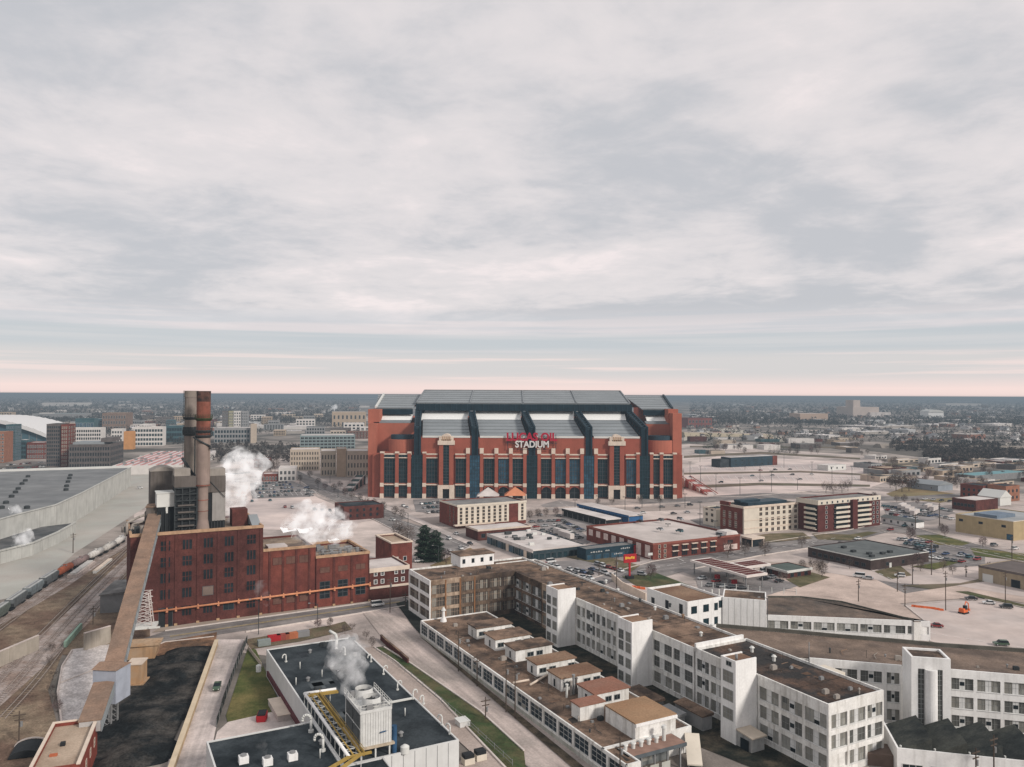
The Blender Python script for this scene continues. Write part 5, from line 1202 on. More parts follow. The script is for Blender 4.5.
MB().box(-6,-0.02,3,9,0,2.6).build('lean_to', mat('brown_shed_roof',(0.14,0.10,0.08),0.2,0.3), sw)
# ================================================================ dark roofed plant in the foreground
hB = 7.7
Rc = corner_frame(459, 739.7, z=hB)
kb = thing('industrial_building', 'low pale metal building with large near black roof crowded with vents', 'building', (Rc.x, Rc.y, 0), TH)
q1 = uv(334.7, 638.6, hB, Rc); q2 = uv(267.3, 650, hB, Rc); q3 = uv(313, 720.7, hB, Rc); q4 = uv(206.4, 741.8, hB, Rc); q5 = uv(211, 767, hB, Rc)
print('dark', q1, q2, q3, q4, q5)
xL = (q2[0]+q3[0])/2; yB = (q1[1]+q2[1])/2; yN = (q3[1]+q4[1])/2; xW = q4[0]; yF = -9.0
METW = mat('pale_metal_siding', (0.60,0.60,0.585), 0.07, 0.3, streak=0.12)
shell(kb, xL, 0, 0, yB, 0, hB, METW, ROOFD, par=0.25, t=0.35)
shell(kb, xW, xL-0.02, yF, yN, 0, hB, METW, ROOFD, par=0.25, t=0.35)
shell(kb, xL, -16.5, yF, -0.02, 0, hB-0.02, METW, ROOFD, par=0.25, t=0.35)
b = MB(); b.box(xL-0.45, xL-0.01, yN+0.5, yB-3, 1.2, 2.6); b.build('wall_panel', mat('maroon_panel',(0.12,0.045,0.05),0.2,0.4), kb)
MB().box(xL-1.2, xL-0.02, yN+3, yN+14, 0, 1.4).build('plinth', METW, kb)
for i in range(10): x = xL+(0-xL)*i/10; MB().box(x, x+0.09, -0.05, -0.005, 0.2, hB-0.2).build('panel_joint', GREYM, kb)
s0 = uv(381, 703, hB, Rc); s1 = uv(422, 697, hB, Rc)
MB().box(s0[0], -0.4, (s0[1]+s1[1])/2-0.2, (s0[1]+s1[1])/2+0.2, hB-0.24, hB+0.15).build('roof_curb', PALEP, kb)
# patched sheets on the roof
rz = random.Random(4)
for i in range(9):
    x = xL+4+rz.random()*(-xL-12); y = 3+rz.random()*(yB-10); MB().box(x, x+2+rz.random()*5, y, y+1.5+rz.random()*5, hB-0.249, hB-0.225).build('roof_patch', rz.choice([mat('roof_patch_grey',(0.075,0.085,0.09),0.3,0.4), mat('roof_patch_dark',(0.03,0.035,0.04),0.3,0.4)]), kb)
# gooseneck vents along the edges
def goose(px, py, r0=0.22, sc_=1.0, rz_=0, label=None):
    q = uv(px, py, hB, Rc); r = obj('gooseneck_vent', goose.me, kb, (q[0], q[1], hB-0.25), rz_); r.scale = (sc_,)*3; return r
b = MB(); pts = [(0,0,0),(0,0,1.6)]+[(0.55-0.55*math.cos(math.pi*i/6),0,1.6+0.55*math.sin(math.pi*i/6)) for i in range(1,7)]+[(1.1,0,1.3)]
b.path(pts, 0.17, 8).cyl(0,0,0,0.3,0.35,n=8); goose.me = b.mesh('gooseneck_vent', PALEP)
for px, py in ((371,661),(383.5,673.5),(397.5,689),(413,698),(423.5,703),(442,724),(286,661),(345,634+20),(450,733)): goose(px, py, rz_=R_(rz.choice([10,200,120])))
for px, py, s_ in ((311,731,1.7),(323,750,1.6)): goose(px, py, sc_=s_, rz_=R_(150))
for i, (px, py) in enumerate(((310,652),(323,645),(300,668),(332,668),(318,690),(296,684),(355,655),(345,670),(322,676),(308,680),(338,652),(330,700),(401,735),(352,640),(320,757),(321,743),(372,690),(405,715))):
    q = uv(px, py, hB, Rc); k = i % 3; b = MB()
    if k == 0: b.cyl(q[0],q[1],hB-0.25,hB+0.5,0.4,n=10).cyl(q[0],q[1],hB+.51,hB+.8,0.6,0.3,10)
    elif k == 1: b.box(q[0]-.9,q[0]+.9,q[1]-.7,q[1]+.7,hB-0.25,hB+0.6).box(q[0]-.7,q[0]+.7,q[1]-.5,q[1]+.5,hB+.61,hB+.75)
    else: b.tube((q[0],q[1],hB-.25),(q[0],q[1],hB+1.6),0.12)
    b.build('roof_vent', [GREYM, DKST, PALEP][k], kb)
# rooftop units on the near left wing
for px, py, lb in ((243.5,762,'left'),(267.5,764,'middle'),(292.5,759,'right')):
    p = G(px, py, hB); r = thing('rooftop_unit', f'{lb} one of three white rooftop air units at the bottom edge', 'air unit', (p.x, p.y, hB-0.25), TH, 'white rooftop air units')
    MB().box(-0.9,0.9,-0.8,0.8,0.15,1.5).build('casing', WHITE, r); MB().cyl(0.0,0,1.51,1.8,0.6,n=12).build('fan', GREYM, r); MB().box(-1,1,-0.9,0.9,0,0.149).build('base', DKST, r)
# ---------------- cooling tower
zc0 = hB+1.9
Cc = corner_frame(359.8, 750.5, z=zc0); lu = len_to(Cc, U(), 391.5); lv = len_to(Cc, V(), 343.5); zt = zat(Cc, 712)
print('cool', lu, lv, zt)
ct = thing('cooling_tower', 'white louvred cooling tower on steel legs giving off steam from the black roof', 'cooling tower', (Cc.x, Cc.y, 0), TH)
SIDE = mat('white_frp_siding', (0.60,0.60,0.58), 0.1, 0.6, streak=0.35, fine=0.06)
h0, h1 = zc0, zt
lv = min(max(lv, 9), 14)
b = MB().box(0.3, lu-0.1, 0.12, lv, h0+0.4, h1-0.6)
for i in range(13): x = 0.1+(lu-0.2)*i/12; b.box(x-0.04, x+0.04, 0.02, 0.119, h0+0.4, h1-0.4)
b.build('casing', SIDE, ct)
b = MB(); 
for i in range(2):
    for j in range(2):
        y0 = 0.5+(lv-1)*j/2; b.box(0.12, 0.299, y0, y0+(lv-1)/2-0.6, h0+0.7+(h1-h0-1)*i/2, h0+0.2+(h1-h0-1)*(i+1)/2)
b.build('louvre', mat('dark_louvre',(0.09,0.095,0.095),0.3,2.0), ct)
b = MB(); b.box(0, lu, 0, 0.118, h1-0.59, h1).box(0, 0.3, 0.12, lv, h1-0.59, h1).box(0.31, lu, 0.12, lv, h1-0.59, h1-0.25)
b.box(lu-.3, lu, .12, lv, h1-.24, h1); b.build('deck', SIDE, ct)
for j in range(2):
    cy_ = lv*(0.27+0.46*j); f = MB().cyl(lu*0.5, cy_, h1-0.24, h1+1.5, lu*0.30, lu*0.27, 20, cap=False).cyl(lu*0.5, cy_, h1+0.6, h1+0.62, lu*0.25, n=20, m=1); f.build('fan_stack', [SIDE, DKST], ct)
b = MB(); n = 8
for i in range(n+1):
    for s_ in (0.1, lu-0.1): b.tube((s_, lv*i/n, h1-.2), (s_, lv*i/n, h1+1.1), 0.05, n=4)
    b.tube((lu*i/n, 0.1, h1), (lu*i/n, 0.1, h1+1.1), 0.05, n=4)
for z in (0.55, 1.1): b.tube((.1,.1,h1+z),(.1,lv,h1+z),0.05,n=4).tube((lu-.1,.1,h1+z),(lu-.1,lv,h1+z),0.05,n=4).tube((.1,.1,h1+z),(lu-.1,.1,h1+z),0.05,n=4)
b.build('railing', PALEP, ct)
b = MB(); rz = random.Random(6)
for i in range(10): x, y, s_ = rz.random()*lu*0.8, rz.random()*lv*0.9, 0.3+rz.random()*0.5; b.box(x, x+s_*2, y, y+s_, h1-.24, h1+s_*1.6)
b.path([(0.8,1,h1+.4),(lu-1,1,h1+.4),(lu-1,lv-1,h1+.4)],0.22); b.build('deck_pipework', GREYM, ct)
b = MB()
for x in (0.4, lu/2, lu-0.4):
    for y in (0.3, lv/2, lv-0.3): b.box(x-0.15, x+0.15, y-0.15, y+0.15, hB-0.25, h0)
b.build('leg', PALEP, ct)
MB().box(-0.3, lu+0.5, -0.4, lv, h0, h0+0.39).build('basin', mat('rust_edge_basin',(0.48,0.40,0.30),0.2,0.5,streak=0.5), ct)
b = MB(); b.cyl(lu+0.8, 0.8, hB-0.25, h0+3.2, 0.55, n=12).tube((lu+0.8,0.8,h0+2.6),(lu-2.5,-0.25,h0+2.8),0.14); b.build('blue_tank', mat('blue_pump_paint',(0.035,0.085,0.16),0.2,0.5), ct)
MB().cyl(lu+2.6,-0.5,hB-.25,hB+1.0,0.9,n=14).cyl(lu+2.6,-.5,hB+1.01,hB+1.4,0.9,0.3,14).build('strainer', PALEP, ct)
# ---------------- pipe rack
YEL = mat('yellow_handrail', (0.36,0.245,0.07), 0.15, 0.6, streak=0.25)
A = G(304.5, 693.5, hB+2.2); B_ = G(349, 757, hB+2.2); Cb = G(336, 689, hB+2.2)
pr = thing('pipe_rack', 'white and yellow elevated pipe rack leading to the cooling tower', 'pipe rack', (A.x, A.y, 0), 0)
A0 = Vector((0,0,hB+2.2)); B0 = Vector((B_.x-A.x, B_.y-A.y, hB+2.2)); C0_ = Vector((Cb.x-A.x, Cb.y-A.y, hB+2.2))
d = (B0-A0).normalized(); sd = Vector((-d.y, d.x, 0)); sd = sd if sd.x > 0 else -sd
b = MB().tube(A0, B0, 0.34, n=10).tube(A0, C0_, 0.34, n=10); b.build('pipe', WHITE, pr)
b = MB().tube(A0+sd*1.0, B0+sd*1.0, 0.16, n=8).tube(A0+sd*1.0+d*1.0, C0_+d*1.0, 0.16, n=8); b.build('pipe', YEL, pr)
b = MB(); b.bar(A0+sd*2.4+d*2, B0+sd*2.4, 0.3, 0.35); b.bar(A0+sd*3.0+d*2, B0+sd*3.0, 0.25, 0.9); b.bar(A0+d*2, C0_+d*2, 0.3, 0.5)
b.bar(B0, B0+Vector((-3.2,-5.0,-0.2)), 0.5, 0.5); b.bar(B0+sd*2.2, B0+Vector((-1.2,-5.6,-0.2)), 0.5, 0.5); b.bar(B0, B0+sd*4.5, 0.5, 0.4); b.build('gangway', YEL, pr)
b = MB(); n = 11
for i in range(n+1):
    p = A0.lerp(B0, i/n); b.tube(p, p+sd*2.4, 0.09, n=4); b.tube((p.x,p.y,hB-.25),p,0.1,n=4); q = p+sd*2.4; b.tube((q.x,q.y,hB-.25),q,0.1,n=4)
    if i < n: p2 = A0.lerp(B0,(i+1)/n); b.tube(p, p2+sd*2.4, 0.07, n=4)
b.build('rack_frame', PALEP, pr)
b = MB(); 
for i in range(9):
    p = A0.lerp(B0, (i+0.5)/9)+sd*3.0; b.tube(p, p+Vector((0,0,1.1)), 0.05, n=4)
p, q = A0+sd*3.0+d*2+Vector((0,0,1.1)), B0+sd*3.0+Vector((0,0,1.1)); b.tube(p, q, 0.06, n=4); b.tube(p-Vector((0,0,.5)), q-Vector((0,0,.5)), 0.05, n=4); b.build('handrail', YEL, pr)
# white exhaust hook at the back of the roof
p = G(336.5, 651, hB); r = thing('exhaust_pipe', 'curved white exhaust pipe at the rear edge of the black roof', 'pipe', (p.x, p.y, hB-0.25), 0)
MB().path([(1.5,-1,0.4),(0.2,-0.3,0.5),(-0.2,0,1.2),(0,0.4,3.4),(-0.5,1,4.6),(-2.4,1.6,5.4)],0.42,10).build('pipe', PALEP, r)
# condensers by the wall at the lower edge
for px, py, lb, mt_ in ((468,764,'black topped condenser by the pale wall, left of the two at the lower edge',BLK),(480,760,'black topped condenser by the pale wall, right of the two at the lower edge',BLK)):
    p = G(px, py, 0); r = thing('air_condenser', lb, 'air unit', (p.x, p.y, 0), TH); MB().box(-1.2,1.2,-1,1,0,1.5).build('casing', CREAM, r); MB().box(-1.1,1.1,-.9,.9,1.51,2.3).build('fan_box', mt_, r)
p = G(452, 727, 0); r = thing('small_shed', 'small white flat topped shed at the right wall of the black roofed plant', 'shed', (G(458,727).x, G(458,727).y, 0), TH)
MB().box(0,3.2,-1.5,2.2,0,3.2).build('wall', METW, r); MB().box(-.2,3.4,-1.7,2.4,3.21,3.4).build('roof', PALEP, r); r.scale = (.8,.8,.45)
# skip and yard things
p = G(261.5, 722, 0); r = thing('skip', 'red open skip with black load on the small concrete yard', 'skip', (p.x, p.y, 0), TH-18)
b = MB(); b.hexa([(-1.6,-1.4,0.2),(1.6,-1.4,0.2),(1.6,3.4,0.2),(-1.6,3.4,0.2)],[(-1.8,-1.5,2.2),(1.8,-1.5,2.2),(1.8,4.2,2.2),(-1.8,4.2,2.2)]); b.build('body', REDP, r)
MB().box(-1.5,1.5,-1.2,3.9,2.21,2.6).build('load', BLK, r); r.scale = (.62,.62,.8)
for y in (-1,0.3,1.6,2.9): MB().box(-1.95,-1.81,y,y+.2,.3,2.1).box(1.81,1.95,y,y+.2,.3,2.1).build('rib', REDP, r)
p = G(284, 722, 0); r = thing('concrete_block', 'pale concrete loading block at the foot of the black roofed plant', 'block', (p.x, p.y, 0), TH)
MB().box(-1.5,3.5,0,12,0,1.6).build('body', CONC, r); MB().box(-1.6,3.6,-.1,12.1,1.61,1.75).build('coping', LIME, r)
for i, (px, py, mt_, nm) in enumerate(((274,641.5,REDP,'dark red'),(283,640.2,mat('faded_red_paint',(0.27,0.07,0.055),0.2,0.4),'faded red'),(291.5,639,mat('orange_paint',(0.40,0.14,0.07),0.15,0.4),'orange'),(303,637,GREYM,'grey'),(264,646,mat('teal_grey_paint',(0.22,0.25,0.24),0.15,0.4),'grey green'))):
    p = G(px, py, 0); r = thing('shipping_container', f'{nm} steel container in the yard behind the black roofed plant', 'container', (p.x, p.y, 0), TH)
    b = MB().box(-2.4,2.4,-1.2,1.2,0.15,2.5)
    for k in range(12): b.box(-2.35+k*.4,-2.2+k*.4,-1.26,-1.201,.2,2.45)
    b.build('body', mt_, r); MB().box(2.401,2.46,-1.1,1.1,.2,2.45).build('door', mt_, r); MB().box(-2.45,2.46,-1.27,1.27,2.51,2.6).build('roof', mt_, r); r.scale = (.8,.8,.8)
p = G(258.5, 672, 0); r = thing('storage_tank', 'white upright tank against the left wall of the black roofed plant', 'tank', (p.x, p.y, 0), TH)
MB().cyl(0,0,0,3.2,1.2,n=16).build('shell', WHITE, r); MB().cyl(0,0,3.21,3.7,1.2,.3,16).build('dome', PALEP, r); r.scale = (.6,.6,.6)
# ================================================================ buildings between the factory and the stadium
# hotel below the stadium
r, lu, lv, c = site('hotel', 'six storey cream and brick hotel with window columns in front of the stadium', 'hotel', 457, 528.8, 526, 439.4)
h = zat(c, 505.6)
shell(r, 0, lu, 0, lv, 0, h, BRICK, GRAVG, par=0.6)
b = MB(); b.box(0.3, lu*0.74, -0.25, -0.01, 2.0, h+0.3).box(lu*0.88, lu, -0.25, -0.01, 2.0, h+0.3); b.build('wall_panel', CREAM, r)
MB().box(-0.2, lu+0.2, -0.45, -0.26, h-0.9, h+0.4).box(-0.3, -0.01, 0, lv, h-0.7, h+0.2).build('cornice', CREAM, r)
wz = [2.6+i*(h-3.6)/5 for i in range(5)]
rowwin(r, winmesh(1.5, 1.5, 2, 1, FRAMET, GLK, 0.1, fr=0.1), 'v', 0.6, lu*0.73, 9, wz, 0, 0.26)
rowwin(r, winmesh(1.5, 1.5, 2, 1, FRAMET, GLK, 0.1, fr=0.1), 'v', lu*0.9, lu*0.98, 1, wz, 0, 0.26)
rowwin(r, winmesh(1.1, 1.3, 1, 1, FRAMET, GLK, 0.1, fr=0.1), 'u', 2, lv*0.5, 2, wz, 0, 0)
MB().box(-2.5, lu*0.5, -3.2, -0.3, 2.0, 2.6).build('canopy', LIME, r)
r, lu, lv, c = site('brick_building', 'low brick podium with pale roof between the hotel and the white roofed shops', 'building', 478, 541, 530.5, 475, lv=16)
h = zat(c, 530); shell(r, 0, lu, 0, lv, 0, h, BRICKD, ROOFW, par=0.3)
MB().box(-0.2, lu+0.1, -0.2, -0.01, h-0.8, h+0.15).box(-0.2, -0.01, 0, lv, h-.8, h+.15).build('cornice', LIME, r); rowwin(r, winmesh(2.2,2.0,2,1,FRAMED,GLK), 'v', 1, lu-1, 7, [1.6])
# white roofed shop block
r, lu, lv, c = site('shop_block', 'single storey shop block with broad white roof and dark glazed fronts', 'shop', 533, 561, 585.3, 487)
h = zat(c, 550); shell(r, 0, lu, 0, lv, 0, h, mat('dark_blue_shopfront',(0.035,0.055,0.065),0.25,0.3), ROOFW, par=0.25)
MB().box(-0.25, -0.01, 0, lv, h-1.5, h+0.2).box(-.25, lu+.1, -0.25, -.01, h-0.5, h+.2).build('cornice', ROOFW, r)
for i in range(8): 
    if i in (1, 4): MB().box(-0.2,-0.01, lv*i/8, lv*(i+.45)/8, 0, h-1.6).build('pier', LIME, r)
    put(r, winmesh(lv/8*0.62, h-2.3, 3, 1, FRAMEG, GLB if i%2 else GLD, 0.1), 'u', lv*(i+0.65)/8, 0.3)
for i in range(9): put(r, winmesh(lu/9*0.7, 2.6, 3, 1, FRAMED, GLD, 0.08), 'v', lu*(i+0.5)/9, 0.5)
rz = random.Random(21)
for i in range(16): 
    x, y = 3+rz.random()*(lu-7), 3+rz.random()*(lv-7); s_ = 0.8+rz.random()*1.2; MB().box(x, x+s_*1.6, y, y+s_, h-0.25, h+s_*0.7).build('roof_unit', rz.choice([GREYM, DKST, PALEP]), r)
# dark blue long shop with white sign
r, lu, lv, c = site('shop', 'dark blue long shop front with white sign strips before the brick car park building', 'shop', 586, 561, 641, 580, lv=8)
h = 5.6; shell(r, 0, lu, 0, lv, 0, h, mat('navy_shopfront',(0.02,0.042,0.058),0.2,0.4), GRAVG, par=0.3)
for a, b_, z in ((0.08,0.3,3.6),(0.34,0.42,3.7),(0.5,0.66,1.6),(0.62,0.8,3.9)):
    for k in range(5): MB().box(lu*(a+(b_-a)*k/5), lu*(a+(b_-a)*(k+0.65)/5), -0.12,-0.01, z, z+0.5+0.15*(k%2)).build('sign_panel', mat('faded_sign',(.40,.40,.39),.2,.6), r)
for i in range(7): put(r, winmesh(lu/7*0.7, 2.2, 3, 1, FRAMED, GLB, 0.08), 'v', lu*(i+0.5)/7, 0.4)
MB().box(lu-4.5, lu-.3, -0.15,-0.01, 0.4, 5.2).build('sign_panel', REDP, r)
# long open sheds
for (xn, yn, pv, lu_, lb, mw) in ((606,527.5,563,10,'long low shed with flat white roof and dark open side',BLK),(629,523.5,578,11,'long low shed with flat white roof and bright blue side',mat('blue_cladding',(0.035,0.11,0.24),0.12,0.3))):
    r, lu, lv, c = site('shed', lb, 'shed', xn, yn, 0, pv, lu=lu_)
    b = MB().box(0.3, lu, 0.3, lv, 0, 4.4); b.build('wall', mw, r)
    MB().box(-0.6, lu+0.6, -0.6, lv+0.6, 4.41, 5.1).build('roof', ROOFW, r); MB().box(-0.65,-0.61,-.6,lv+.6,3.6,5.0).build('fascia', mw, r)
    for i in range(9): MB().box(-0.4,-0.1, lv*i/8-.15, lv*i/8+.15, 0, 4.4).build('post', GREYM, r)
# brick car park building
r, lu, lv, c = site('parking_building', 'two storey red brick building with pale rooftop car park and arched windows', 'car park', 653, 560.5, 740, 586.5)
h = zat(c, 543.5); shell(r, 0, lu, 0, lv, 0, h, BRICK, mat('deck_concrete',(0.56,0.50,0.465),0.1,0.1,c2=(0.46,0.41,0.38),c2scale=0.03), par=0.9, t=0.5)
MB().box(-0.15, lu+0.15, -0.15, -0.01, h-0.9, h+0.1).box(-0.15, -0.01, 0, lv, h-.9, h+.1).build('cornice', mat('red_brown_coping',(0.24,0.085,0.065),0.15,0.3), r)
PINKP = mat('pink_white_panel', (0.62,0.50,0.46), 0.12, 0.5)
for i in range(8):
    y = lv*(i+0.6)/8.2
    put(r, winmesh(3.6, 3.0, 2, 2, PINKP, PINKP, 0.1), 'u', y, h-4.6); 
    if i < 5: put(r, winmesh(3.6, 2.6, 2, 2, PINKP, PINKP, 0.1), 'u', y, 0.9)
wa = winmesh(3.4, 2.2, 3, 1, BRICKD, GLK, 0.2)
for i in range(5):
    x = lu*(0.24+0.108*i); put(r, wa, 'v', x, h-4.4); put(r, wa, 'v', x, 0.9)
    MB().box(x-1.9, x+1.9, -0.9, -0.01, h-2.1, h-1.7).box(x-1.9, x+1.9, -0.9, -0.01, 3.3, 3.7).build('awning', LIME, r)
for x in (0.07, 0.13):
    for z in (0.9, 3.2, 5.6): put(r, winmesh(1.2,1.5,1,2,LIME,GLK), 'v', lu*x, z)
put(r, winmesh(3.8,2.4,2,1,PINKP,PINKP), 'v', lu*0.84, 1.0); put(r, winmesh(3.8,2.4,2,1,PINKP,PINKP), 'v', lu*0.93, 1.0); put(r, winmesh(3.4,1.6,3,1,BRICKD,GLK,0.2), 'v', lu*0.88, h-4)
MB().hexa([(lu-9,0.51,h),(lu-.5,0.51,h),(lu-.5,9,h),(lu-9,9,h)],[(lu-8,1,h+1.6),(lu-1.5,1,h+1.6),(lu-1.5,8,h+1.6),(lu-8,8,h+1.6)]).build('stair_head', ROOFW, r)
# second hotel
r, lu, lv, c = site('hotel', 'five storey cream hotel with brick left face and dark roof garden', 'hotel', 744, 534.5, 799.6, 720.7)
h = zat(c, 507); shell(r, 0, lu, 0, lv, 0, h, CREAM, ROOFD, par=0.8)
MB().box(-0.35, -0.01, 1.0, lv, 0, h-1.0).build('wall_panel', BRICK, r); MB().box(-0.6, lu+.2, -0.3, -.01, h-1.0, h+.3).box(-0.7, -.01, 0, lv, h-.99, h+.3).build('cornice', LIME, r)
MB().box(0, lu, -0.2, -0.01, 2.9, 3.4).box(0, lu, -.2, -.01, h*0.48, h*0.48+.35).build('string_course', LIME, r)
wz = [0.4, 3.9, 7.0, h*0.48+1.0, h*0.48+4.1]
for i in range(7): rowwin(r, winmesh(2.0, 1.8, 2, 1, FRAMET, GLK, 0.25, fr=0.1), 'v', lu*(0.24+0.105*i), lu*(0.24+0.105*(i+1)), 1, [0.5, 3.8, 6.6, 10.0, 12.8][:5] if h > 14 else wz)
for i in range(3): rowwin(r, winmesh(1.6, 3.8, 2, 3, LIME, GLK, 0.25), 'u', lv*(0.2+0.25*i), lv*(0.2+0.25*(i+1)), 1, [3.0, 8.0], 0, 0.36)
MB().box(lu*0.2, lu*0.9, lv*0.3, lv*0.9, h-0.79, h+1.0).box(lu*0.15, lu*0.5, lv*0.5, lv*0.8, h+1.01, h+2.2).build('roof_plant', NAVY2, r)
MB().box(-1.6, -0.02, lv*0.55, lv*0.95, h-0.4, h+1.6).build('roof_gable', BRICK, r)
r, lu, lv, c = site('hotel_wing', 'small cream hotel wing left of the brick faced hotel', 'hotel', 716, 527, 722, 703)
h = zat(c, 509); shell(r, 0, lu+6, 0, lv, 0, h, CREAM, ROOFD, par=0.5); rowwin(r, winmesh(1.8,1.7,2,1,FRAMET,GLK), 'u', 1, lv-1, 2, (2.5,6,9.5)); MB().box(-.2,lu+6,-.2,-.01,h-.6,h+.2).box(-.2,-.01,0,lv,h-.6,h+.2).build('cornice', LIME, r)
r, lu, lv, c = site('portico', 'flat white entrance portico in front of the cream hotel', 'canopy', 752, 547.5, 771, 741, lu=9)
MB().box(-.3, lu, -.3, lv, 4.0, 4.9).build('canopy', LIME, r); MB().box(0.4, lu-.4, 0.4, lv-.4, 0.02, 3.9).build('lobby_glass', GLK, r)
for x in (0.1, lu-.5):
    for y in (0.1, lv-.5): MB().box(x, x+.4, y, y+.4, 0, 3.99).build('column', LIME, r)
# brick and white apartment block
r, lu, lv, c = site('apartment_block', 'six storey brick apartment block with stacked white balconies', 'apartments', 818, 532.5, 880, 796.5)
h = zat(c, 500.7); shell(r, 0, lu, 0, lv, 0, h, mat('wine_brick',(0.10,0.034,0.031),0.2,0.3), GRAVG, par=0.8)
MB().box(-.4, lu+.4, -.4, -.01, h-2.6, h+.2).box(-.4, -.01, 0, lv, h-2.6, h+.2).build('cornice', CREAM, r)
nf = 5
for (f, a, b_) in (('v', 0.25, 0.47), ('v', 0.58, 0.82), ('u', 0.04, 0.56)):
    L0 = lu if f == 'v' else lv
    for k in range(nf):
        z = 1.6+(h-4.4)*k/nf
        if f == 'v':
            MB().box(L0*a, L0*b_, -1.6, -0.01, z, z+0.25).box(L0*a, L0*b_, -1.62, -1.5, z+.26, z+1.35).build('balcony', CREAM, r)
            MB().box(L0*a, L0*b_, -0.06, -0.005, z+.26, z+2.6).build('window', GLK, r)
        else:
            MB().box(-1.6, -0.01, L0*a, L0*b_, z, z+0.25).box(-1.62, -1.5, L0*a, L0*b_, z+.26, z+1.35).build('balcony', CREAM, r)
            MB().box(-0.06, -0.005, L0*a, L0*b_, z+.26, z+2.6).build('window', GLK, r)
rowwin(r, winmesh(1.2,1.3,1,1,FRAMEW,GLK), 'v', 0.5, lu-.5, 12, [h-2.2], 0, 0.41)
rowwin(r, winmesh(1.3,1.6,1,1,FRAMEW,GLK), 'v', lu*.86, lu*.99, 2, [2+(h-4.4)*k/nf for k in range(nf)])
rowwin(r, winmesh(1.3,1.6,1,1,FRAMEW,GLK), 'v', lu*.06, lu*.2, 1, [2+(h-4.4)*k/nf for k in range(nf)])
MB().box(lu*.5, lu*.58, -2.2, -.01, 0, h-1).build('stair_bay', mat('wine_brick',(0.10,0.034,0.031)), r)
# filling station
CANR = mat('canopy_white', (0.66,0.60,0.56), 0.08, 0.3)
r, lu, lv, c = site('filling_station', 'L shaped filling station canopy with dark red beams on a white roof', 'filling station', 746.5, 591, 760.5, 690)
h = 5.0+1.2; lu = max(lu, 7)
def canopy(x0, x1, y0, y1, z, nm=3):
    MB().box(x0, x1, y0, y1, z-0.9, z).build('canopy', CANR, r)
    n = max(2, int((y1-y0)/3.2)); mred = mat('dark_red_beam',(0.105,0.036,0.032),0.25,0.4)
    for i in range(n): MB().box(x0+1, x1-1, y0+1+(y1-y0-2)*i/n, y0+1+(y1-y0-2)*(i+0.78)/n, z+.005, z+.12).build('roof_strip', mred, r)
    for x in (x0+1.2, x1-1.5):
        for k in range(nm): y = y0+1.5+(y1-y0-3)*k/(nm-1); MB().box(x, x+.35, y, y+.35, 0, z-.91).build('column', GREYM, r)
canopy(0, lu+4, 0, lv, h, 4); canopy(lu+4.1, lu+19, lv*0.36, lv*0.36+10, h, 2)
MB().box(3, 5, lv*.3, lv*.34, 0, 1.9).box(3, 5, lv*.6, lv*.64, 0, 1.9).build('fuel_pump', REDP, r)
r, lu, lv, c = site('kiosk', 'low brick building with green grey roof beside the filling station', 'building', 787, 579, 811, 764)
h = zat(c, 571); shell(r, 0, lu, 0, lv, 0, h, BRICKD, mat('green_grey_roof',(0.085,0.105,0.095),0.2,0.2), par=0.2); MB().box(-.5, lu+.5, -.5, -.01, h-.9, h+.1).box(-.5,-.01,0,lv,h-.9,h+.1).build('fascia', PALEP, r)
rowwin(r, winmesh(1.8,1.6,2,1,FRAMED,GLK), 'v', 1, lu-1, 3, [0.6]); rowwin(r, winmesh(1.8,1.6,2,1,FRAMED,GLK), 'u', 1, lv-1, 2, [.6])
# dark flat roofed building
r, lu, lv, c = site('brick_building', 'long dark brick building with broad grey green flat roof', 'building', 870.6, 571, 928.7, 808)
h = zat(c, 559.7); shell(r, 0, lu, 0, lv, 0, h, mat('black_brown_brick',(0.062,0.045,0.042),0.25,0.3,streak=0.2), mat('slate_flat_roof',(0.105,0.115,0.115),0.18,0.12,c2=(0.14,0.15,0.145),c2scale=0.05), par=0.4)
MB().box(-.2, lu+.2, -.2, -.01, h-.35, h+.08).box(-.2,-.01,0,lv,h-.35,h+.08).build('coping', PALEP, r)
rowwin(r, winmesh(2.0,1.5,2,1,FRAMED,GLK), 'u', 2, lv-2, 9, [1.4]); rowwin(r, winmesh(1.6,1.5,2,1,FRAMED,GLK), 'v', 6, lu-2, 3, [1.4]); put(r, winmesh(1.3,2.2,1,1,FRAMEW,PALEP), 'v', lu*.33, .1, name='door')
rz = random.Random(9)
for x, y in ((.15,.12),(.25,.25),(.4,.18),(.55,.2),(.3,.7),(.2,.45)): MB().box(lu*x, lu*x+2.4, lv*y, lv*y+1.6, h-.39, h+.7).build('roof_unit', DKST, r)
# tan buildings at the right edge
TANW = mat('tan_block_wall', (0.40,0.315,0.185), 0.1, 0.3, streak=0.2)
r, lu, lv, c = site('warehouse', 'large tan block warehouse with grey roof at the right edge', 'warehouse', 1013.5, 541, 1060, 955.6, lu=45)
h = zat(c, 521.5); shell(r, 0, lu, 0, lv, 0, h, TANW, mat('pale_grey_roof',(0.36,0.37,0.37),0.1,0.1,c2=(0.28,0.29,0.29),c2scale=0.04), par=0.5)
for y in (.16,.55,.9): put(r, winmesh(2.2,1.2,1,1,FRAMED,GLK), 'u', lv*y, h-4)
MB().box(lu*.1, lu*.5, lv*.35, lv*.75, h-.49, h+1.3).build('roof_plant', mat('blue_grey_plant',(0.16,0.20,0.25),0.2,0.3), r); MB().box(-.15,-.01,0,lv,h-.3,h+.1).box(-.15,lu,-.15,-.01,h-.3,h+.1).build('coping', CREAM, r)
put(r, winmesh(3.2,3.0,1,1,FRAMED,GLB), 'u', lv*.06, .3, name='door')
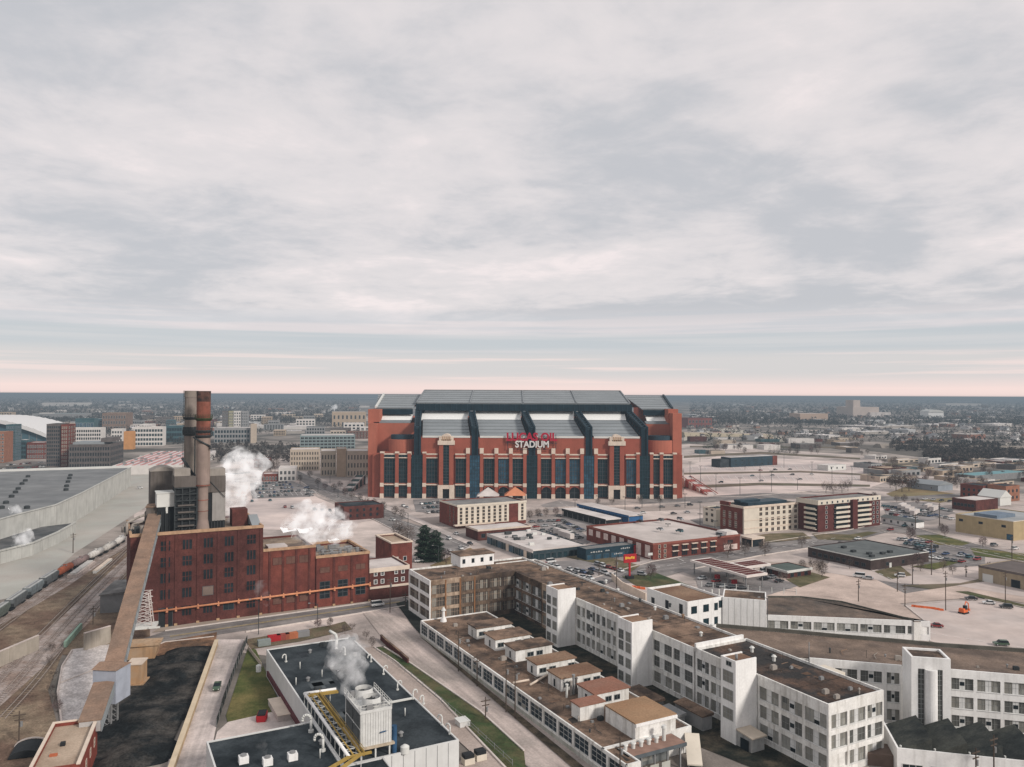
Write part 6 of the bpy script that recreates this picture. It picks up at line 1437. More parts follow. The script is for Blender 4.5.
r, lu, lv, c = site('warehouse', 'low tan shed with dark roof and white roller door in the lower right', 'warehouse', 1050, 596, 1090, 978.5, lu=24)
h = 6.8; shell(r, 0, lu, 0, lv, 0, h, mat('faded_tan_cladding',(0.33,0.265,0.185),0.12,0.4,streak=0.35), mat('brown_grey_roof',(0.125,0.105,0.098),0.2,0.15), par=0.2)
put(r, winmesh(4.2,3.4,1,1,FRAMEW,PALEP), 'u', lv*.86, .1, name='door'); put(r, winmesh(3.4,3.0,1,1,FRAMED,GLK), 'u', lv*.46, .5)
MB().box(-.1,-.01,0,lv,h-.9,h+.05).build('fascia', mat('brown_grey_roof',(0.125,0.105,0.098)), r)
# small buildings of the right middle distance
def gabled(nm, lb, px, py, pu, pv, h, hr, wall, roof, lu=None, lv=None, wins=3):
    r, lu, lv, c = site(nm, lb, 'house' if 'house' in nm else 'building', px, py, pu, pv, lu=lu, lv=lv)
    MB().box(0, lu, 0, lv, 0, h).build('wall', wall, r)
    b = MB(); xm = lu/2; b._a([(-.4,-.5,h+.01),(lu+.4,-.5,h+.01),(lu+.4,lv+.5,h+.01),(-.4,lv+.5,h+.01),(xm,-.5,h+hr),(xm,lv+.5,h+hr)],[(0,4,5,3),(1,2,5,4),(0,1,4),(2,3,5),(0,3,2,1)]); b.build('roof', roof, r)
    for i in range(wins): put(r, winmesh(1.3,1.4,2,1,FRAMEW,GLK), 'u', lv*(i+.5)/wins, h*.35)
    return r
gabled('house', 'long low white house with grey roof beside the apartment block', 916, 528.5, 924, 881, 3.6, 1.4, WHITE, mat('slate_flat_roof',(0.105,0.115,0.115)), wins=5)
r, lu, lv, c = site('brick_building', 'brick hall with bright white roof behind the tan warehouse', 'building', 976, 512, 998, 952); shell(r, 0, lu, 0, lv, 0, 8, BRICKD, ROOFW, par=.2); rowwin(r, winmesh(1.8,1.8,2,1,FRAMED,GLK), 'u', 1, lv-1, 6, [3])
gabled('white_barn', 'white gabled barn between the two brick blocks on the right', 1000, 506, 1012, 991, 6, 5, PALEP, PALEP, lu=14, lv=16, wins=1)
r, lu, lv, c = site('brick_building', 'deep red brick block in the right middle distance', 'building', 983, 500, 994, 973, lu=16, lv=18); shell(r, 0, lu, 0, lv, 0, 11, BRICK, ROOFD, par=.4); rowwin(r, winmesh(1.5,1.8,1,1,FRAMED,GLK), 'u', 1, lv-1, 4, (2,6))
r, lu, lv, c = site('brick_building', 'orange brown brick block at the far right behind the barn', 'building', 1006, 502, 1020, 996, lu=18, lv=14); shell(r, 0, lu, 0, lv, 0, 12, mat('orange_brick',(0.27,0.125,0.08),0.2,0.3), ROOFD, par=.4); rowwin(r, winmesh(1.8,2.0,1,1,FRAMED,GLK), 'v', 1, lu-1, 3, (2,7)); rowwin(r, winmesh(1.8,2.0,1,1,FRAMED,GLK), 'u', 1, lv-1, 2, (2,7))
gabled('metal_shed', 'blue grey metal shed with two bays beyond the dry field', 938, 491.5, 956, 912, 5, 3, mat('blue_grey_metal',(0.25,0.28,0.31),0.12,0.2), ROOFG, lu=20, wins=2)
gabled('metal_shed', 'dark sided metal shed left of the dry field', 922, 489, 935, 913, 4.5, 2.2, mat('slate_flat_roof',(0.105,0.115,0.115)), ROOFG, lu=16, lv=14, wins=1)
r, lu, lv, c = site('warehouse', 'long flat warehouse with teal roof edge at the far right', 'warehouse', 975, 482, 1050, 960, lu=90, lv=20); shell(r, 0, lu, 0, lv, 0, 6, GREYM, mat('teal_roof',(0.16,0.30,0.32),0.15,0.1), par=.2)
r, lu, lv, c = site('brick_building', 'dark long building on the far edge of the pink car park', 'building', 731, 467.5, 777, 727, lv=16); shell(r, 0, lu, 0, lv, 0, 11, NAVY2, ROOFW, par=.3); MB().box(lu*.9, lu+.2, -.3, -.01, 0, 11).build('wall_panel', BRICK, r); rowwin(r, winmesh(3,1.6,3,1,FRAMED,GLD), 'v', 2, lu*.88, 6, (2,6.5))
MB().box(-14, -.5, 2, lv, 0, 9).build('wing', ROOFD, r)
r, lu, lv, c = site('shed', 'small white shed right of the pink car park', 'shed', 828, 471, 846, 816, lv=14); shell(r, 0, lu, 0, lv, 0, 6, PALEP, ROOFW, par=.2); rowwin(r, winmesh(1.6,1.6,1,1,FRAMED,GLK), 'v', 1, lu-1, 3, [2])
# roadside sign on a tall pole
p = G(629.5, 579); r = thing('pole_sign', 'red and yellow roadside sign on a tall red pole by the grass island', 'sign', (p.x, p.y, 0), 20)
MB().box(-.35,.35,-.35,.35,0,8).build('pole', REDP, r); MB().box(-2.8,3.2,-.4,.4,7.2,10.8).build('sign_board', REDP, r); MB().box(3.25,5.0,-.3,.5,7.3,9.8).build('sign_board', mat('maroon_panel',(0.12,0.045,0.05)), r)
rz = random.Random(12); ym = mat('sign_yellow',(0.72,0.42,0.06),0.1,0.5)
for i in range(5): MB().box(-2.3+i*.95,-1.6+i*.95,-.46,-.41,8.7+.15*(i%2),9.9-.15*(i%3)).build('sign_lettering', ym, r)
MB().box(-1.6,1.6,-1.2,1.2,0,1.4).build('base', BLK, r)
p = G(650.3, 562); r = thing('small_sign', 'small white sign on a thin post at the brick corner', 'sign', (p.x, p.y, 0), 20)
MB().box(-.1,.1,-.1,.1,0,3.2).build('post', GREYM, r); MB().box(-1.2,1.2,-.15,.15,3.2,4.4).build('sign_board', PALEP, r)
# bollards and posts behind the factory
for i, (px, py) in enumerate(((690,591),(697,590.5),(704,590),(712,590),(719,589.5),(727,589.5),(735,589.5))):
    p = G(px, py+6); o = obj('bollard', MB().cyl(0,0,0,2.6,.3,n=8).mesh('bollard', PALEP) if i == 0 else bol, None, (p.x, p.y, 0)); bol = o.data
    tag(o, 'short white post in a row behind the white factory block', 'bollard', 'white posts behind the factory')
# orange barriers
ORB = mat('orange_barrier', (0.62,0.14,0.05), 0.15, 0.6)
bm_ = None
for i, (px, py) in enumerate(((634,588),(638.5,588.6),(643,589.4),(914,607.5),(917.5,608),(921,608.3),(925,608.8),(929,609.2),(933,609.6),(937,610.4),(941,611.2))):
    p = G(px, py)
    if bm_ is None:
        b = MB(); b.hexa([(-.9,-.3,0),(.9,-.3,0),(.9,.3,0),(-.9,.3,0)],[(-.85,-.12,1),(.85,-.12,1),(.85,.12,1),(-.85,.12,1)]); bm_ = b.mesh('barrier', ORB)
    o = obj('barrier', bm_, None, (p.x, p.y, 0), R_(-25)); 
    tag(o, 'orange plastic barrier in the short row by the grass island' if i < 3 else 'orange plastic barrier in the row along the pale lot edge', 'barrier', 'orange barriers by the grass island' if i < 3 else 'orange barriers on the gravel lot')
p = G(963.5, 614); r = thing('digger', 'small orange excavator parked at the end of the barrier row', 'excavator', (p.x, p.y, 0), 30)
MB().box(-1.6,1.6,-1.2,-.5,0,.8).box(-1.6,1.6,.5,1.2,0,.8).build('track', BLK, r); MB().box(-1.5,1.1,-1,1,.81,1.7).box(-1.5,-.4,-.9,.9,1.71,2.2).build('body', ORB, r); MB().box(-.3,.9,-.9,.1,1.71,3.2).build('cab', GLK, r)
MB().path([(1,.5,1.7),(2.4,.5,4.2),(4,.5,3.2),(4.2,.5,1.2)],.18).box(3.8,4.5,.1,.9,.6,1.3).build('arm', ORB, r)
# ================================================================ hall, rail yard
HROOF = mat('hall_roof', (0.165,0.17,0.172), 0.12, 0.06, c2=(0.21,0.213,0.212), c2scale=0.015, fine=0.06)
PW = mat('pale_hall_wall', (0.46,0.46,0.43), 0.14, 0.15, streak=0.5)
zh = 16.0
hp = [G(x, y, zh) for x, y in ((131,467.5),(82,493),(56,505),(18,514.5),(-2,520),(-70,543),(-120,478),(0,471.5))]
o = hp[0]; hall = thing('exhibition_hall', 'huge low hall with flat grey roof and pale side wall beside the railway', 'hall', (o.x, o.y, 0))
pp = [(p.x-o.x, p.y-o.y) for p in hp]
MB().prism(pp, 0, zh-0.4).build('wall', PW, hall); MB().prism(pp, zh-0.39, zh-0.1).build('roof', HROOF, hall)
b = MB()
def curb(a, c, w_, z0, z1, bb):
    a, c = Vector((*a, 0)), Vector((*c, 0)); d = (c-a).normalized(); s = Vector((-d.y, d.x, 0))*w_/2
    bb.hexa([(v.x,v.y,z0) for v in (a-s,c-s,c+s,a+s)],[(v.x,v.y,z1) for v in (a-s,c-s,c+s,a+s)])
curb(pp[0], pp[7], 3, zh-.09, zh+1.6, b); curb(pp[7], pp[6], 3, zh-.09, zh+1.6, b); b.build('parapet', PALEP, hall)
b = MB()
for i in range(5): curb(pp[i], pp[i+1], .8, zh-.09, zh+.5, b)
b.build('coping', PW, hall)
vm = MB().cyl(0,0,0,1.3,1.5,n=10).cyl(0,0,1.31,1.8,1.8,.9,10).mesh('roof_vent', DKST)
for px, py in ((28,475.7),(25.3,479.8),(22,483),(18.2,488),(15.5,491.5),(11.6,495.8),(6,502),(1.6,507),(70.4,474.5),(69.4,477.5),(68,481),(66.6,485.3),(66,489),(27,507)):
    p = G(px, py+1.5, zh); obj('roof_vent', vm, hall, (p.x-o.x, p.y-o.y, zh-.1))
lp = [G(x, y, 6.0) for x, y in ((76,522.5),(18,529.5),(-2,538),(-60,560),(-60,574),(-2,552),(34,543),(58,532.5))]
o2 = lp[0]; lo_ = thing('hall_annex', 'narrow dark roofed annex below the hall wall', 'annex', (o2.x, o2.y, 0)); q2 = [(p.x-o2.x, p.y-o2.y) for p in lp]
MB().prism(q2, 0, 5.6).build('wall', PW, lo_); MB().prism(q2, 5.61, 5.9).build('roof', mat('annex_roof',(0.075,0.08,0.082),0.3,0.1,c2=(0.12,0.12,0.12),c2scale=0.05), lo_)
b = MB(); curb(q2[5], q2[6], .8, 5.91, 6.7, b); curb(q2[6], q2[7], .8, 5.91, 6.7, b); curb(q2[7], q2[0], .8, 5.91, 6.7, b); b.build('coping', PW, lo_)
for px, py, lb in ((55,506.5,'left'),(35,506,'right')):
    pass
# tracks
STEEL = mat('rail_steel', (0.30,0.25,0.22), 0.2, 0.6, rough=0.45); TIE = mat('timber_sleeper', (0.075,0.058,0.05), 0.3, 0.6)
def track(pix, off=0.0, step=1.1):
    P = [G(x, y) for x, y in pix]; pts = []
    n = 40
    for i in range(n+1):        # smooth spline through the survey points
        t = i/n*(len(P)-1); k = min(int(t), len(P)-2); f = t-k
        p0, p1, p2, p3 = P[max(k-1,0)], P[k], P[k+1], P[min(k+2,len(P)-1)]
        pts.append(0.5*((2*p1)+(p2-p0)*f+(2*p0-5*p1+4*p2-p3)*f*f+(3*p1-p0-3*p2+p3)*f**3))
    b = MB(); q = []
    for i, p in enumerate(pts):
        d = (pts[min(i+1,n)]-pts[max(i-1,0)]).normalized(); s = Vector((-d.y, d.x, 0)); q.append((p+s*off, s))
    for (a, s), (c, s2) in zip(q, q[1:]):
        for e in (-.75, .75):
            A, C = a+s*e, c+s2*e; b.bar((A.x,A.y,.26),(C.x,C.y,.26),.16,.2,0)
        L_ = (c-a).length; m_ = max(1, int(L_/step))
        for j in range(m_):
            m0 = a.lerp(c, j/m_); b.bar((m0.x-s.x*1.4,m0.y-s.y*1.4,.1),(m0.x+s.x*1.4,m0.y+s.y*1.4,.1),.3,.14,1)
    o = b.build('railway_track', [STEEL, TIE]); tag(o, kind='structure'); return q
base = [(141,546),(122,566),(100,589),(60,632),(20,680),(-20,722)]
for off in (-5.2, -0.4, 4.6): track(base, off)
tq = track([(134,535),(112,550),(67,574),(30,598),(-4,622),(-60,662)], 0)
track([(134,535),(112,550),(67,574),(30,598),(-4,622),(-60,662)], 4.6)
# freight train on the left track
def along(q, dist):
    acc = 0
    for (a, s), (c, s2) in zip(q, q[1:]):
        L_ = (c-a).length
        if acc+L_ >= dist: 
            d = (c-a).normalized(); return a+d*(dist-acc), math.atan2(d.y, d.x)
        acc += L_
    return None
WAG = []
def bogies(r):
    for x in (-5.2, 5.2):
        b = MB().box(x-1.3, x+1.3, -1.1, 1.1, .55, 1.0)
        for dx in (-.85, .85):
            for y in (-.8, .8): b.tube((x+dx, y-.12, .75), (x+dx, y+.12, .75), .45, n=10)
        b.build('bogie', BLK, r)
def tank_car(lb, m_, loc, rz):
    r = thing('tank_wagon', lb, 'rail wagon', loc, math.degrees(rz)); r.rotation_euler[2] = rz
    b = MB().tube((-6.6,0,2.7),(6.6,0,2.7),1.5,n=18).tube((-7.0,0,2.7),(-6.61,0,2.7),.9,1.5,18).tube((6.61,0,2.7),(7.0,0,2.7),1.5,.9,18); b.build('tank', m_, r)
    MB().cyl(0,0,4.1,4.75,.6,n=12).build('dome', m_, r); MB().box(-7.4,7.4,-.4,.4,.95,1.3).build('frame', BLK, r); bogies(r)
    MB().tube((.8,-1.5,1.3),(.8,-1.1,4.3),.06,n=4).tube((1.3,-1.5,1.3),(1.3,-1.1,4.3),.06,n=4).box(-1,1,-.9,.9,4.15,4.22).build('ladder', GREYM, r)
def hopper_car(lb, m_, loc, rz, m2):
    r = thing('hopper_wagon', lb, 'rail wagon', loc, 0); r.rotation_euler[2] = rz
    b = MB().hexa([(-5.5,-1.2,1.3),(5.5,-1.2,1.3),(5.5,1.2,1.3),(-5.5,1.2,1.3)],[(-7,-1.5,3.0),(7,-1.5,3.0),(7,1.5,3.0),(-7,1.5,3.0)]).box(-7,7,-1.5,1.5,3.01,4.4)
    for i in range(13): x = -6.9+i*1.15; b.box(x-.06,x+.06,-1.6,-1.51,2.6,4.4).box(x-.06,x+.06,1.51,1.6,2.6,4.4)
    b.build('body', m_, r); MB().box(-7.1,7.1,-1.0,1.0,4.41,4.65).build('roof', m2, r); MB().box(-7.4,7.4,-.3,.3,.95,1.29).build('frame', BLK, r); bogies(r)
    MB().box(-6.8,6.8,-.35,.35,4.66,4.8).build('running_board', GREYM, r)
TW = mat('dusty_white_tank', (0.50,0.48,0.45), 0.15, 0.6, streak=0.5); TM = mat('maroon_grey_tank', (0.24,0.175,0.165), 0.2, 0.6, streak=0.5); TO = mat('rust_orange_tank', (0.36,0.105,0.055), 0.2, 0.5, streak=0.45)
HG = mat('dark_hopper_grey', (0.11,0.12,0.125), 0.2, 0.5, streak=0.4); HG2 = mat('pale_hopper_roof', (0.40,0.41,0.40), 0.15, 0.5)
cars = [(tank_car,'white tank wagon at the far end of the freight train',TW),(tank_car,'second white tank wagon behind the conveyor head end',mat('pale_grey_tank',(0.42,0.40,0.37),0.15,0.6,streak=0.6)),(tank_car,'third white dusty tank wagon next to the maroon one',TW),(tank_car,'maroon grey tank wagon between white and orange wagons',TM),(tank_car,'rust orange tank wagon',TO),
        (hopper_car,'dark hopper wagon right behind the orange tank wagon',HG),(hopper_car,'second dark hopper wagon from the orange tank wagon',mat('blue_grey_hopper',(0.15,0.175,0.185),0.2,0.5,streak=0.4)),(hopper_car,'third dark hopper wagon from the orange tank wagon',HG),(hopper_car,'last dark hopper wagon leaving the left edge of the picture',mat('green_grey_hopper',(0.12,0.14,0.125),0.2,0.5,streak=0.4))]
for i, cdef in enumerate(cars):
    a = along(tq, 30+i*17.5)
    if a is None: break
    p, rz_ = a
    if cdef[0] is tank_car: tank_car(cdef[1], cdef[2], (p.x, p.y, .2), rz_)
    else: hopper_car(cdef[1], cdef[2], (p.x, p.y, .2), rz_, HG2)
# low pale flat wagon loads between the tracks
p = G(82, 571); r = thing('concrete_slab', 'long pale concrete slab lying between the tracks beside the train', 'slab', (p.x, p.y, 0), 104)
MB().box(-15, 14, -2, 2, 0, 1.6).build('slab', CONC2, r); MB().box(-14, 13, -1.2, 1.2, 1.61, 2.2).build('load', mat('dusty_white_tank',(0.5,0.48,0.45)), r)
p = G(104, 566); r = thing('concrete_beam', 'short white beam lying between the tracks near the power station', 'beam', (p.x, p.y, 0), 104)
MB().box(-16, 12, -.7, .7, 0, 1.1).build('beam', PALEP, r); MB().box(-15.5,11.5,-.9,.9,1.11,1.25).build('top', LIME, r)
# tunnel mouth structure at bottom left
p = G(28, 752); r = thing('tipping_hopper', 'black round topped conveyor pit with pale rim in the bottom left corner', 'conveyor pit', (p.x, p.y, 0), 20)
arc = [(-4.2*math.cos(math.pi*i/10), .6+3.4*math.sin(math.pi*i/10)) for i in range(11)]
MB().hexa([(x,-5,z) for x,z in arc],[(x,4,z) for x,z in arc]).build('hood', BLK, r)
b = MB(); arc2 = [(-4.5*math.cos(math.pi*i/10), .6+3.8*math.sin(math.pi*i/10)) for i in range(11)]
for (x,z),(x2,z2),(X,Z),(X2,Z2) in zip(arc, arc[1:], arc2, arc2[1:]): b.hexa([(x,4.01,z),(x2,4.01,z2),(X2,4.01,Z2),(X,4.01,Z)],[(x,4.8,z),(x2,4.8,z2),(X2,4.8,Z2),(X,4.8,Z)])
b.build('rim', CONC, r); r.scale = (.75,.7,.45)
# ================================================================ downtown, left distance
def blk(nm, lb, px0, px1, yb, yt, dep, th, wall, roof, rows=0, cols=0, wfrac=0.5, frame=FRAMEW, pane=GLK, side=0, cat='building', par=0.6, group=None):
    c = corner_frame(px0, yb); lu = len_to(c, U(th), px1); h = zat(c, yt)
    r = thing(nm, lb, cat, (c.x, c.y, 0), th, group)
    shell(r, 0, lu, 0, dep, 0, h, wall, roof, par=par, t=0.6)
    if rows:
        w_ = lu/cols*wfrac; hh = (h-1.5)/rows*0.55
        me = winmesh(w_, hh, 2, 1, frame, pane, 0.15, fr=0.15)
        rowwin(r, me, 'v', 0.5, lu-.5, cols, [1.2+(h-1.8)*k/rows for k in range(rows)])
        if side:
            rowwin(r, winmesh(dep/side*wfrac, hh, 2, 1, frame, pane, 0.15, fr=.15), 'w', .5, dep-.5, side, [1.2+(h-1.8)*k/rows for k in range(rows)], lu)
    return r, lu, h
DT = 13.0
GREYB = mat('grey_brown_cladding', (0.12,0.105,0.10), 0.2, 0.3); WCL = mat('white_cladding', (0.60,0.57,0.54), 0.1, 0.2)
TEALW = mat('teal_glass_wall', (0.05,0.10,0.115), 0.25, 0.1, rough=0.3); BEIGE = mat('beige_stone', (0.46,0.385,0.31), 0.1, 0.2); GRW = mat('grey_cladding', (0.26,0.26,0.26), 0.12, 0.2)
ORW = mat('orange_tan_wall', (0.52,0.26,0.105), 0.1, 0.2)
blk('brick_tower', 'orange brick tower cut by the left edge of the picture', -12, 4.5, 463, 432, 24, DT, mat('orange_brick',(0.27,0.125,0.08)), ROOFT, 8, 5)
blk('glass_tower', 'slim blue glass tower with pale corner strips beside the left edge brick tower', 5.5, 14.5, 461, 424.5, 20, DT, TEALW, ROOFW, 10, 4, 0.7, FRAMEG, GLB, 4)
blk('office_block', 'dark green glass block with white roof near the left edge', 15.5, 26, 459, 440, 26, DT, TEALW, ROOFW, 4, 5, 0.7, FRAMED, GLD)
blk('brick_building', 'red brick warehouse with white roof in the left distance', 26.5, 44, 459, 442.5, 26, DT, BRICK, ROOFW, 3, 7, side=4)
blk('brick_tower', 'tall narrow dark brick tower with red right hand bay, tallest of the left distance', 46, 60, 467, 424, 30, DT, GREYB, ROOFD, 11, 6, 0.5, FRAMED, GLK)
blk('brick_tower', 'red brick narrow tower with pale corner beside the dark brick tower', 60.6, 67.5, 467, 424.5, 26, DT, BRICK, ROOFD, 11, 3, 0.4, LIME, GLK, 3)
r, lu, h = blk('office_block', 'broad dark office block with pale domed roof lights behind the hall roof', 68.5, 110, 468.5, 444.5, 55, DT, GREYB, GRAVG, 4, 16, 0.5, FRAMED, GLK, 8)
MB().box(lu*.05, lu*.8, 6, 40, h-.59, h+1.8).build('roof_light', ROOFG, r); MB().box(lu*.72, lu*.98, 8, 45, h+1.81, h+6).build('roof_house', GREYB, r)
blk('hotel', 'white hotel with dark window grid in the left distance', 69, 101, 452, 428, 22, DT, WCL, ROOFW, 6, 14, 0.55, FRAMED, GLK)
blk('glass_block', 'pale teal glass block rising behind the white hotel', 75, 94, 447, 418.5, 20, DT, TEALW, ROOFW, 3, 5, 0.7, FRAMEW, GLB)
blk('tan_tower', 'small orange tan tower standing out in the left distance', 123.5, 133, 449.5, 431.5, 14, DT, ORW, ORW)
blk('office_block', 'long pale office block with grey window strips left of the chimneys', 134, 163, 446, 427, 22, DT, WCL, ROOFW, 4, 10, 0.7, FRAMEG, GLD)
blk('office_block', 'white stepped block left of the orange tan tower', 111, 122.5, 446, 429, 20, DT, WCL, ROOFW, 4, 4, 0.6)
blk('glass_block', 'teal glass office block directly left of the chimneys', 166, 182, 442, 425.5, 26, DT, TEALW, ROOFW, 3, 6, 0.8, FRAMED, GLD, 4)
blk('apartment_block', 'brown apartment slab with green courtyard far left', 102, 126, 430, 413, 60, DT, mat('brown_block',(0.20,0.14,0.11),0.2,0.2), ROOFT, 3, 9, 0.5)
blk('parking_garage', 'teal grey parking garage with regular openings left of the stadium', 300, 355, 449.5, 435.5, 45, DT, mat('garage_teal',(0.20,0.255,0.26),0.1,0.1), ROOFW, 4, 14, 0.75, FRAMEG, GLK, cat='car park')
blk('office_block', 'beige block with close window ribs at the street bend', 290, 319.5, 471, 449.5, 30, DT, BEIGE, ROOFW, 4, 11, 0.45, BEIGE, GLK)
blk('office_block', 'beige left wing of the stone complex beside the stadium', 320.5, 336, 476, 451, 34, DT, BEIGE, ROOFW, 3, 5, 0.4, BEIGE, GLK)
blk('stone_tower', 'plain tan stone block in the middle of the beige complex', 336.5, 346, 477, 448.5, 20, DT, mat('tan_plain_stone',(0.40,0.30,0.215),0.1,0.2), ROOFW)
blk('office_block', 'beige right wing of the stone complex against the stadium wall', 346.5, 369, 477, 451, 34, DT, BEIGE, ROOFW, 3, 7, 0.4, BEIGE, GLK)
blk('mall', 'distant tan block with pink roofed wing far left of the stadium', 332, 366, 426.5, 412, 60, DT, mat('distant_tan',(0.40,0.315,0.235),0.1,0.1), ROOFW, 2, 8, 0.4)
blk('office_block', 'long dark fronted block with bright white roof right of the chimneys', 214, 250, 443, 428, 40, DT, GRW, ROOFW, 3, 12, 0.6, FRAMED, GLD)
blk('stone_tower', 'tan stub tower beside the white roofed block right of the chimneys', 250.5, 256, 443, 424, 14, DT, BEIGE, BEIGE)
for i, (a, b_, m_, lb) in enumerate(((222,228,GREYB,'dark left slab of the striped apartment row'),(228.5,233,mat('olive_panel',(0.34,0.315,0.20),0.1,0.2),'olive slab of the striped apartment row'),(233.5,241,WCL,'pale middle slab of the striped apartment row'),(241.5,248,GRW,'grey right slab of the striped apartment row'))):
    blk('apartment_block', lb, a, b_, 429, 411, 22, DT, m_, ROOFD, 6, 3, 0.5)
blk('brick_building', 'low red fronted shop with pale roof beside the car lot', 262, 278, 481.5, 474, 20, DT, BRICK, ROOFW, 1, 5)
blk('office_block', 'small white flat roofed block behind the car lot', 278.5, 296, 481.5, 468, 24, DT, WCL, ROOFW, 2, 4)
blk('brick_building', 'small maroon building behind the big steam cloud', 254, 270, 468, 459, 18, DT, BRICKD, ROOFG, 2, 4)
# pink striped roof of the big convention building
c = corner_frame(112, 475); lu = len_to(c, U(DT), 187); r = thing('convention_hall', 'huge low hall whose white roof carries pink red stripes, left of the chimneys', 'hall', (c.x, c.y, 0), DT)
h = 9; dp = 200; shell(r, 0, lu, 0, dp, 0, h, WCL, mat('white_roof_sheet',(0.60,0.545,0.53),0.1,0.04), par=.3)
for i in range(9): x = lu*(0.04+i*.105); MB().box(x, x+2.2, 4, dp-4, h-.299, h+.35).build('roof_stripe', mat('pink_red_roof',(0.47,0.25,0.235),0.2,0.05), r)
rz = random.Random(31)
for i in range(34): x, y = rz.random()*(lu-6)+2, rz.random()*(dp-10)+4; MB().box(x, x+2.6, y, y+3.5, h-.299, h+1.6).build('roof_unit', GREYM, r)
# arena with a curved white roof
c = G(-14, 462); Y0 = c.y; ar = thing('arena', 'glass fronted arena with curved white roof at the left edge', 'arena', (G(-20,450).x, G(-20,450).y, 0), 6)
y_ = G(-20,450).y; wd = (45+20)*y_/780; zt = zat(G(0,450), 421)
n = 14; arc = [(-40+(wd+40)*i/n, zt-(zt*0.58)*max(0,(i/n-0.25)/0.75)**1.9) for i in range(n+1)]
b = MB()
for (x,z),(x2,z2) in zip(arc, arc[1:]): b.hexa([(x,-6,z),(x2,-6,z2),(x2,110,z2),(x,110,z)],[(x,-6,z+6),(x2,-6,z2+5),(x2,110,z2+5),(x,110,z+6)])
b.build('roof', plain('arena_white_roof',(0.66,0.65,0.64),.6), ar); b = MB()
for (x,z),(x2,z2) in zip(arc, arc[1:]): b.hexa([(x,0,0),(x2,0,0),(x2,100,0),(x,100,0)],[(x,0,z-.1),(x2,0,z2-.1),(x2,100,z2-.1),(x,100,z-.1)])
b.build('glass_wall', mat('arena_glass',(0.06,0.12,0.15),0.3,0.05,rough=0.25), ar)
b = MB()
for i in range(12): x = -36+i*(wd+30)/12; b.box(x-.3,x+.3,-.5,-.02,0,zt*.55)
b.build('mullion', GREYM, ar)
# ================================================================ trees
BARK = mat('bark', (0.085,0.068,0.055), 0.25, 0.8); TWIG = mat('bare_twigs', (0.125,0.098,0.085), 0.3, 0.25); TWIGP = mat('purplish_twigs', (0.135,0.095,0.092), 0.3, 0.4)
def bare_tree(seed, h=10.0, tw=TWIG, n_tw=420):
    rz = random.Random(seed); tb = MB(); cb = MB(); tips = []
    def grow(p, d, L_, r, lev):
        q = p+d*L_; tb.tube(p, q, r, r*0.62, 5)
        if lev == 0: tips.append(q); return
        for k in range(3 if lev > 1 else 2):
            a = rz.random()*6.283; sp = 0.5+0.35*rz.random(); e = d.orthogonal().normalized(); f = d.cross(e)
            nd = (d+(e*math.cos(a)+f*math.sin(a))*sp+Vector((0,0,.12))).normalized(); grow(q, nd, L_*(0.62+.18*rz.random()), r*0.58, lev-1)
    grow(Vector((0,0,0)), Vector((0,0,1)), h*0.30, h*0.022, 3)
    for i in range(n_tw):
        a = 6.283*rz.random(); u_ = rz.random()**.45; ph = math.acos(2*rz.random()-1); d0 = Vector((math.sin(ph)*math.cos(a), math.sin(ph)*math.sin(a), math.cos(ph)))
        p = Vector((0,0,h*.60))+Vector((d0.x*h*.30, d0.y*h*.30, d0.z*h*.38))*u_; d = (d0+Vector((rz.gauss(0,.35), rz.gauss(0,.35), .45))).normalized()
        s = d.orthogonal().normalized()*h*0.011; e = p+d*h*(.09+.09*rz.random()); cb._a([p-s, p+s, e], [(0,1,2)])
    return tb.mesh('trunk', BARK), cb.mesh('crown', tw)
TREES = [bare_tree(s, 10.0, m_) for s, m_ in ((1,TWIG),(2,TWIG),(3,TWIGP),(4,TWIG))]
def put_tree(px, py, h, lb, group=None, v=None, rz=random.Random(77)):
    p = G(px, py); r = thing('bare_tree', lb, 'tree', (p.x, p.y, 0), rz.random()*360, group); s = h/10.0; r.scale = (s*(.9+.3*rz.random()), s*(.9+.3*rz.random()), s)
    t, c = TREES[v if v is not None else rz.randrange(4)]; obj('trunk', t, r); obj('crown', c, r); return r
G1 = 'bare winter trees along the diagonal street'
for px, py in ((300,482),(318,486),(325,490),(334,492),(345,497),(352,500),(360,503),(366,506),(340,489),(374,508),(383,512),(310,478),(395,517),(402,520)): put_tree(px, py, 7, 'small bare winter tree on the median of the diagonal street', G1)
put_tree(398, 541, 11, 'spreading bare tree behind the square brick block'); put_tree(408, 545, 10, 'bare tree between the square brick block and the evergreens')
put_tree(446, 566, 8, 'reddish bare tree right of the two evergreens', v=2); put_tree(651, 580, 7, 'round purplish bare bush tree on the grass island', v=2)
for px, py, lb in ((728,558,'left'),(745,556,'middle'),(765,556,'right')): put_tree(px, py, 8, f'bare street tree before the cream hotel, {lb} one of three', 'bare trees before the cream hotel')
put_tree(783,583,6,'bare tree at the corner of the green roofed kiosk'); put_tree(822,578,7,'bare tree left of the dark roofed building corner'); put_tree(802,548,7,'bare tree between apartment block and dark roofed building')
put_tree(911,541,7,'reddish bare tree beside the tan warehouse street', v=2); put_tree(945,537,7,'broad reddish bare tree before the tan warehouse', v=2); put_tree(983,548,6,'bare tree by the tan warehouse driveway', v=2)
for px, py, h in ((896,491,16),(902,492,18),(909,491,15),(914,489,13)): put_tree(px, py, h, 'tall bare tree of the clump left of the metal sheds', 'tall bare trees by the metal sheds')
for px, py in ((833,494),(842,493),(848,491),(826,493)): put_tree(px, py, 10, 'bare tree in the row behind the apartment block roof', 'bare trees behind the apartment block')
for px, py in ((515,520),(522,519),(530,520),(538,518),(546,517),(556,516)): put_tree(px, py, 6, 'small bare tree on the plaza between hotel and stadium', 'small bare plaza trees')
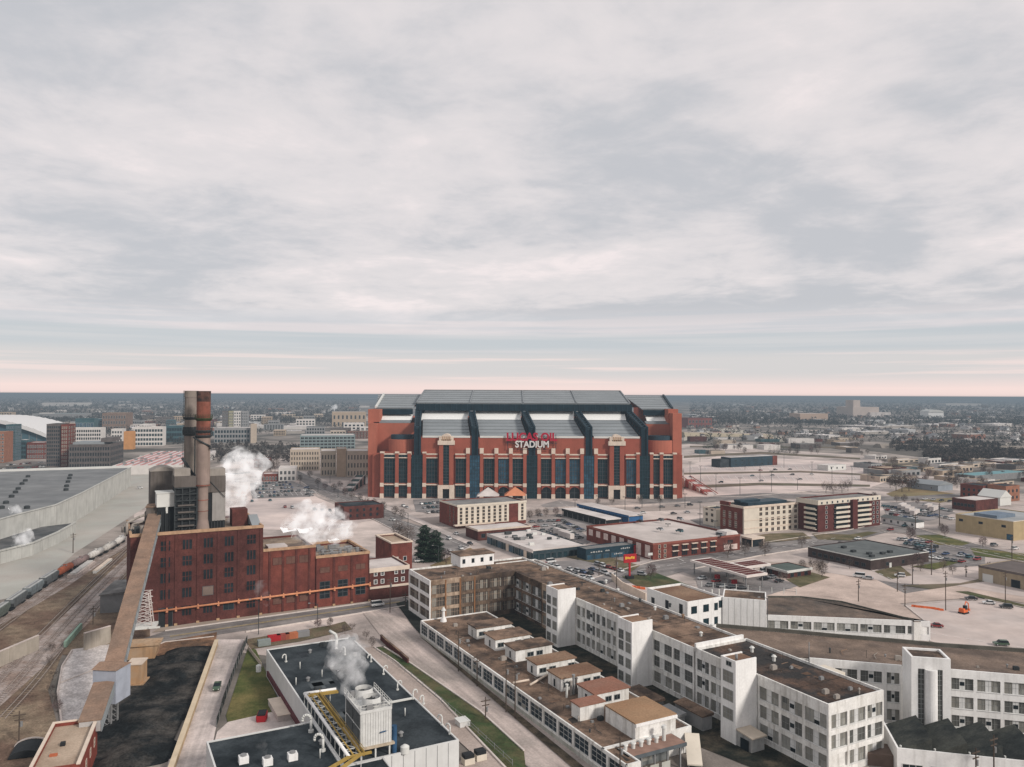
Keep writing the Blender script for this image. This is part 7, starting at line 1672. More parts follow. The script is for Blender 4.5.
for px, py in ((267,473),(271,474),(263,474),(275,472)): put_tree(px, py, 14, 'dark bare tree of the clump behind the steam cloud', 'bare trees behind the steam cloud')
for px, py in ((352,632),(345,634),(366,640),(372,648),(330,628),(318,629)): put_tree(px, py, 3.6, 'small bare shrub in the planting strip by the yard gate', 'shrubs by the yard gate')
for px, py in ((612,505),(640,503),(598,506),(660,504)): put_tree(px, py, 6, 'small bare tree at the right end of the stadium plaza', 'plaza trees at the right')
for px, py in ((50,665),(53,680),(51,694),(54,705),(52,652),(57,712)): put_tree(px, py, 3.2, 'low dark bush along the edge of the white gravel', 'bushes by the gravel bed')
# evergreens
NEED = mat('evergreen_needles', (0.016,0.034,0.022), 0.4, 0.6, c2=(0.028,0.05,0.028), c2scale=0.5)
def conifer(seed, h, w_, n=2600, wide=0.75):
    rz = random.Random(seed); b = MB()
    for i in range(n):
        z = h*(0.03+0.97*(1-(1-rz.random())**0.62)); f = z/h
        R = w_*(min(1, (1-f)**wide*1.12))*(0.72+.28*math.sin(f*37+rz.random())); a = rz.random()*6.283; rr = R*(rz.random()**.4)
        p = Vector((rr*math.cos(a), rr*math.sin(a), z)); d = Vector((math.cos(a), math.sin(a), rz.gauss(-.15,.4))).normalized(); s = Vector((-d.y, d.x, rz.gauss(0,.3))).normalized()*h*.014; L_ = h*(.03+.035*rz.random())
        b._a([p-s, p+s, p+d*L_+s*.3, p+d*L_-s*.3], [(0,1,2,3)])
    return b
for px, py, h, w_, lb in ((424.5,561,17.5,5.2,'tall dense dark evergreen, left of the pair beside the square brick block'),(435.5,561,15.0,4.8,'shorter dense dark evergreen, right of the pair beside the square brick block')):
    p = G(px, py); r = thing('evergreen_tree', lb, 'tree', (p.x, p.y, 0)); MB().cyl(0,0,0,3,.3,.2,8).build('trunk', BARK, r); conifer(int(px), h, w_, 6500, wide=.36).build('crown', NEED, r)
cm = conifer(5, 12, 3.4, 420, .6).mesh('crown', NEED); tm = MB().cyl(0,0,0,2.5,.35,.25,6).mesh('trunk', BARK); rz = random.Random(44)
for px, py in [(704+i*2.1, 447.5+rz.random()) for i in range(9)]+[(757+i*2.6, 443+1.2*rz.random()) for i in range(14)]+[(770+i*4, 452+rz.random()*2) for i in range(8)]:
    p = G(px, py); r = thing('evergreen_tree', 'dark evergreen in the rows beyond the stadium car park', 'tree', (p.x, p.y, 0), rz.random()*360, 'evergreens beyond the car park'); s = .7+.6*rz.random(); r.scale = (s*1.2, s*1.2, s); obj('crown', cm, r); obj('trunk', tm, r)
# ================================================================ woods and far neighbourhoods
def island(name, cols):
    m = bpy.data.materials.new(name); m.use_nodes = True; nt = m.node_tree; b = nt.nodes['Principled BSDF']; b.inputs['Roughness'].default_value = .95; b.inputs['Specular IOR Level'].default_value = .1
    g = nt.nodes.new('ShaderNodeNewGeometry'); r = nt.nodes.new('ShaderNodeValToRGB'); r.color_ramp.interpolation = 'LINEAR'
    e = r.color_ramp.elements; e[0].color = (*cols[0],1); e[1].color = (*cols[-1],1)
    for i, c in enumerate(cols[1:-1]): x = e.new((i+1)/(len(cols)-1)); x.color = (*c,1)
    nt.links.new(g.outputs['Random Per Island'], r.inputs[0]); nt.links.new(r.outputs[0], b.inputs['Base Color']); return m
WOOD = island('winter_wood', [(0.022,0.026,0.026),(0.050,0.046,0.042),(0.032,0.038,0.034),(0.085,0.072,0.062),(0.018,0.026,0.024),(0.058,0.052,0.047)])
WOODD = island('dark_winter_wood', [(0.035,0.032,0.030),(0.075,0.06,0.052),(0.05,0.045,0.042),(0.09,0.072,0.062)])
def clumps(name, gen, m, seed, k=14):
    rz = random.Random(seed); b = MB()
    for (p, w_, h) in gen(rz):
        for i in range(k):       # loose twiggy crown: scattered slivers and leaf sized facets
            a = 6.283*rz.random(); u_ = rz.random()**.5; z = h*(.15+.85*rz.random()); q = w_*u_*math.sin(math.pi*min(1,max(.12,.18+.75*z/h)))
            c = Vector((p.x+q*math.cos(a), p.y+q*math.sin(a), z)); s = w_*(.24+.30*rz.random())
            vs = [(c.x+s*rz.gauss(0,.7), c.y+s*rz.gauss(0,.7), c.z+s*rz.gauss(0,.7)) for _ in range(3)]; b._a(vs, [(0,1,2)])
    return tag(b.build(name, m), kind='stuff')
NOGO = [(680,890,440.5,520),(360,690,396,520),(-60,185,446,520),(185,380,436,520)]
def band(n, y0, y1, x0, x1, hmin, hmax, wf=.42, pw=1.0):
    def g(rz):
        c = 0
        while c < n:
            py = y0+(y1-y0)*rz.random()**pw; px = x0+(x1-x0)*rz.random()
            if any(a < px < b_ and c0 < py < d for a, b_, c0, d in NOGO): c += 1; continue
            # patchy: leave clearings between the groves
            q = G(px, py+(px-512)*.0041); v = math.sin(q.x*.006+1.3)*math.sin(q.y*.0043+.5)+.6*math.sin(q.x*.017+q.y*.011)
            if v < -.75+rz.gauss(0,.35): c += 1; continue
            h = hmin+(hmax-hmin)*rz.random(); f = max(1, q.y/3000); yield q, h*wf*(1+.8*(f-1)), h*(1+.12*(f-1)); c += 1
    return g
tag(clumps('woods', band(21000, 397.1, 424, -80, 1110, 7, 13, .5, .85), WOOD, 3), 'mixed bare woods and suburb trees spreading to the skyline', 'woods')
tag(clumps('woods', band(9500, 410, 448, -60, 1090, 5, 11), WOOD, 8), 'scattered street trees of the nearer neighbourhoods', 'woods')
tag(clumps('woods', band(1300, 451, 461, 925, 1060, 5, 9, .5), WOODD, 9, 26), 'dark bare wood belt along the railway on the far right', 'woods')
tag(clumps('woods', band(420, 443, 450, 850, 1000, 5, 10, .5), WOODD, 19, 26), 'thin dark hedge line left of the wood belt on the far right', 'woods')
tag(clumps('woods', band(260, 440, 447, 690, 800, 5, 9, .5), WOOD, 29, 26), 'scrub along the far side of the stadium car park', 'woods')
NOGO = NOGO[1:2]
tag(clumps('woods', band(300, 446, 464, 200, 300, 4, 8, .5), WOODD, 39, 30), 'dark street trees behind the steam cloud left of the stadium', 'woods')
# houses: a few kinds, copied one by one
HM = []
for i, (wc, rc) in enumerate((((0.62,0.60,0.58),(0.17,0.165,0.165)),((0.45,0.41,0.37),(0.12,0.105,0.10)),((0.66,0.65,0.64),(0.30,0.28,0.27)),((0.33,0.19,0.14),(0.14,0.125,0.12)),((0.52,0.53,0.53),(0.22,0.22,0.225)))):
    b = MB().box(-5,5,-4,4,0,4.4,0); b.gable(-5.4,5.4,-4.5,4.5,4.42,7.4,1); b.box(2,2.8,1,1.8,5,8.2,2)
    for x in (-3,0,3): b.box(x-.6,x+.6,-4.06,-4.005,1.2,2.8,3)
    HM.append(b.mesh('house', [mat(f'house_wall_{"abcde"[i]}', wc, .1, .2), mat(f'house_roof_{"abcde"[i]}', rc, .15, .2), BRICKD, GLK]))
rz = random.Random(61); cnt = 0
while cnt < 285:
    right = rz.random() < .72
    px = rz.uniform(690, 1060) if right else rz.uniform(-10, 360); py = rz.uniform(407, 446) if right else rz.uniform(405, 432)
    if px < 190 and py > 428: continue
    if px < 890 and py > 439: continue
    p = G(px, py); o = obj('house', HM[rz.randrange(5)], None, (p.x, p.y, 0), R_(TH+rz.choice([0,90])+rz.gauss(0,4))); s = (1.0+.5*rz.random())*max(1, p.y/2600); o.scale = (s*1.15, s, s*.9)
    tag(o, 'small pitched roof house among far trees right of the stadium' if right else 'small pitched roof house among far trees left of the stadium', 'house', 'far houses right of the stadium' if right else 'far houses left of the stadium'); cnt += 1
# far flat roofed warehouses
FW = []
for i, (wc, rc) in enumerate((((0.55,0.52,0.49),(0.66,0.62,0.60)),((0.36,0.33,0.30),(0.60,0.565,0.54)),((0.24,0.12,0.09),(0.42,0.385,0.36)),((0.40,0.40,0.40),(0.52,0.525,0.53)))):
    w_ = MB().box(-30,30,-14,14,0,7.9).mesh('wall', mat(f'shed_wall_{"abcd"[i]}', wc, .1, .1)); rf = MB().box(-30.3,30.3,-14.3,14.3,7.91,8.6).box(-12,-8,-3,2,8.61,10).box(9,12,0,4,8.61,10).mesh('roof', mat(f'shed_roof_{"abcd"[i]}', rc, .1, .05)); FW.append((w_, rf))
rz = random.Random(5); cnt = 0
while cnt < 120:
    right = rz.random() < .55
    px = rz.uniform(690, 1050) if right else rz.uniform(-20, 365); py = rz.uniform(402, 440) if right else rz.uniform(402, 436)
    if (px < 800 and 424 < py and right): continue
    p = G(px, py); r = thing('warehouse', 'pale flat roofed warehouse far off right of the stadium' if right else 'pale flat roofed warehouse far off left of the stadium', 'warehouse', (p.x, p.y, 0), TH+rz.choice([0,90,-14]), 'far warehouses right of the stadium' if right else 'far warehouses left of the stadium')
    s = .35+.75*rz.random()**2+p.y/9000; r.scale = (s*(.6+rz.random()), s, .6+.5*rz.random()); w_, rf = FW[rz.choice([0,0,1,1,2,3])]; obj('wall', w_, r); obj('roof', rf, r); cnt += 1
# landmarks on the skyline
r, lu, h = blk('factory_block', 'broad pale pink factory block far off to the right', 853, 879, 417.5, 407, 120, 6, mat('pale_pink_block',(0.52,0.44,0.39),.1,.02), ROOFW, 0, 0)
MB().box(4, lu*.3, 4, 60, h, h+26).build('tower_block', mat('pale_pink_block',(0.52,0.44,0.39)), r); MB().box(lu*.6, lu*1.4, -10, 60, 0, h*.5).build('wing', ROOFW, r)
c = G(936, 418); r = thing('domed_hall', 'bright white domed hall far off on the right', 'hall', (c.x, c.y, 0), 0); w_ = 7.6*c.y/780; h = zat(c, 410.5)
MB().box(-w_, w_, 0, 60, 0, h*.75).build('wall', plain('bright_white',(0.8,0.8,0.78)), r); arc = [(-w_*math.cos(math.pi*i/10), h*.76+h*.35*math.sin(math.pi*i/10)) for i in range(11)]; MB().hexa([(x,-2,z) for x,z in arc][::-1],[(x,62,z) for x,z in arc][::-1]).build('roof', PALEP, r)
blk('brick_building', 'dark red mill block right behind the stadium', 688, 712, 428, 418, 60, 5, mat('far_red_brick',(0.20,0.07,0.06),.15,.05), ROOFD, 2, 7)
blk('warehouse', 'tan long block in the trees right of the stadium', 800, 828, 420.5, 413.5, 80, 5, mat('far_tan',(0.46,0.34,0.26),.1,.02), ROOFW)
blk('warehouse', 'very long white shed near the skyline at the right', 946, 981, 405.8, 403.4, 200, 3, WCL, ROOFW)
blk('warehouse', 'very long white shed near the skyline at the left', 42, 76, 406.0, 402.8, 200, 3, WCL, ROOFW)
blk('warehouse', 'long grey shed across the left middle distance', 32, 80, 419, 413.5, 80, 5, GRW, mat('far_teal_roof',(0.24,0.29,0.29),.1,.02))
# highway embankment beyond the car park
p0, p1 = G(684, 437), G(772, 436); r = thing('highway_viaduct', 'pale tan highway embankment beyond the stadium car park', 'highway', (p0.x, p0.y, 0), 0)
dx, dy = p1.x-p0.x, p1.y-p0.y; b = MB(); b.hexa([(0,-12,0),(dx,dy-12,0),(dx,dy+40,0),(0,40,0)],[(0,0,9),(dx,dy,3),(dx,dy+28,3),(0,28,9)]); b.build('embankment', mat('embankment_grass',(0.36,0.31,0.225),.15,.02), r)
b = MB(); b.hexa([(0,1,9.05),(dx,dy+1,3.05),(dx,dy+2,3.05),(0,2,9.05)],[(0,1,10.2),(dx,dy+1,4.2),(dx,dy+2,4.2),(0,2,10.2)]); b.build('barrier_wall', CONC, r)
p0, p1 = G(880, 448), G(1060, 451); r = thing('railway_embankment', 'long pale railway embankment along the dark wood belt', 'embankment', (p0.x, p0.y, 0), 0)
dx, dy = p1.x-p0.x, p1.y-p0.y; MB().hexa([(0,-6,0),(dx,dy-6,0),(dx,dy+26,0),(0,26,0)],[(0,0,6),(dx,dy,6),(dx,dy+14,6),(0,14,6)]).build('embankment', mat('pale_bank',(0.27,0.235,0.20),.15,.02), r)

# mid-rise blocks of the town centre and small buildings of the far right
rz = random.Random(92); kinds = [(WCL,ROOFW,FRAMED),(BEIGE,ROOFW,FRAMED),(GRW,ROOFD,FRAMED),(BRICKD,ROOFT,LIME),(TEALW,ROOFW,FRAMEG),(GREYB,GRAVG,LIME),(mat('distant_tan',(0.4,.3,.2)),ROOFW,FRAMED)]
for i in range(46):
    left = i < 26
    px = rz.uniform(-10, 180) if left else rz.uniform(200, 362); yb = rz.uniform(418, 441) if left else rz.uniform(418, 440); wd = rz.uniform(9, 24)*(.6+(yb-418)/40); hh = rz.uniform(4, 12)*(.6+(yb-418)/50)
    k = rz.choice(kinds); blk('office_block', 'mid rise block among the packed town blocks left of the chimneys' if left else 'mid rise block in the distance between chimneys and stadium', px, px+wd, yb, yb-hh, rz.uniform(18, 40), DT, k[0], k[1], rz.randrange(2,5), rz.randrange(4,8), .55, k[2], GLK, group='packed town blocks left' if left else 'distant blocks beside the stadium')
for i in range(40):
    px = rz.uniform(868, 1045); yb = rz.uniform(457, 487); wd = rz.uniform(8, 24); hh = rz.uniform(3, 6.5)
    k = rz.choice(kinds); blk('low_building', 'low building among the yards at the far right', px, px+wd, yb, yb-hh, rz.uniform(12, 26), TH, k[0], rz.choice([ROOFW, GRAVG, ROOFD, ROOFT]), 1, 4, .5, k[2], GLK, group='low buildings at the far right')
for i in range(26):
    px = rz.uniform(690, 860); yb = rz.uniform(440, 455); wd = rz.uniform(8, 26); hh = rz.uniform(2.5, 5)
    if 715 < px < 785 and yb > 450: continue
    k = rz.choice(kinds); blk('low_building', 'low building beyond the stadium car park', px, px+wd, yb, yb-hh, rz.uniform(14, 30), 8, k[0], rz.choice([ROOFW, GRAVG, ROOFD]), 0, 0, group='low buildings beyond the stadium car park')
for i in range(60):
    px = rz.uniform(868, 1040); py = rz.uniform(458, 490); put_tree(px, py, rz.uniform(6, 11), 'bare tree among the yards at the far right', 'bare trees at the far right')
for i in range(40):
    px = rz.uniform(690, 870); py = rz.uniform(441, 456); put_tree(px, py, rz.uniform(6, 11), 'bare tree beyond the stadium car park', 'bare trees beyond the car park')
for i in range(26):
    px = rz.uniform(800, 1024); py = rz.choice([rz.uniform(500, 506), rz.uniform(524, 536), rz.uniform(566, 575)]); put_tree(px, py, rz.uniform(4, 7), 'small bare tree along the streets on the right', 'small street trees on the right')
# ================================================================ vehicles
CARC = {'white':(0.62,0.62,0.61),'silver':(0.36,0.37,0.38),'grey':(0.15,0.155,0.16),'black':(0.022,0.023,0.026),'blue':(0.035,0.065,0.14),'red':(0.22,0.022,0.022),'teal':(0.035,0.10,0.12),'tan':(0.30,0.25,0.19),'green':(0.05,0.09,0.055)}
TYRE = plain('tyre_rubber', (0.02,0.02,0.02), .8); RIM = plain('wheel_rim', (0.35,0.35,0.36)); LAMP = plain('headlight', (0.6,0.6,0.55)); TAIL = plain('tail_light', (0.35,0.02,0.02))
CP = {k: mat('car_paint_'+k, c, .04, .5, rough=.3, spec=.5) for k, c in CARC.items()}
def body_mb(kind, m=0):
    b = MB(); hw = .88
    prof = {'car':[(-2.2,.35),(2.2,.35),(2.25,.72),(1.15,.92),(-1.75,.95),(-2.22,.8)],'suv':[(-2.2,.4),(2.2,.4),(2.25,.85),(1.2,1.05),(-2.15,1.08),(-2.25,.8)],'pickup':[(-2.6,.45),(2.5,.45),(2.55,.9),(1.4,1.1),(-2.6,1.1)],'van':[(-2.5,.4),(2.4,.4),(2.5,1.0),(1.9,1.2),(-2.5,1.2)]}[kind]
    b.hexa([(x,hw,z) for x,z in prof][::-1], [(x,-hw,z) for x,z in prof][::-1], m); return b
def cabin_mb(kind, b=None, m=0, mr=1):
    b = b or MB(); h0, h1, x0, x1, r0, r1 = {'car':(.93,1.42,-1.65,1.05,-1.1,.35),'suv':(1.06,1.7,-2.1,1.1,-1.9,.5),'pickup':(1.1,1.75,-.7,1.3,-.55,.7),'van':(1.2,2.1,-2.45,1.85,-2.4,1.3)}[kind]; hw = .84
    b.hexa([(x0,-hw,h0),(x1,-hw,h0),(x1,hw,h0),(x0,hw,h0)],[(r0,-hw*.82,h1),(r1,-hw*.82,h1),(r1,hw*.82,h1),(r0,hw*.82,h1)],m)
    b.box(r0+.05,r1-.05,-hw*.8,hw*.8,h1+.001,h1+.05,mr); return b
def wheels_mb(b, m=0, y=.86):
    for x in (-1.4,1.4):
        for s in (-1,1): b.tube((x,s*(y-.2),.33),(x,s*(y+.02),.33),.33,n=10,m=m)
    return b
SMALL = {}
def small_car(color, kind):
    k = (color, kind)
    if k not in SMALL: b = body_mb(kind); cabin_mb(kind, b, 1, 0); wheels_mb(b, 2); SMALL[k] = b.mesh('car', [CP[color], GLK, TYRE])
    return SMALL[k]
def lot_car(px, py, ang, lb, group, rz, kinds=('car','car','suv'), cols=('white','white','silver','grey','black','black','blue','silver','grey'), z=0.4):
    p = G(px, py, z if z > 1 else 0); o = obj('car', small_car(rz.choice(cols), rz.choice(kinds)), None, (p.x, p.y, z), R_(ang+rz.gauss(0,2)+rz.choice([0,180]))); tag(o, lb, 'car', group)
BAY = MB()
def lot(cells, ang, lb, group, seed, keep=.85, cols=None, jit=.5, z=.36):
    rz = random.Random(seed)
    for (x0, y0, x1, y1, n) in cells:
        a, b_ = G(x0, y0, z if z > 1 else 0), G(x1, y1, z if z > 1 else 0); 
        n = min(n, int((b_-a).length/2.8)+1) if n > 1 else n
        if n > 3 and z < 1:
            q = (b_-a)/(n-1); ax = Vector((math.cos(R_(ang)), math.sin(R_(ang)), 0)); sd_ = Vector((-ax.y, ax.x, 0))*.09
            for i in range(n+1):
                c0 = a+q*(i-.5); BAY.poly([(v.x, v.y, .46) for v in (c0-ax*2.6-sd_, c0+ax*2.6-sd_, c0+ax*2.6+sd_, c0-ax*2.6+sd_)])
        for i in range(n):
            if rz.random() > keep: continue
            p = a.lerp(b_, i/max(n-1,1)); o = obj('car', small_car(rz.choice(cols or ('white','white','silver','grey','black','black','blue','grey','teal','silver','white','grey','black','red')), rz.choice(('car','car','suv'))), None, (p.x, p.y, z), R_(ang+rz.gauss(0,2)+rz.choice([0,180]))); tag(o, lb, 'car', group)
lot([(256,487.5,290,485.5,14),(256,490.5,292,488.5,14),(256,494,292,492,14),(258,497.5,286,496,11),(256,484.5,286,483,10)], TH+90, 'car in the crowded lot behind the steam clouds', 'cars in the lot behind the steam', 1, cols=('white','silver','grey','black','blue','blue','teal','black'))
lot([(299,489,312,493.5,5),(298,492,311,496.5,5),(300,486.5,310,489.5,4)], TH, 'car in the small lot by the diagonal street', 'cars in the small lot by the street', 2)
lot([(252,502,276,501,5),(285,508,330,512,7)], TH+90, 'car parked alone on the pale lot behind the power station', 'cars on the pale lot', 3, .6)
lot([(421,505,442,503.5,8),(424,509,446,507.5,9),(428,513.5,438,512.8,5),(403,507,414,511,4)], TH+90, 'car in the lot left of the hotel below the stadium', 'cars left of the hotel', 4, .85)
lot([(532,523,563,521.5,8),(536,528,560,541,7),(545,527,571,541,8),(556,526,580,539,8),(566,524,583,532,6)], TH, 'car in the lot between the white roofed shops and the long sheds', 'cars between shops and sheds', 5, .8)
lot([(545,566,590,575,8),(553,573,590,580,6),(592,571,612,577,4),(598,566,620,572,5)], TH+90, 'car in front of the dark shop fronts', 'cars before the dark shop fronts', 6, .8)
lot([(900,540.5,929,543.5,7),(907,545,935,549,6),(912,549,932,553,5),(925,558,962,563,8),(931,553.5,968,558,8),(962,556,977,561,3)], TH, 'car in the lot right of the dark roofed building', 'cars right of the dark roofed building', 7, .85)
lot([(586,512,662,508,7),(592,517,655,513,6),(660,516,700,512,4),(665,508,690,506,3)], 4, 'car on the street between the sheds and the stadium', 'cars between sheds and stadium', 8, .7)
lot([(640,522,700,519,4),(660,530,720,536,4)], TH+90, 'car on the rooftop car park of the brick building', 'cars on the rooftop car park', 9, .9, z=8.4)
lot([(690,478,850,474,9),(700,484,800,480,6),(730,472,790,470,5)], 5, 'car standing on the wide pink car park', 'cars on the wide pink car park', 10, .6)
lot([(884,507,925,512,10),(888,511,930,517,10),(892,515.5,915,520,6),(925,506,950,512,7),(930,515,952,520,5)], TH, 'car in the crowded yard right of the apartment block', 'cars right of the apartment block', 11, .85)
lot([(8,466,42,463,12),(4,469.5,44,467.5,12)], DT+90, 'car in the street by the left edge towers', 'cars by the left edge towers', 12, .8, cols=('white','red','grey','black','white'))
lot([(140,489,300,477,8)], TH, 'car on the street behind the chimneys', 'cars behind the chimneys', 13, .6)
lot([(440,560,470,545,4),(449,540,456,535,2)], TH+90, 'car beside the hotel drive', 'cars beside the hotel drive', 14, 1)
lot([(700,586,742,590,5),(756,582,772,579,3),(702,580,716,583,2)], TH, 'car at the filling station', 'cars at the filling station', 15, .9)
lot([(400,530,440,546,4),(345,505,392,521,5),(520,515,600,519,5),(600,585,680,568,3)], TH-60, 'car driving on the street by the stadium', 'cars driving near the stadium', 16, .8)
lot([(840,545,905,527,5),(955,540,1015,550,4)], TH, 'car on the street by the tan warehouse', 'cars by the tan warehouse', 17, .8)
lot([(925,500,985,505,8),(995,512,1024,516,4)], TH, 'car behind the tan warehouse', 'cars behind the tan warehouse', 18, .7)
tag(BAY.build('bay_marking', LINEW), kind='structure')
# nearer vehicles with parts
def vehicle(nm, lb, cat, px, py, ang, color, kind):
    p = G(px, py); r = thing(nm, lb, cat, (p.x, p.y, .38), ang)
    body_mb(kind).build('body', CP[color], r); b = cabin_mb(kind); b.build('cabin', [GLK, CP[color]], r)
    for x in (-1.4,1.4):
        for s in (-1,1): w_ = MB().tube((x,s*.66,.34),(x,s*.9,.34),.34,n=12).build('wheel', TYRE, r); MB().tube((x,s*.901,.34),(x,s*.92,.34),.2,n=8).build('rim', RIM, w_)
    xf = {'car':2.2,'suv':2.2,'pickup':2.5,'van':2.42}[kind]
    for s in (-1,1): MB().box(xf,xf+.06,s*.65-.15,s*.65+.15,.6,.78).build('headlight', LAMP, r); MB().box(-xf-.12,-xf-.02,s*.7-.12,s*.7+.12,.65,.85).build('tail_light', TAIL, r)
    if kind == 'pickup': MB().box(-2.5,-.75,-.75,.75,1.101,1.13).build('bed', BLK, r)
    return r
vehicle('pickup_truck', 'dark green pickup truck driving along the concrete alley', 'pickup truck', 217, 690, 284, 'green', 'pickup')
vehicle('van', 'white van on the street before the low brick annex', 'van', 377.5, 607, 27, 'white', 'van')
vehicle('car', 'bright red car on the pale street beyond the long white wing', 'car', 936, 628, 165, 'red', 'car')
vehicle('car', 'dark green car alone on the pale street at the right edge', 'car', 1001, 646.5, 170, 'green', 'suv')
vehicle('car', 'black car, left of three parked by the thin grass strip', 'car', 971, 600.5, 160, 'black', 'car')
vehicle('car', 'white car, middle of three parked by the thin grass strip', 'car', 989, 605, 160, 'white', 'car')
vehicle('car', 'black car, right of three parked by the thin grass strip', 'car', 1006, 609, 160, 'black', 'suv')
vehicle('van', 'white van before the dark roofed building on the gravel lot edge', 'van', 859, 578, 155, 'white', 'van')
vehicle('car', 'silver car right behind the white van on the lot edge', 'car', 868, 580, 155, 'silver', 'car')
vehicle('car', 'white car by the door of the dark roofed building', 'car', 900, 577.5, 160, 'white', 'suv')
vehicle('van', 'white parked van outside the dark shop block', 'van', 551, 563.5, 30, 'white', 'van')
vehicle('car', 'silver car under the filling station canopy', 'car', 722, 588, 28, 'silver', 'car')
vehicle('van', 'white van at the filling station kiosk', 'van', 765, 573, 28, 'white', 'van')
vehicle('car', 'dark car beside the low brick kiosk', 'car', 779, 583, 28, 'black', 'car')
vehicle('car', 'white car parked behind the square brick block', 'car', 419, 562.5, 20, 'white', 'car')
# trailers
tb = MB().box(-6.5,6.5,-1.3,1.3,1.1,3.9).mesh('box', ROOFW); ta = MB(); wheels_mb(ta); ta.box(-6,6,-.5,.5,.7,1.09); ta = ta.mesh('chassis', BLK)
for i, (px, py) in enumerate(((902,509),(906,511),(910,513),(915,515.5),(928,509.5),(934,511.5),(561,536),(566,539))):
    p = G(px, py); r = thing('box_trailer', 'white box trailer in the yard right of the apartment block' if i < 6 else 'white box trailer in the lot behind the white roofed shops', 'trailer', (p.x, p.y, 0), TH+(20 if i < 6 else 90), 'box trailers in the yard' if i < 6 else 'box trailers behind the shops'); obj('box', tb, r); obj('chassis', ta, r)
# ================================================================ poles and lamps
WOODP = mat('timber_pole', (0.085,0.065,0.052), .25, .6); 
def pole(nm, lb, px, yb, yt, kind='utility', group=None, ang=0):
    p = G(px, yb); h = zat(p, yt); r = thing(nm, lb, 'pole' if kind == 'utility' else 'street lamp', (p.x, p.y, 0), ang, group); t = max(.13, min(.2, p.y/2200))
    if kind == 'utility':
        MB().cyl(0,0,0,h,t*1.3,t*.9,8).build('pole', WOODP, r)
        MB().box(-1.3,1.3,-.1,.1,h-1.0,h-.8).box(-1.0,1.0,-.1,.1,h-2.1,h-1.9).build('crossarm', WOODP, r)
        MB().cyl(.4,0,h-3.6,h-2.5,.3,n=8).build('transformer', GREYM, r)
    else:
        MB().cyl(0,0,0,h,t,t*.7,8).build('pole', DKST, r)
        if kind == 'flood':
            for s in (-1,1): MB().box(s*.2,s*1.5,-.4,.4,h-.1,h+.25).build('lamp_head', DKST, r)
        else:
            b = MB().path([(0,0,h-.4),(-1,0,h+.3),(-2.4,0,h+.4)],t*.6,6); b.build('arm', DKST, r); MB().box(-3.2,-2.4,-.2,.2,h+.28,h+.5).build('lamp_head', GREYM, r)
    return r
for px, yb, yt, lb in ((390,613,577,'tall utility pole by the street before the brick annex'),(405.3,608,592,'short utility pole at the white corner of the north wing'),(458.4,672,631,'utility pole with transformer at the low range, nearest the north wing'),(477,687,654,'second utility pole along the low white range'),(506,713,660,'utility pole halfway along the low white range'),(515,719,665,'utility pole just right of the halfway pole on the low range'),(485.5,720,697,'short utility pole on the far edge of the green strip'),(620,790,737,'utility pole at the near end of the low white range'),(945.7,611,571,'tall utility pole beside the orange barriers'),(1005.4,603,571,'tall utility pole by the parked cars at the grass strip'),(897.4,592,570,'utility pole on the gravel lot near the dark roofed building'),(905,607,584,'utility pole at the end of the wedge shaped roof'),(858.5,602,579,'thin pole on the gravel lot above the wedge roof'),(912.6,585,563,'utility pole at the corner of the low tan shed drive'),(976,790,748,'near utility pole left in the bottom right corner'),(994,790,735,'near utility pole right in the bottom right corner'),(616,572,560,'short pole left of the red roadside sign'),(616.5,588,556,'timber pole beside the grass island'),(915.4,530,514,'utility pole by the long white house'),(939.5,526,503,'utility pole left of the tan warehouse'),(931.5,575,540,'utility pole at the car lot before the tan shed'),(966,577,565,'short pole beside the low tan shed'),(93,625,606,'pole between the tracks and the gravel bed'),(19,742,711,'timber pole on the brown bank beside the tracks'),(73,553,533,'thin pole on the pale terrace by the train'),(599,576,562,'pole at the street corner of the dark shop'),(1012,560,536,'pole in front of the tan warehouse corner')):
    pole('utility_pole', lb, px, yb, yt, 'utility', ang=TH)
for px, yb, yt, lb in ((258.5,634.5,600,'street lamp with long arm over the alley mouth'),(317.5,624,604,'street lamp before the middle of the power station'),(80.7,517,496.5,'tall lamp mast on the pale terrace, left one'),(110.3,498.5,486,'tall lamp mast on the pale terrace, right one'),(438.5,563,546,'lamp post right of the two evergreens'),(776,680,655,'lamp post on the long dark roofed wing yard'),(767.5,655,598,'thin lamp post at the blank white gable')):
    pole('street_lamp', lb, px, yb, yt, 'lamp', ang=10)
for px, yb, yt in ((700.6,486,466),(716,491,474),(740,495,478),(771.5,492,471),(797.5,490,479),(832,485,467),(852,484,466),(784,468,455),(700,462,452),(745,470,460),(690,478,462),(812,476,462),(868,482,468),(760,482,464)):
    pole('light_mast', 'twin headed light mast on the wide pink car park', px, yb, yt, 'flood', 'light masts on the pink car park')
for px, yb, yt in ((446,517,500),(462,521,503),(575,512,500),(625,513,497),(660,511,496),(685,508,494),(700,515,502),(598,510,496),(642,508,495)):
    pole('light_mast', 'twin headed light mast between stadium and hotels', px, yb, yt, 'flood', 'light masts before the stadium')
for px, yb, yt in ((640,530,515),(668,540,524),(700,528,514),(715,536,521)):
    r = pole('light_mast', 'light mast on the rooftop car park of the brick building', px, yb, yt, 'flood', 'light masts on the rooftop car park')
for px, yb, yt in ((300,486,475),(318,492,480),(338,498,485),(360,509,494),(384,518,503),(408,529,513),(330,484,473),(352,493,481)):
    pole('street_lamp', 'street lamp along the diagonal street left of the stadium', px, yb, yt, 'lamp', 'street lamps along the diagonal street', 40)
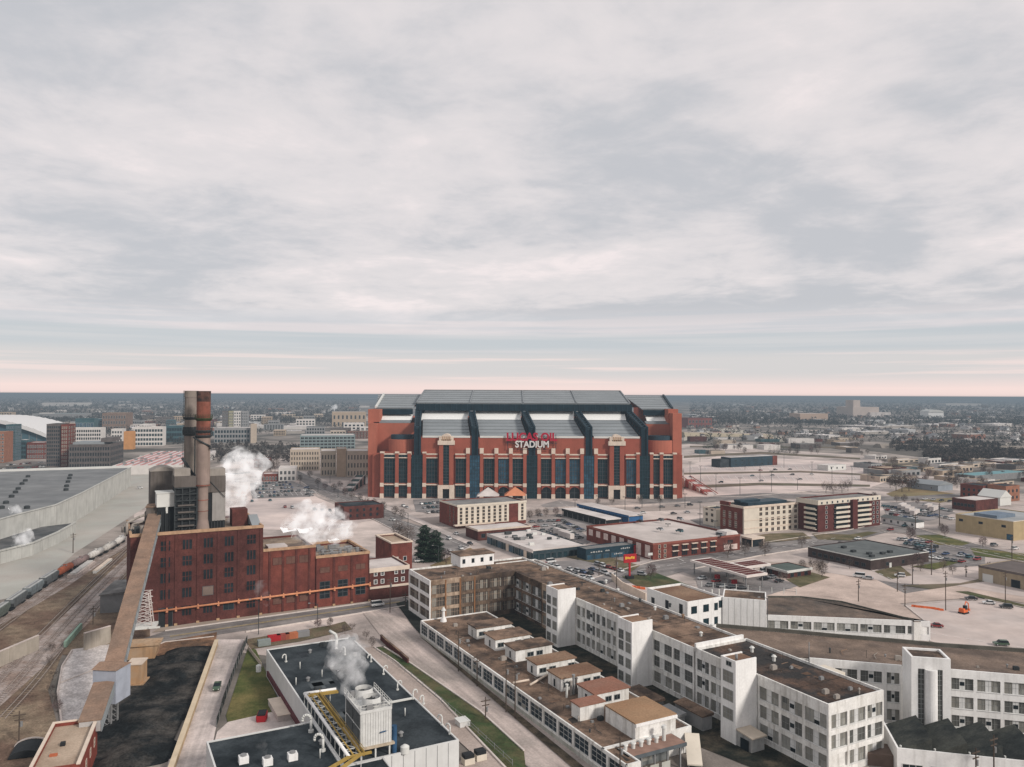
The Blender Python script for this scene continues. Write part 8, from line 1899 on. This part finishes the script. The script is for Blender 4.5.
# screened fence along the alley and other fences
def fence(lb, pts, h, m, step=3.0, cat='fence', slat=None):
    P = [G(x, y) for x, y in pts]; r = thing('fence', lb, cat, (P[0].x, P[0].y, 0)); pb = MB(); n = 0
    for a, c_ in zip(P, P[1:]):
        a = a-P[0]; c_ = c_-P[0]; d = (c_-a); L_ = d.length; d.normalize(); s = Vector((-d.y, d.x, 0))*.03
        pb.hexa([(v.x,v.y,.1) for v in (a-s,c_-s,c_+s,a+s)], [(v.x,v.y,h) for v in (a-s,c_-s,c_+s,a+s)])
        k = max(1, int(L_/step))
        for i in range(k+1): q = a+d*(L_*i/k)+Vector((-d.y,d.x,0))*.1; MB().cyl(q.x,q.y,0,h+.15,.06,n=6).build('post', GREYM, r)
    if m is not None: pb.build('screen', m, r)
    else:
        q = MB()
        for a, c_ in zip(P, P[1:]):
            a = a-P[0]; c_ = c_-P[0]
            for z in (h*.5, h): q.tube((a.x,a.y,z),(c_.x,c_.y,z),.05,n=4)
        q.build('rail', GREYM, r)
    return r
fence('black screened fence between the alley and the fenced lawn', [(247,642),(236,668),(224,704),(216,728)], 2.0, mat('black_screen',(0.03,0.034,0.032),.3,.6), 4)
fence('grey green fence along the grass strip beside the alley', [(376,652),(411,678),(470,728),(512,767)], 1.5, None, 4)
fence('pale low fence at the back of the fenced lawn', [(248,650),(262,668)], 1.4, LIME, 3)
fence('dark fence behind the power station car lot', [(205,478),(250,473)], 1.6, DKST, 8)
wall('low_wall', 'low rust red wall beside the alley opposite the low white range', [(381,640),(386,645),(398,655),(408,664)], 1.6, .5, BRICKD, RUST)
wall('low_wall', 'long pale low wall along the stadium plaza', [(510,510),(560,508.5),(640,506),(690,503)], 1.2, .6, CONC)
wall('low_wall', 'pale parapet wall between the rear yard and the long white wing', [(612,580),(622,589),(646,601)], 3.0, .5, LIME, None)
# stairs and ramps beside the stadium
def ramp(lb, px0, py0, px1, py1, wd, cols_):
    a, c_ = G(px0, py0), G(px1, py1); r = thing('stair_ramp', lb, 'ramp', (a.x, a.y, 0)); d = (c_-a); L_ = d.length; d.normalize(); s = Vector((-d.y,d.x,0)); n = 7
    for i in range(n):
        p = d*(L_*i/n); q = d*(L_*(i+.8)/n); h0 = 1+7*(1-i/n); h1 = 1+7*(1-(i+.8)/n)
        MB().hexa([(v.x,v.y,0) for v in (p-s*wd,q-s*wd,q+s*wd,p+s*wd)],[(v.x,v.y,z) for v,z in ((p-s*wd,h0),(q-s*wd,h1),(q+s*wd,h1),(p+s*wd,h0))]).build('flight', cols_[i%2], r)
    b = MB(); b.bar(tuple(-s*wd+Vector((0,0,9))), tuple(d*L_-s*wd+Vector((0,0,2))), .4, .5); b.bar(tuple(s*wd+Vector((0,0,9))), tuple(d*L_+s*wd+Vector((0,0,2))), .4, .5); b.build('handrail', cols_[1], r)
ramp('red and white striped stair ramp right of the stadium', 686, 486, 713, 496, 4, [ROOFW, mat('dull_red_stair',(0.34,0.10,0.085),.2,.3)])
ramp('dark green stair ramp with pale rail left of the stadium', 361, 484, 347, 492, 4, [mat('dark_green_stair',(0.05,0.075,0.07),.2,.3), ROOFW])
# stockpiles on the coal yard
for px, py, rr_, h_, lb in ((150,720,9,1.6,'broad low heap of black coal in the middle of the coal yard'),(175,672,8,1.3,'low black coal heap at the rear of the coal yard'),(122,728,5,1.2,'small brownish coal heap under the lattice leg'),(140,752,8,1.4,'low coal heap at the near end of the yard'),(188,655,7,1.5,'low dark heap below the orange soil bank')):
    p = G(px, py); rz = random.Random(int(px)); n = 22; k = 5; vs = []; fs = []
    for j in range(k+1):
        for i in range(n): a = 6.283*i/n; f = j/k; q = rr_*(1-f)*(1+.16*math.sin(a*3+px)+.07*rz.random()); vs.append((q*math.cos(a), q*1.25*math.sin(a), h_*(1-(1-f)**2)+rz.random()*.12*(j>0)))
    for j in range(k):
        for i in range(n): fs.append((j*n+i, j*n+(i+1)%n, (j+1)*n+(i+1)%n, (j+1)*n+i))
    b = MB(); b._a(vs, fs); o = b.build('coal_heap', COALM, None, (p.x, p.y, .06)); tag(o, lb, 'coal heap')
# ================================================================ steam
def steam_mat(name, dens, scale, lo=.42, hi=.62, emis=.35):
    m = bpy.data.materials.new(name); m.use_nodes = True; nt = m.node_tree; N = nt.nodes
    for n in list(N): N.remove(n)
    o = N.new('ShaderNodeOutputMaterial'); pv = N.new('ShaderNodeVolumePrincipled'); tc = N.new('ShaderNodeTexCoord'); ns = N.new('ShaderNodeTexNoise'); ns.inputs['Scale'].default_value = scale; ns.inputs['Detail'].default_value = 5; ns.inputs['Roughness'].default_value = .6
    mr = N.new('ShaderNodeMapRange'); mr.inputs[1].default_value = lo; mr.inputs[2].default_value = hi; mr.inputs[3].default_value = 0; mr.inputs[4].default_value = dens
    nt.links.new(tc.outputs['Object'], ns.inputs['Vector']); nt.links.new(ns.outputs[0], mr.inputs[0]); nt.links.new(mr.outputs[0], pv.inputs['Density'])
    pv.inputs['Color'].default_value = (.97,.97,.97,1); pv.inputs['Emission Color'].default_value = (1,.97,.96,1)
    mm = N.new('ShaderNodeMath'); mm.operation = 'MULTIPLY'; mm.inputs[1].default_value = emis; nt.links.new(mr.outputs[0], mm.inputs[0]); nt.links.new(mm.outputs[0], pv.inputs['Emission Strength'])  # emission stands in for light scattered repeatedly inside the steam
    nt.links.new(pv.outputs[0], o.inputs['Volume']); return m
def plume(lb, pts, radii, m, seed):
    """closed billowing hull lofted along the drift of the steam"""
    rz = random.Random(seed); p0 = Vector(pts[0]); P = [Vector(p)-p0 for p in pts]; n = 20; K = 6*(len(P)-1); vs = []; fs = []; ph = [rz.random()*6.28 for _ in range(8)]
    for k in range(K+1):
        t = k/K*(len(P)-1); i = min(int(t), len(P)-2); f = t-i; c = P[i].lerp(P[i+1], f); r = radii[i]+(radii[i+1]-radii[i])*f
        e = k/K; r *= min(1, math.sqrt(max(0, 1-(2*max(e-.5,0))**6))+.03)*(1 if e > .04 else .8)
        d = (P[i+1]-P[i]).normalized(); a = d.orthogonal().normalized(); b_ = d.cross(a)
        for j in range(n):
            th_ = 6.283*j/n; bump = 1+.20*math.sin(3*th_+ph[0]+e*9)+.15*math.sin(5*th_+ph[1]-e*17)+.12*math.sin(2*th_+ph[2]+e*26); vs.append(tuple(c+(a*math.cos(th_)+b_*math.sin(th_))*r*bump))
    for k in range(K):
        for j in range(n): fs.append((k*n+j, k*n+(j+1)%n, (k+1)*n+(j+1)%n, (k+1)*n+j))
    fs += [tuple(range(n))[::-1], tuple(K*n+j for j in range(n))]
    b = MB(); b._a(vs, fs, 0, True); o = b.build('steam_plume', m, None, tuple(p0)); return tag(o, lb, 'steam')
def air(px, py, Y): p = CM @ Vector(((px-512)/FPX, -(py-383.5)/FPX, -1)); return CO+p*(Y/p.y)
S1 = steam_mat('dense_steam', .30, .19, .45, .77, .42); S3 = steam_mat('thin_steam', .07, .25, .45, .7, .25); S4 = steam_mat('far_steam', .08, .03)
plume('tall dense white steam plume rising right of the chimneys', [air(228,524,300),air(232,508,302),air(238,488,305),air(243,468,308),air(246,448,312)], [1.6,5.0,7.5,9.0,7.5], S1, 1)
plume('broad low white steam cloud drifting over the low plant roof', [air(306,548,300),air(309,535,301),air(307,520,303),air(300,506,306)], [1.8,6.5,8.5,6.5], S1, 2)
plume('right hand white steam puff above the low plant roof', [air(343,541,305),air(340,532,306),air(333,521,308),air(327,512,311)], [3.5,6.5,6.5,4.5], S1, 3)
plume('thin pale steam wisp against the brick power station wall', [air(268,606,262),air(263,594,262),air(258,580,262)], [1.0,2.4,2.0], S3, 4)
cp = ct.matrix_world.translation
plume('grey white steam plume from the cooling tower fans', [air(353,690,167),air(350,672,170),air(346,655,173),air(344,640,177)], [2.2,3.4,4.4,4.2], steam_mat('tower_steam', .36, .33, .44, .74, .14), 5)
plume('thin steam wisp above the three rooftop air units', [air(265,764,152),air(262,748,154),air(257,734,156)], [.4,1.0,1.2], S3, 6)
plume('flat white steam puff over the dark annex roof', [air(14,547,372),air(21,540,375),air(28,534,378),air(33,531,380)], [2.0,4.2,3.6,1.5], S1, 7)
plume('small white steam puff at the edge of the hall roof', [air(10,515,412),air(15,511,414),air(19,507,417)], [2.0,3.4,2.0], S1, 8)
plume('small steam puff above the distant tan mall', [air(332,413,3600),air(334,408,3610),air(337,405,3630)], [8,16,10], S4, 9)
sc.cycles.volume_step_rate = 1.0; sc.cycles.volume_max_steps = 96
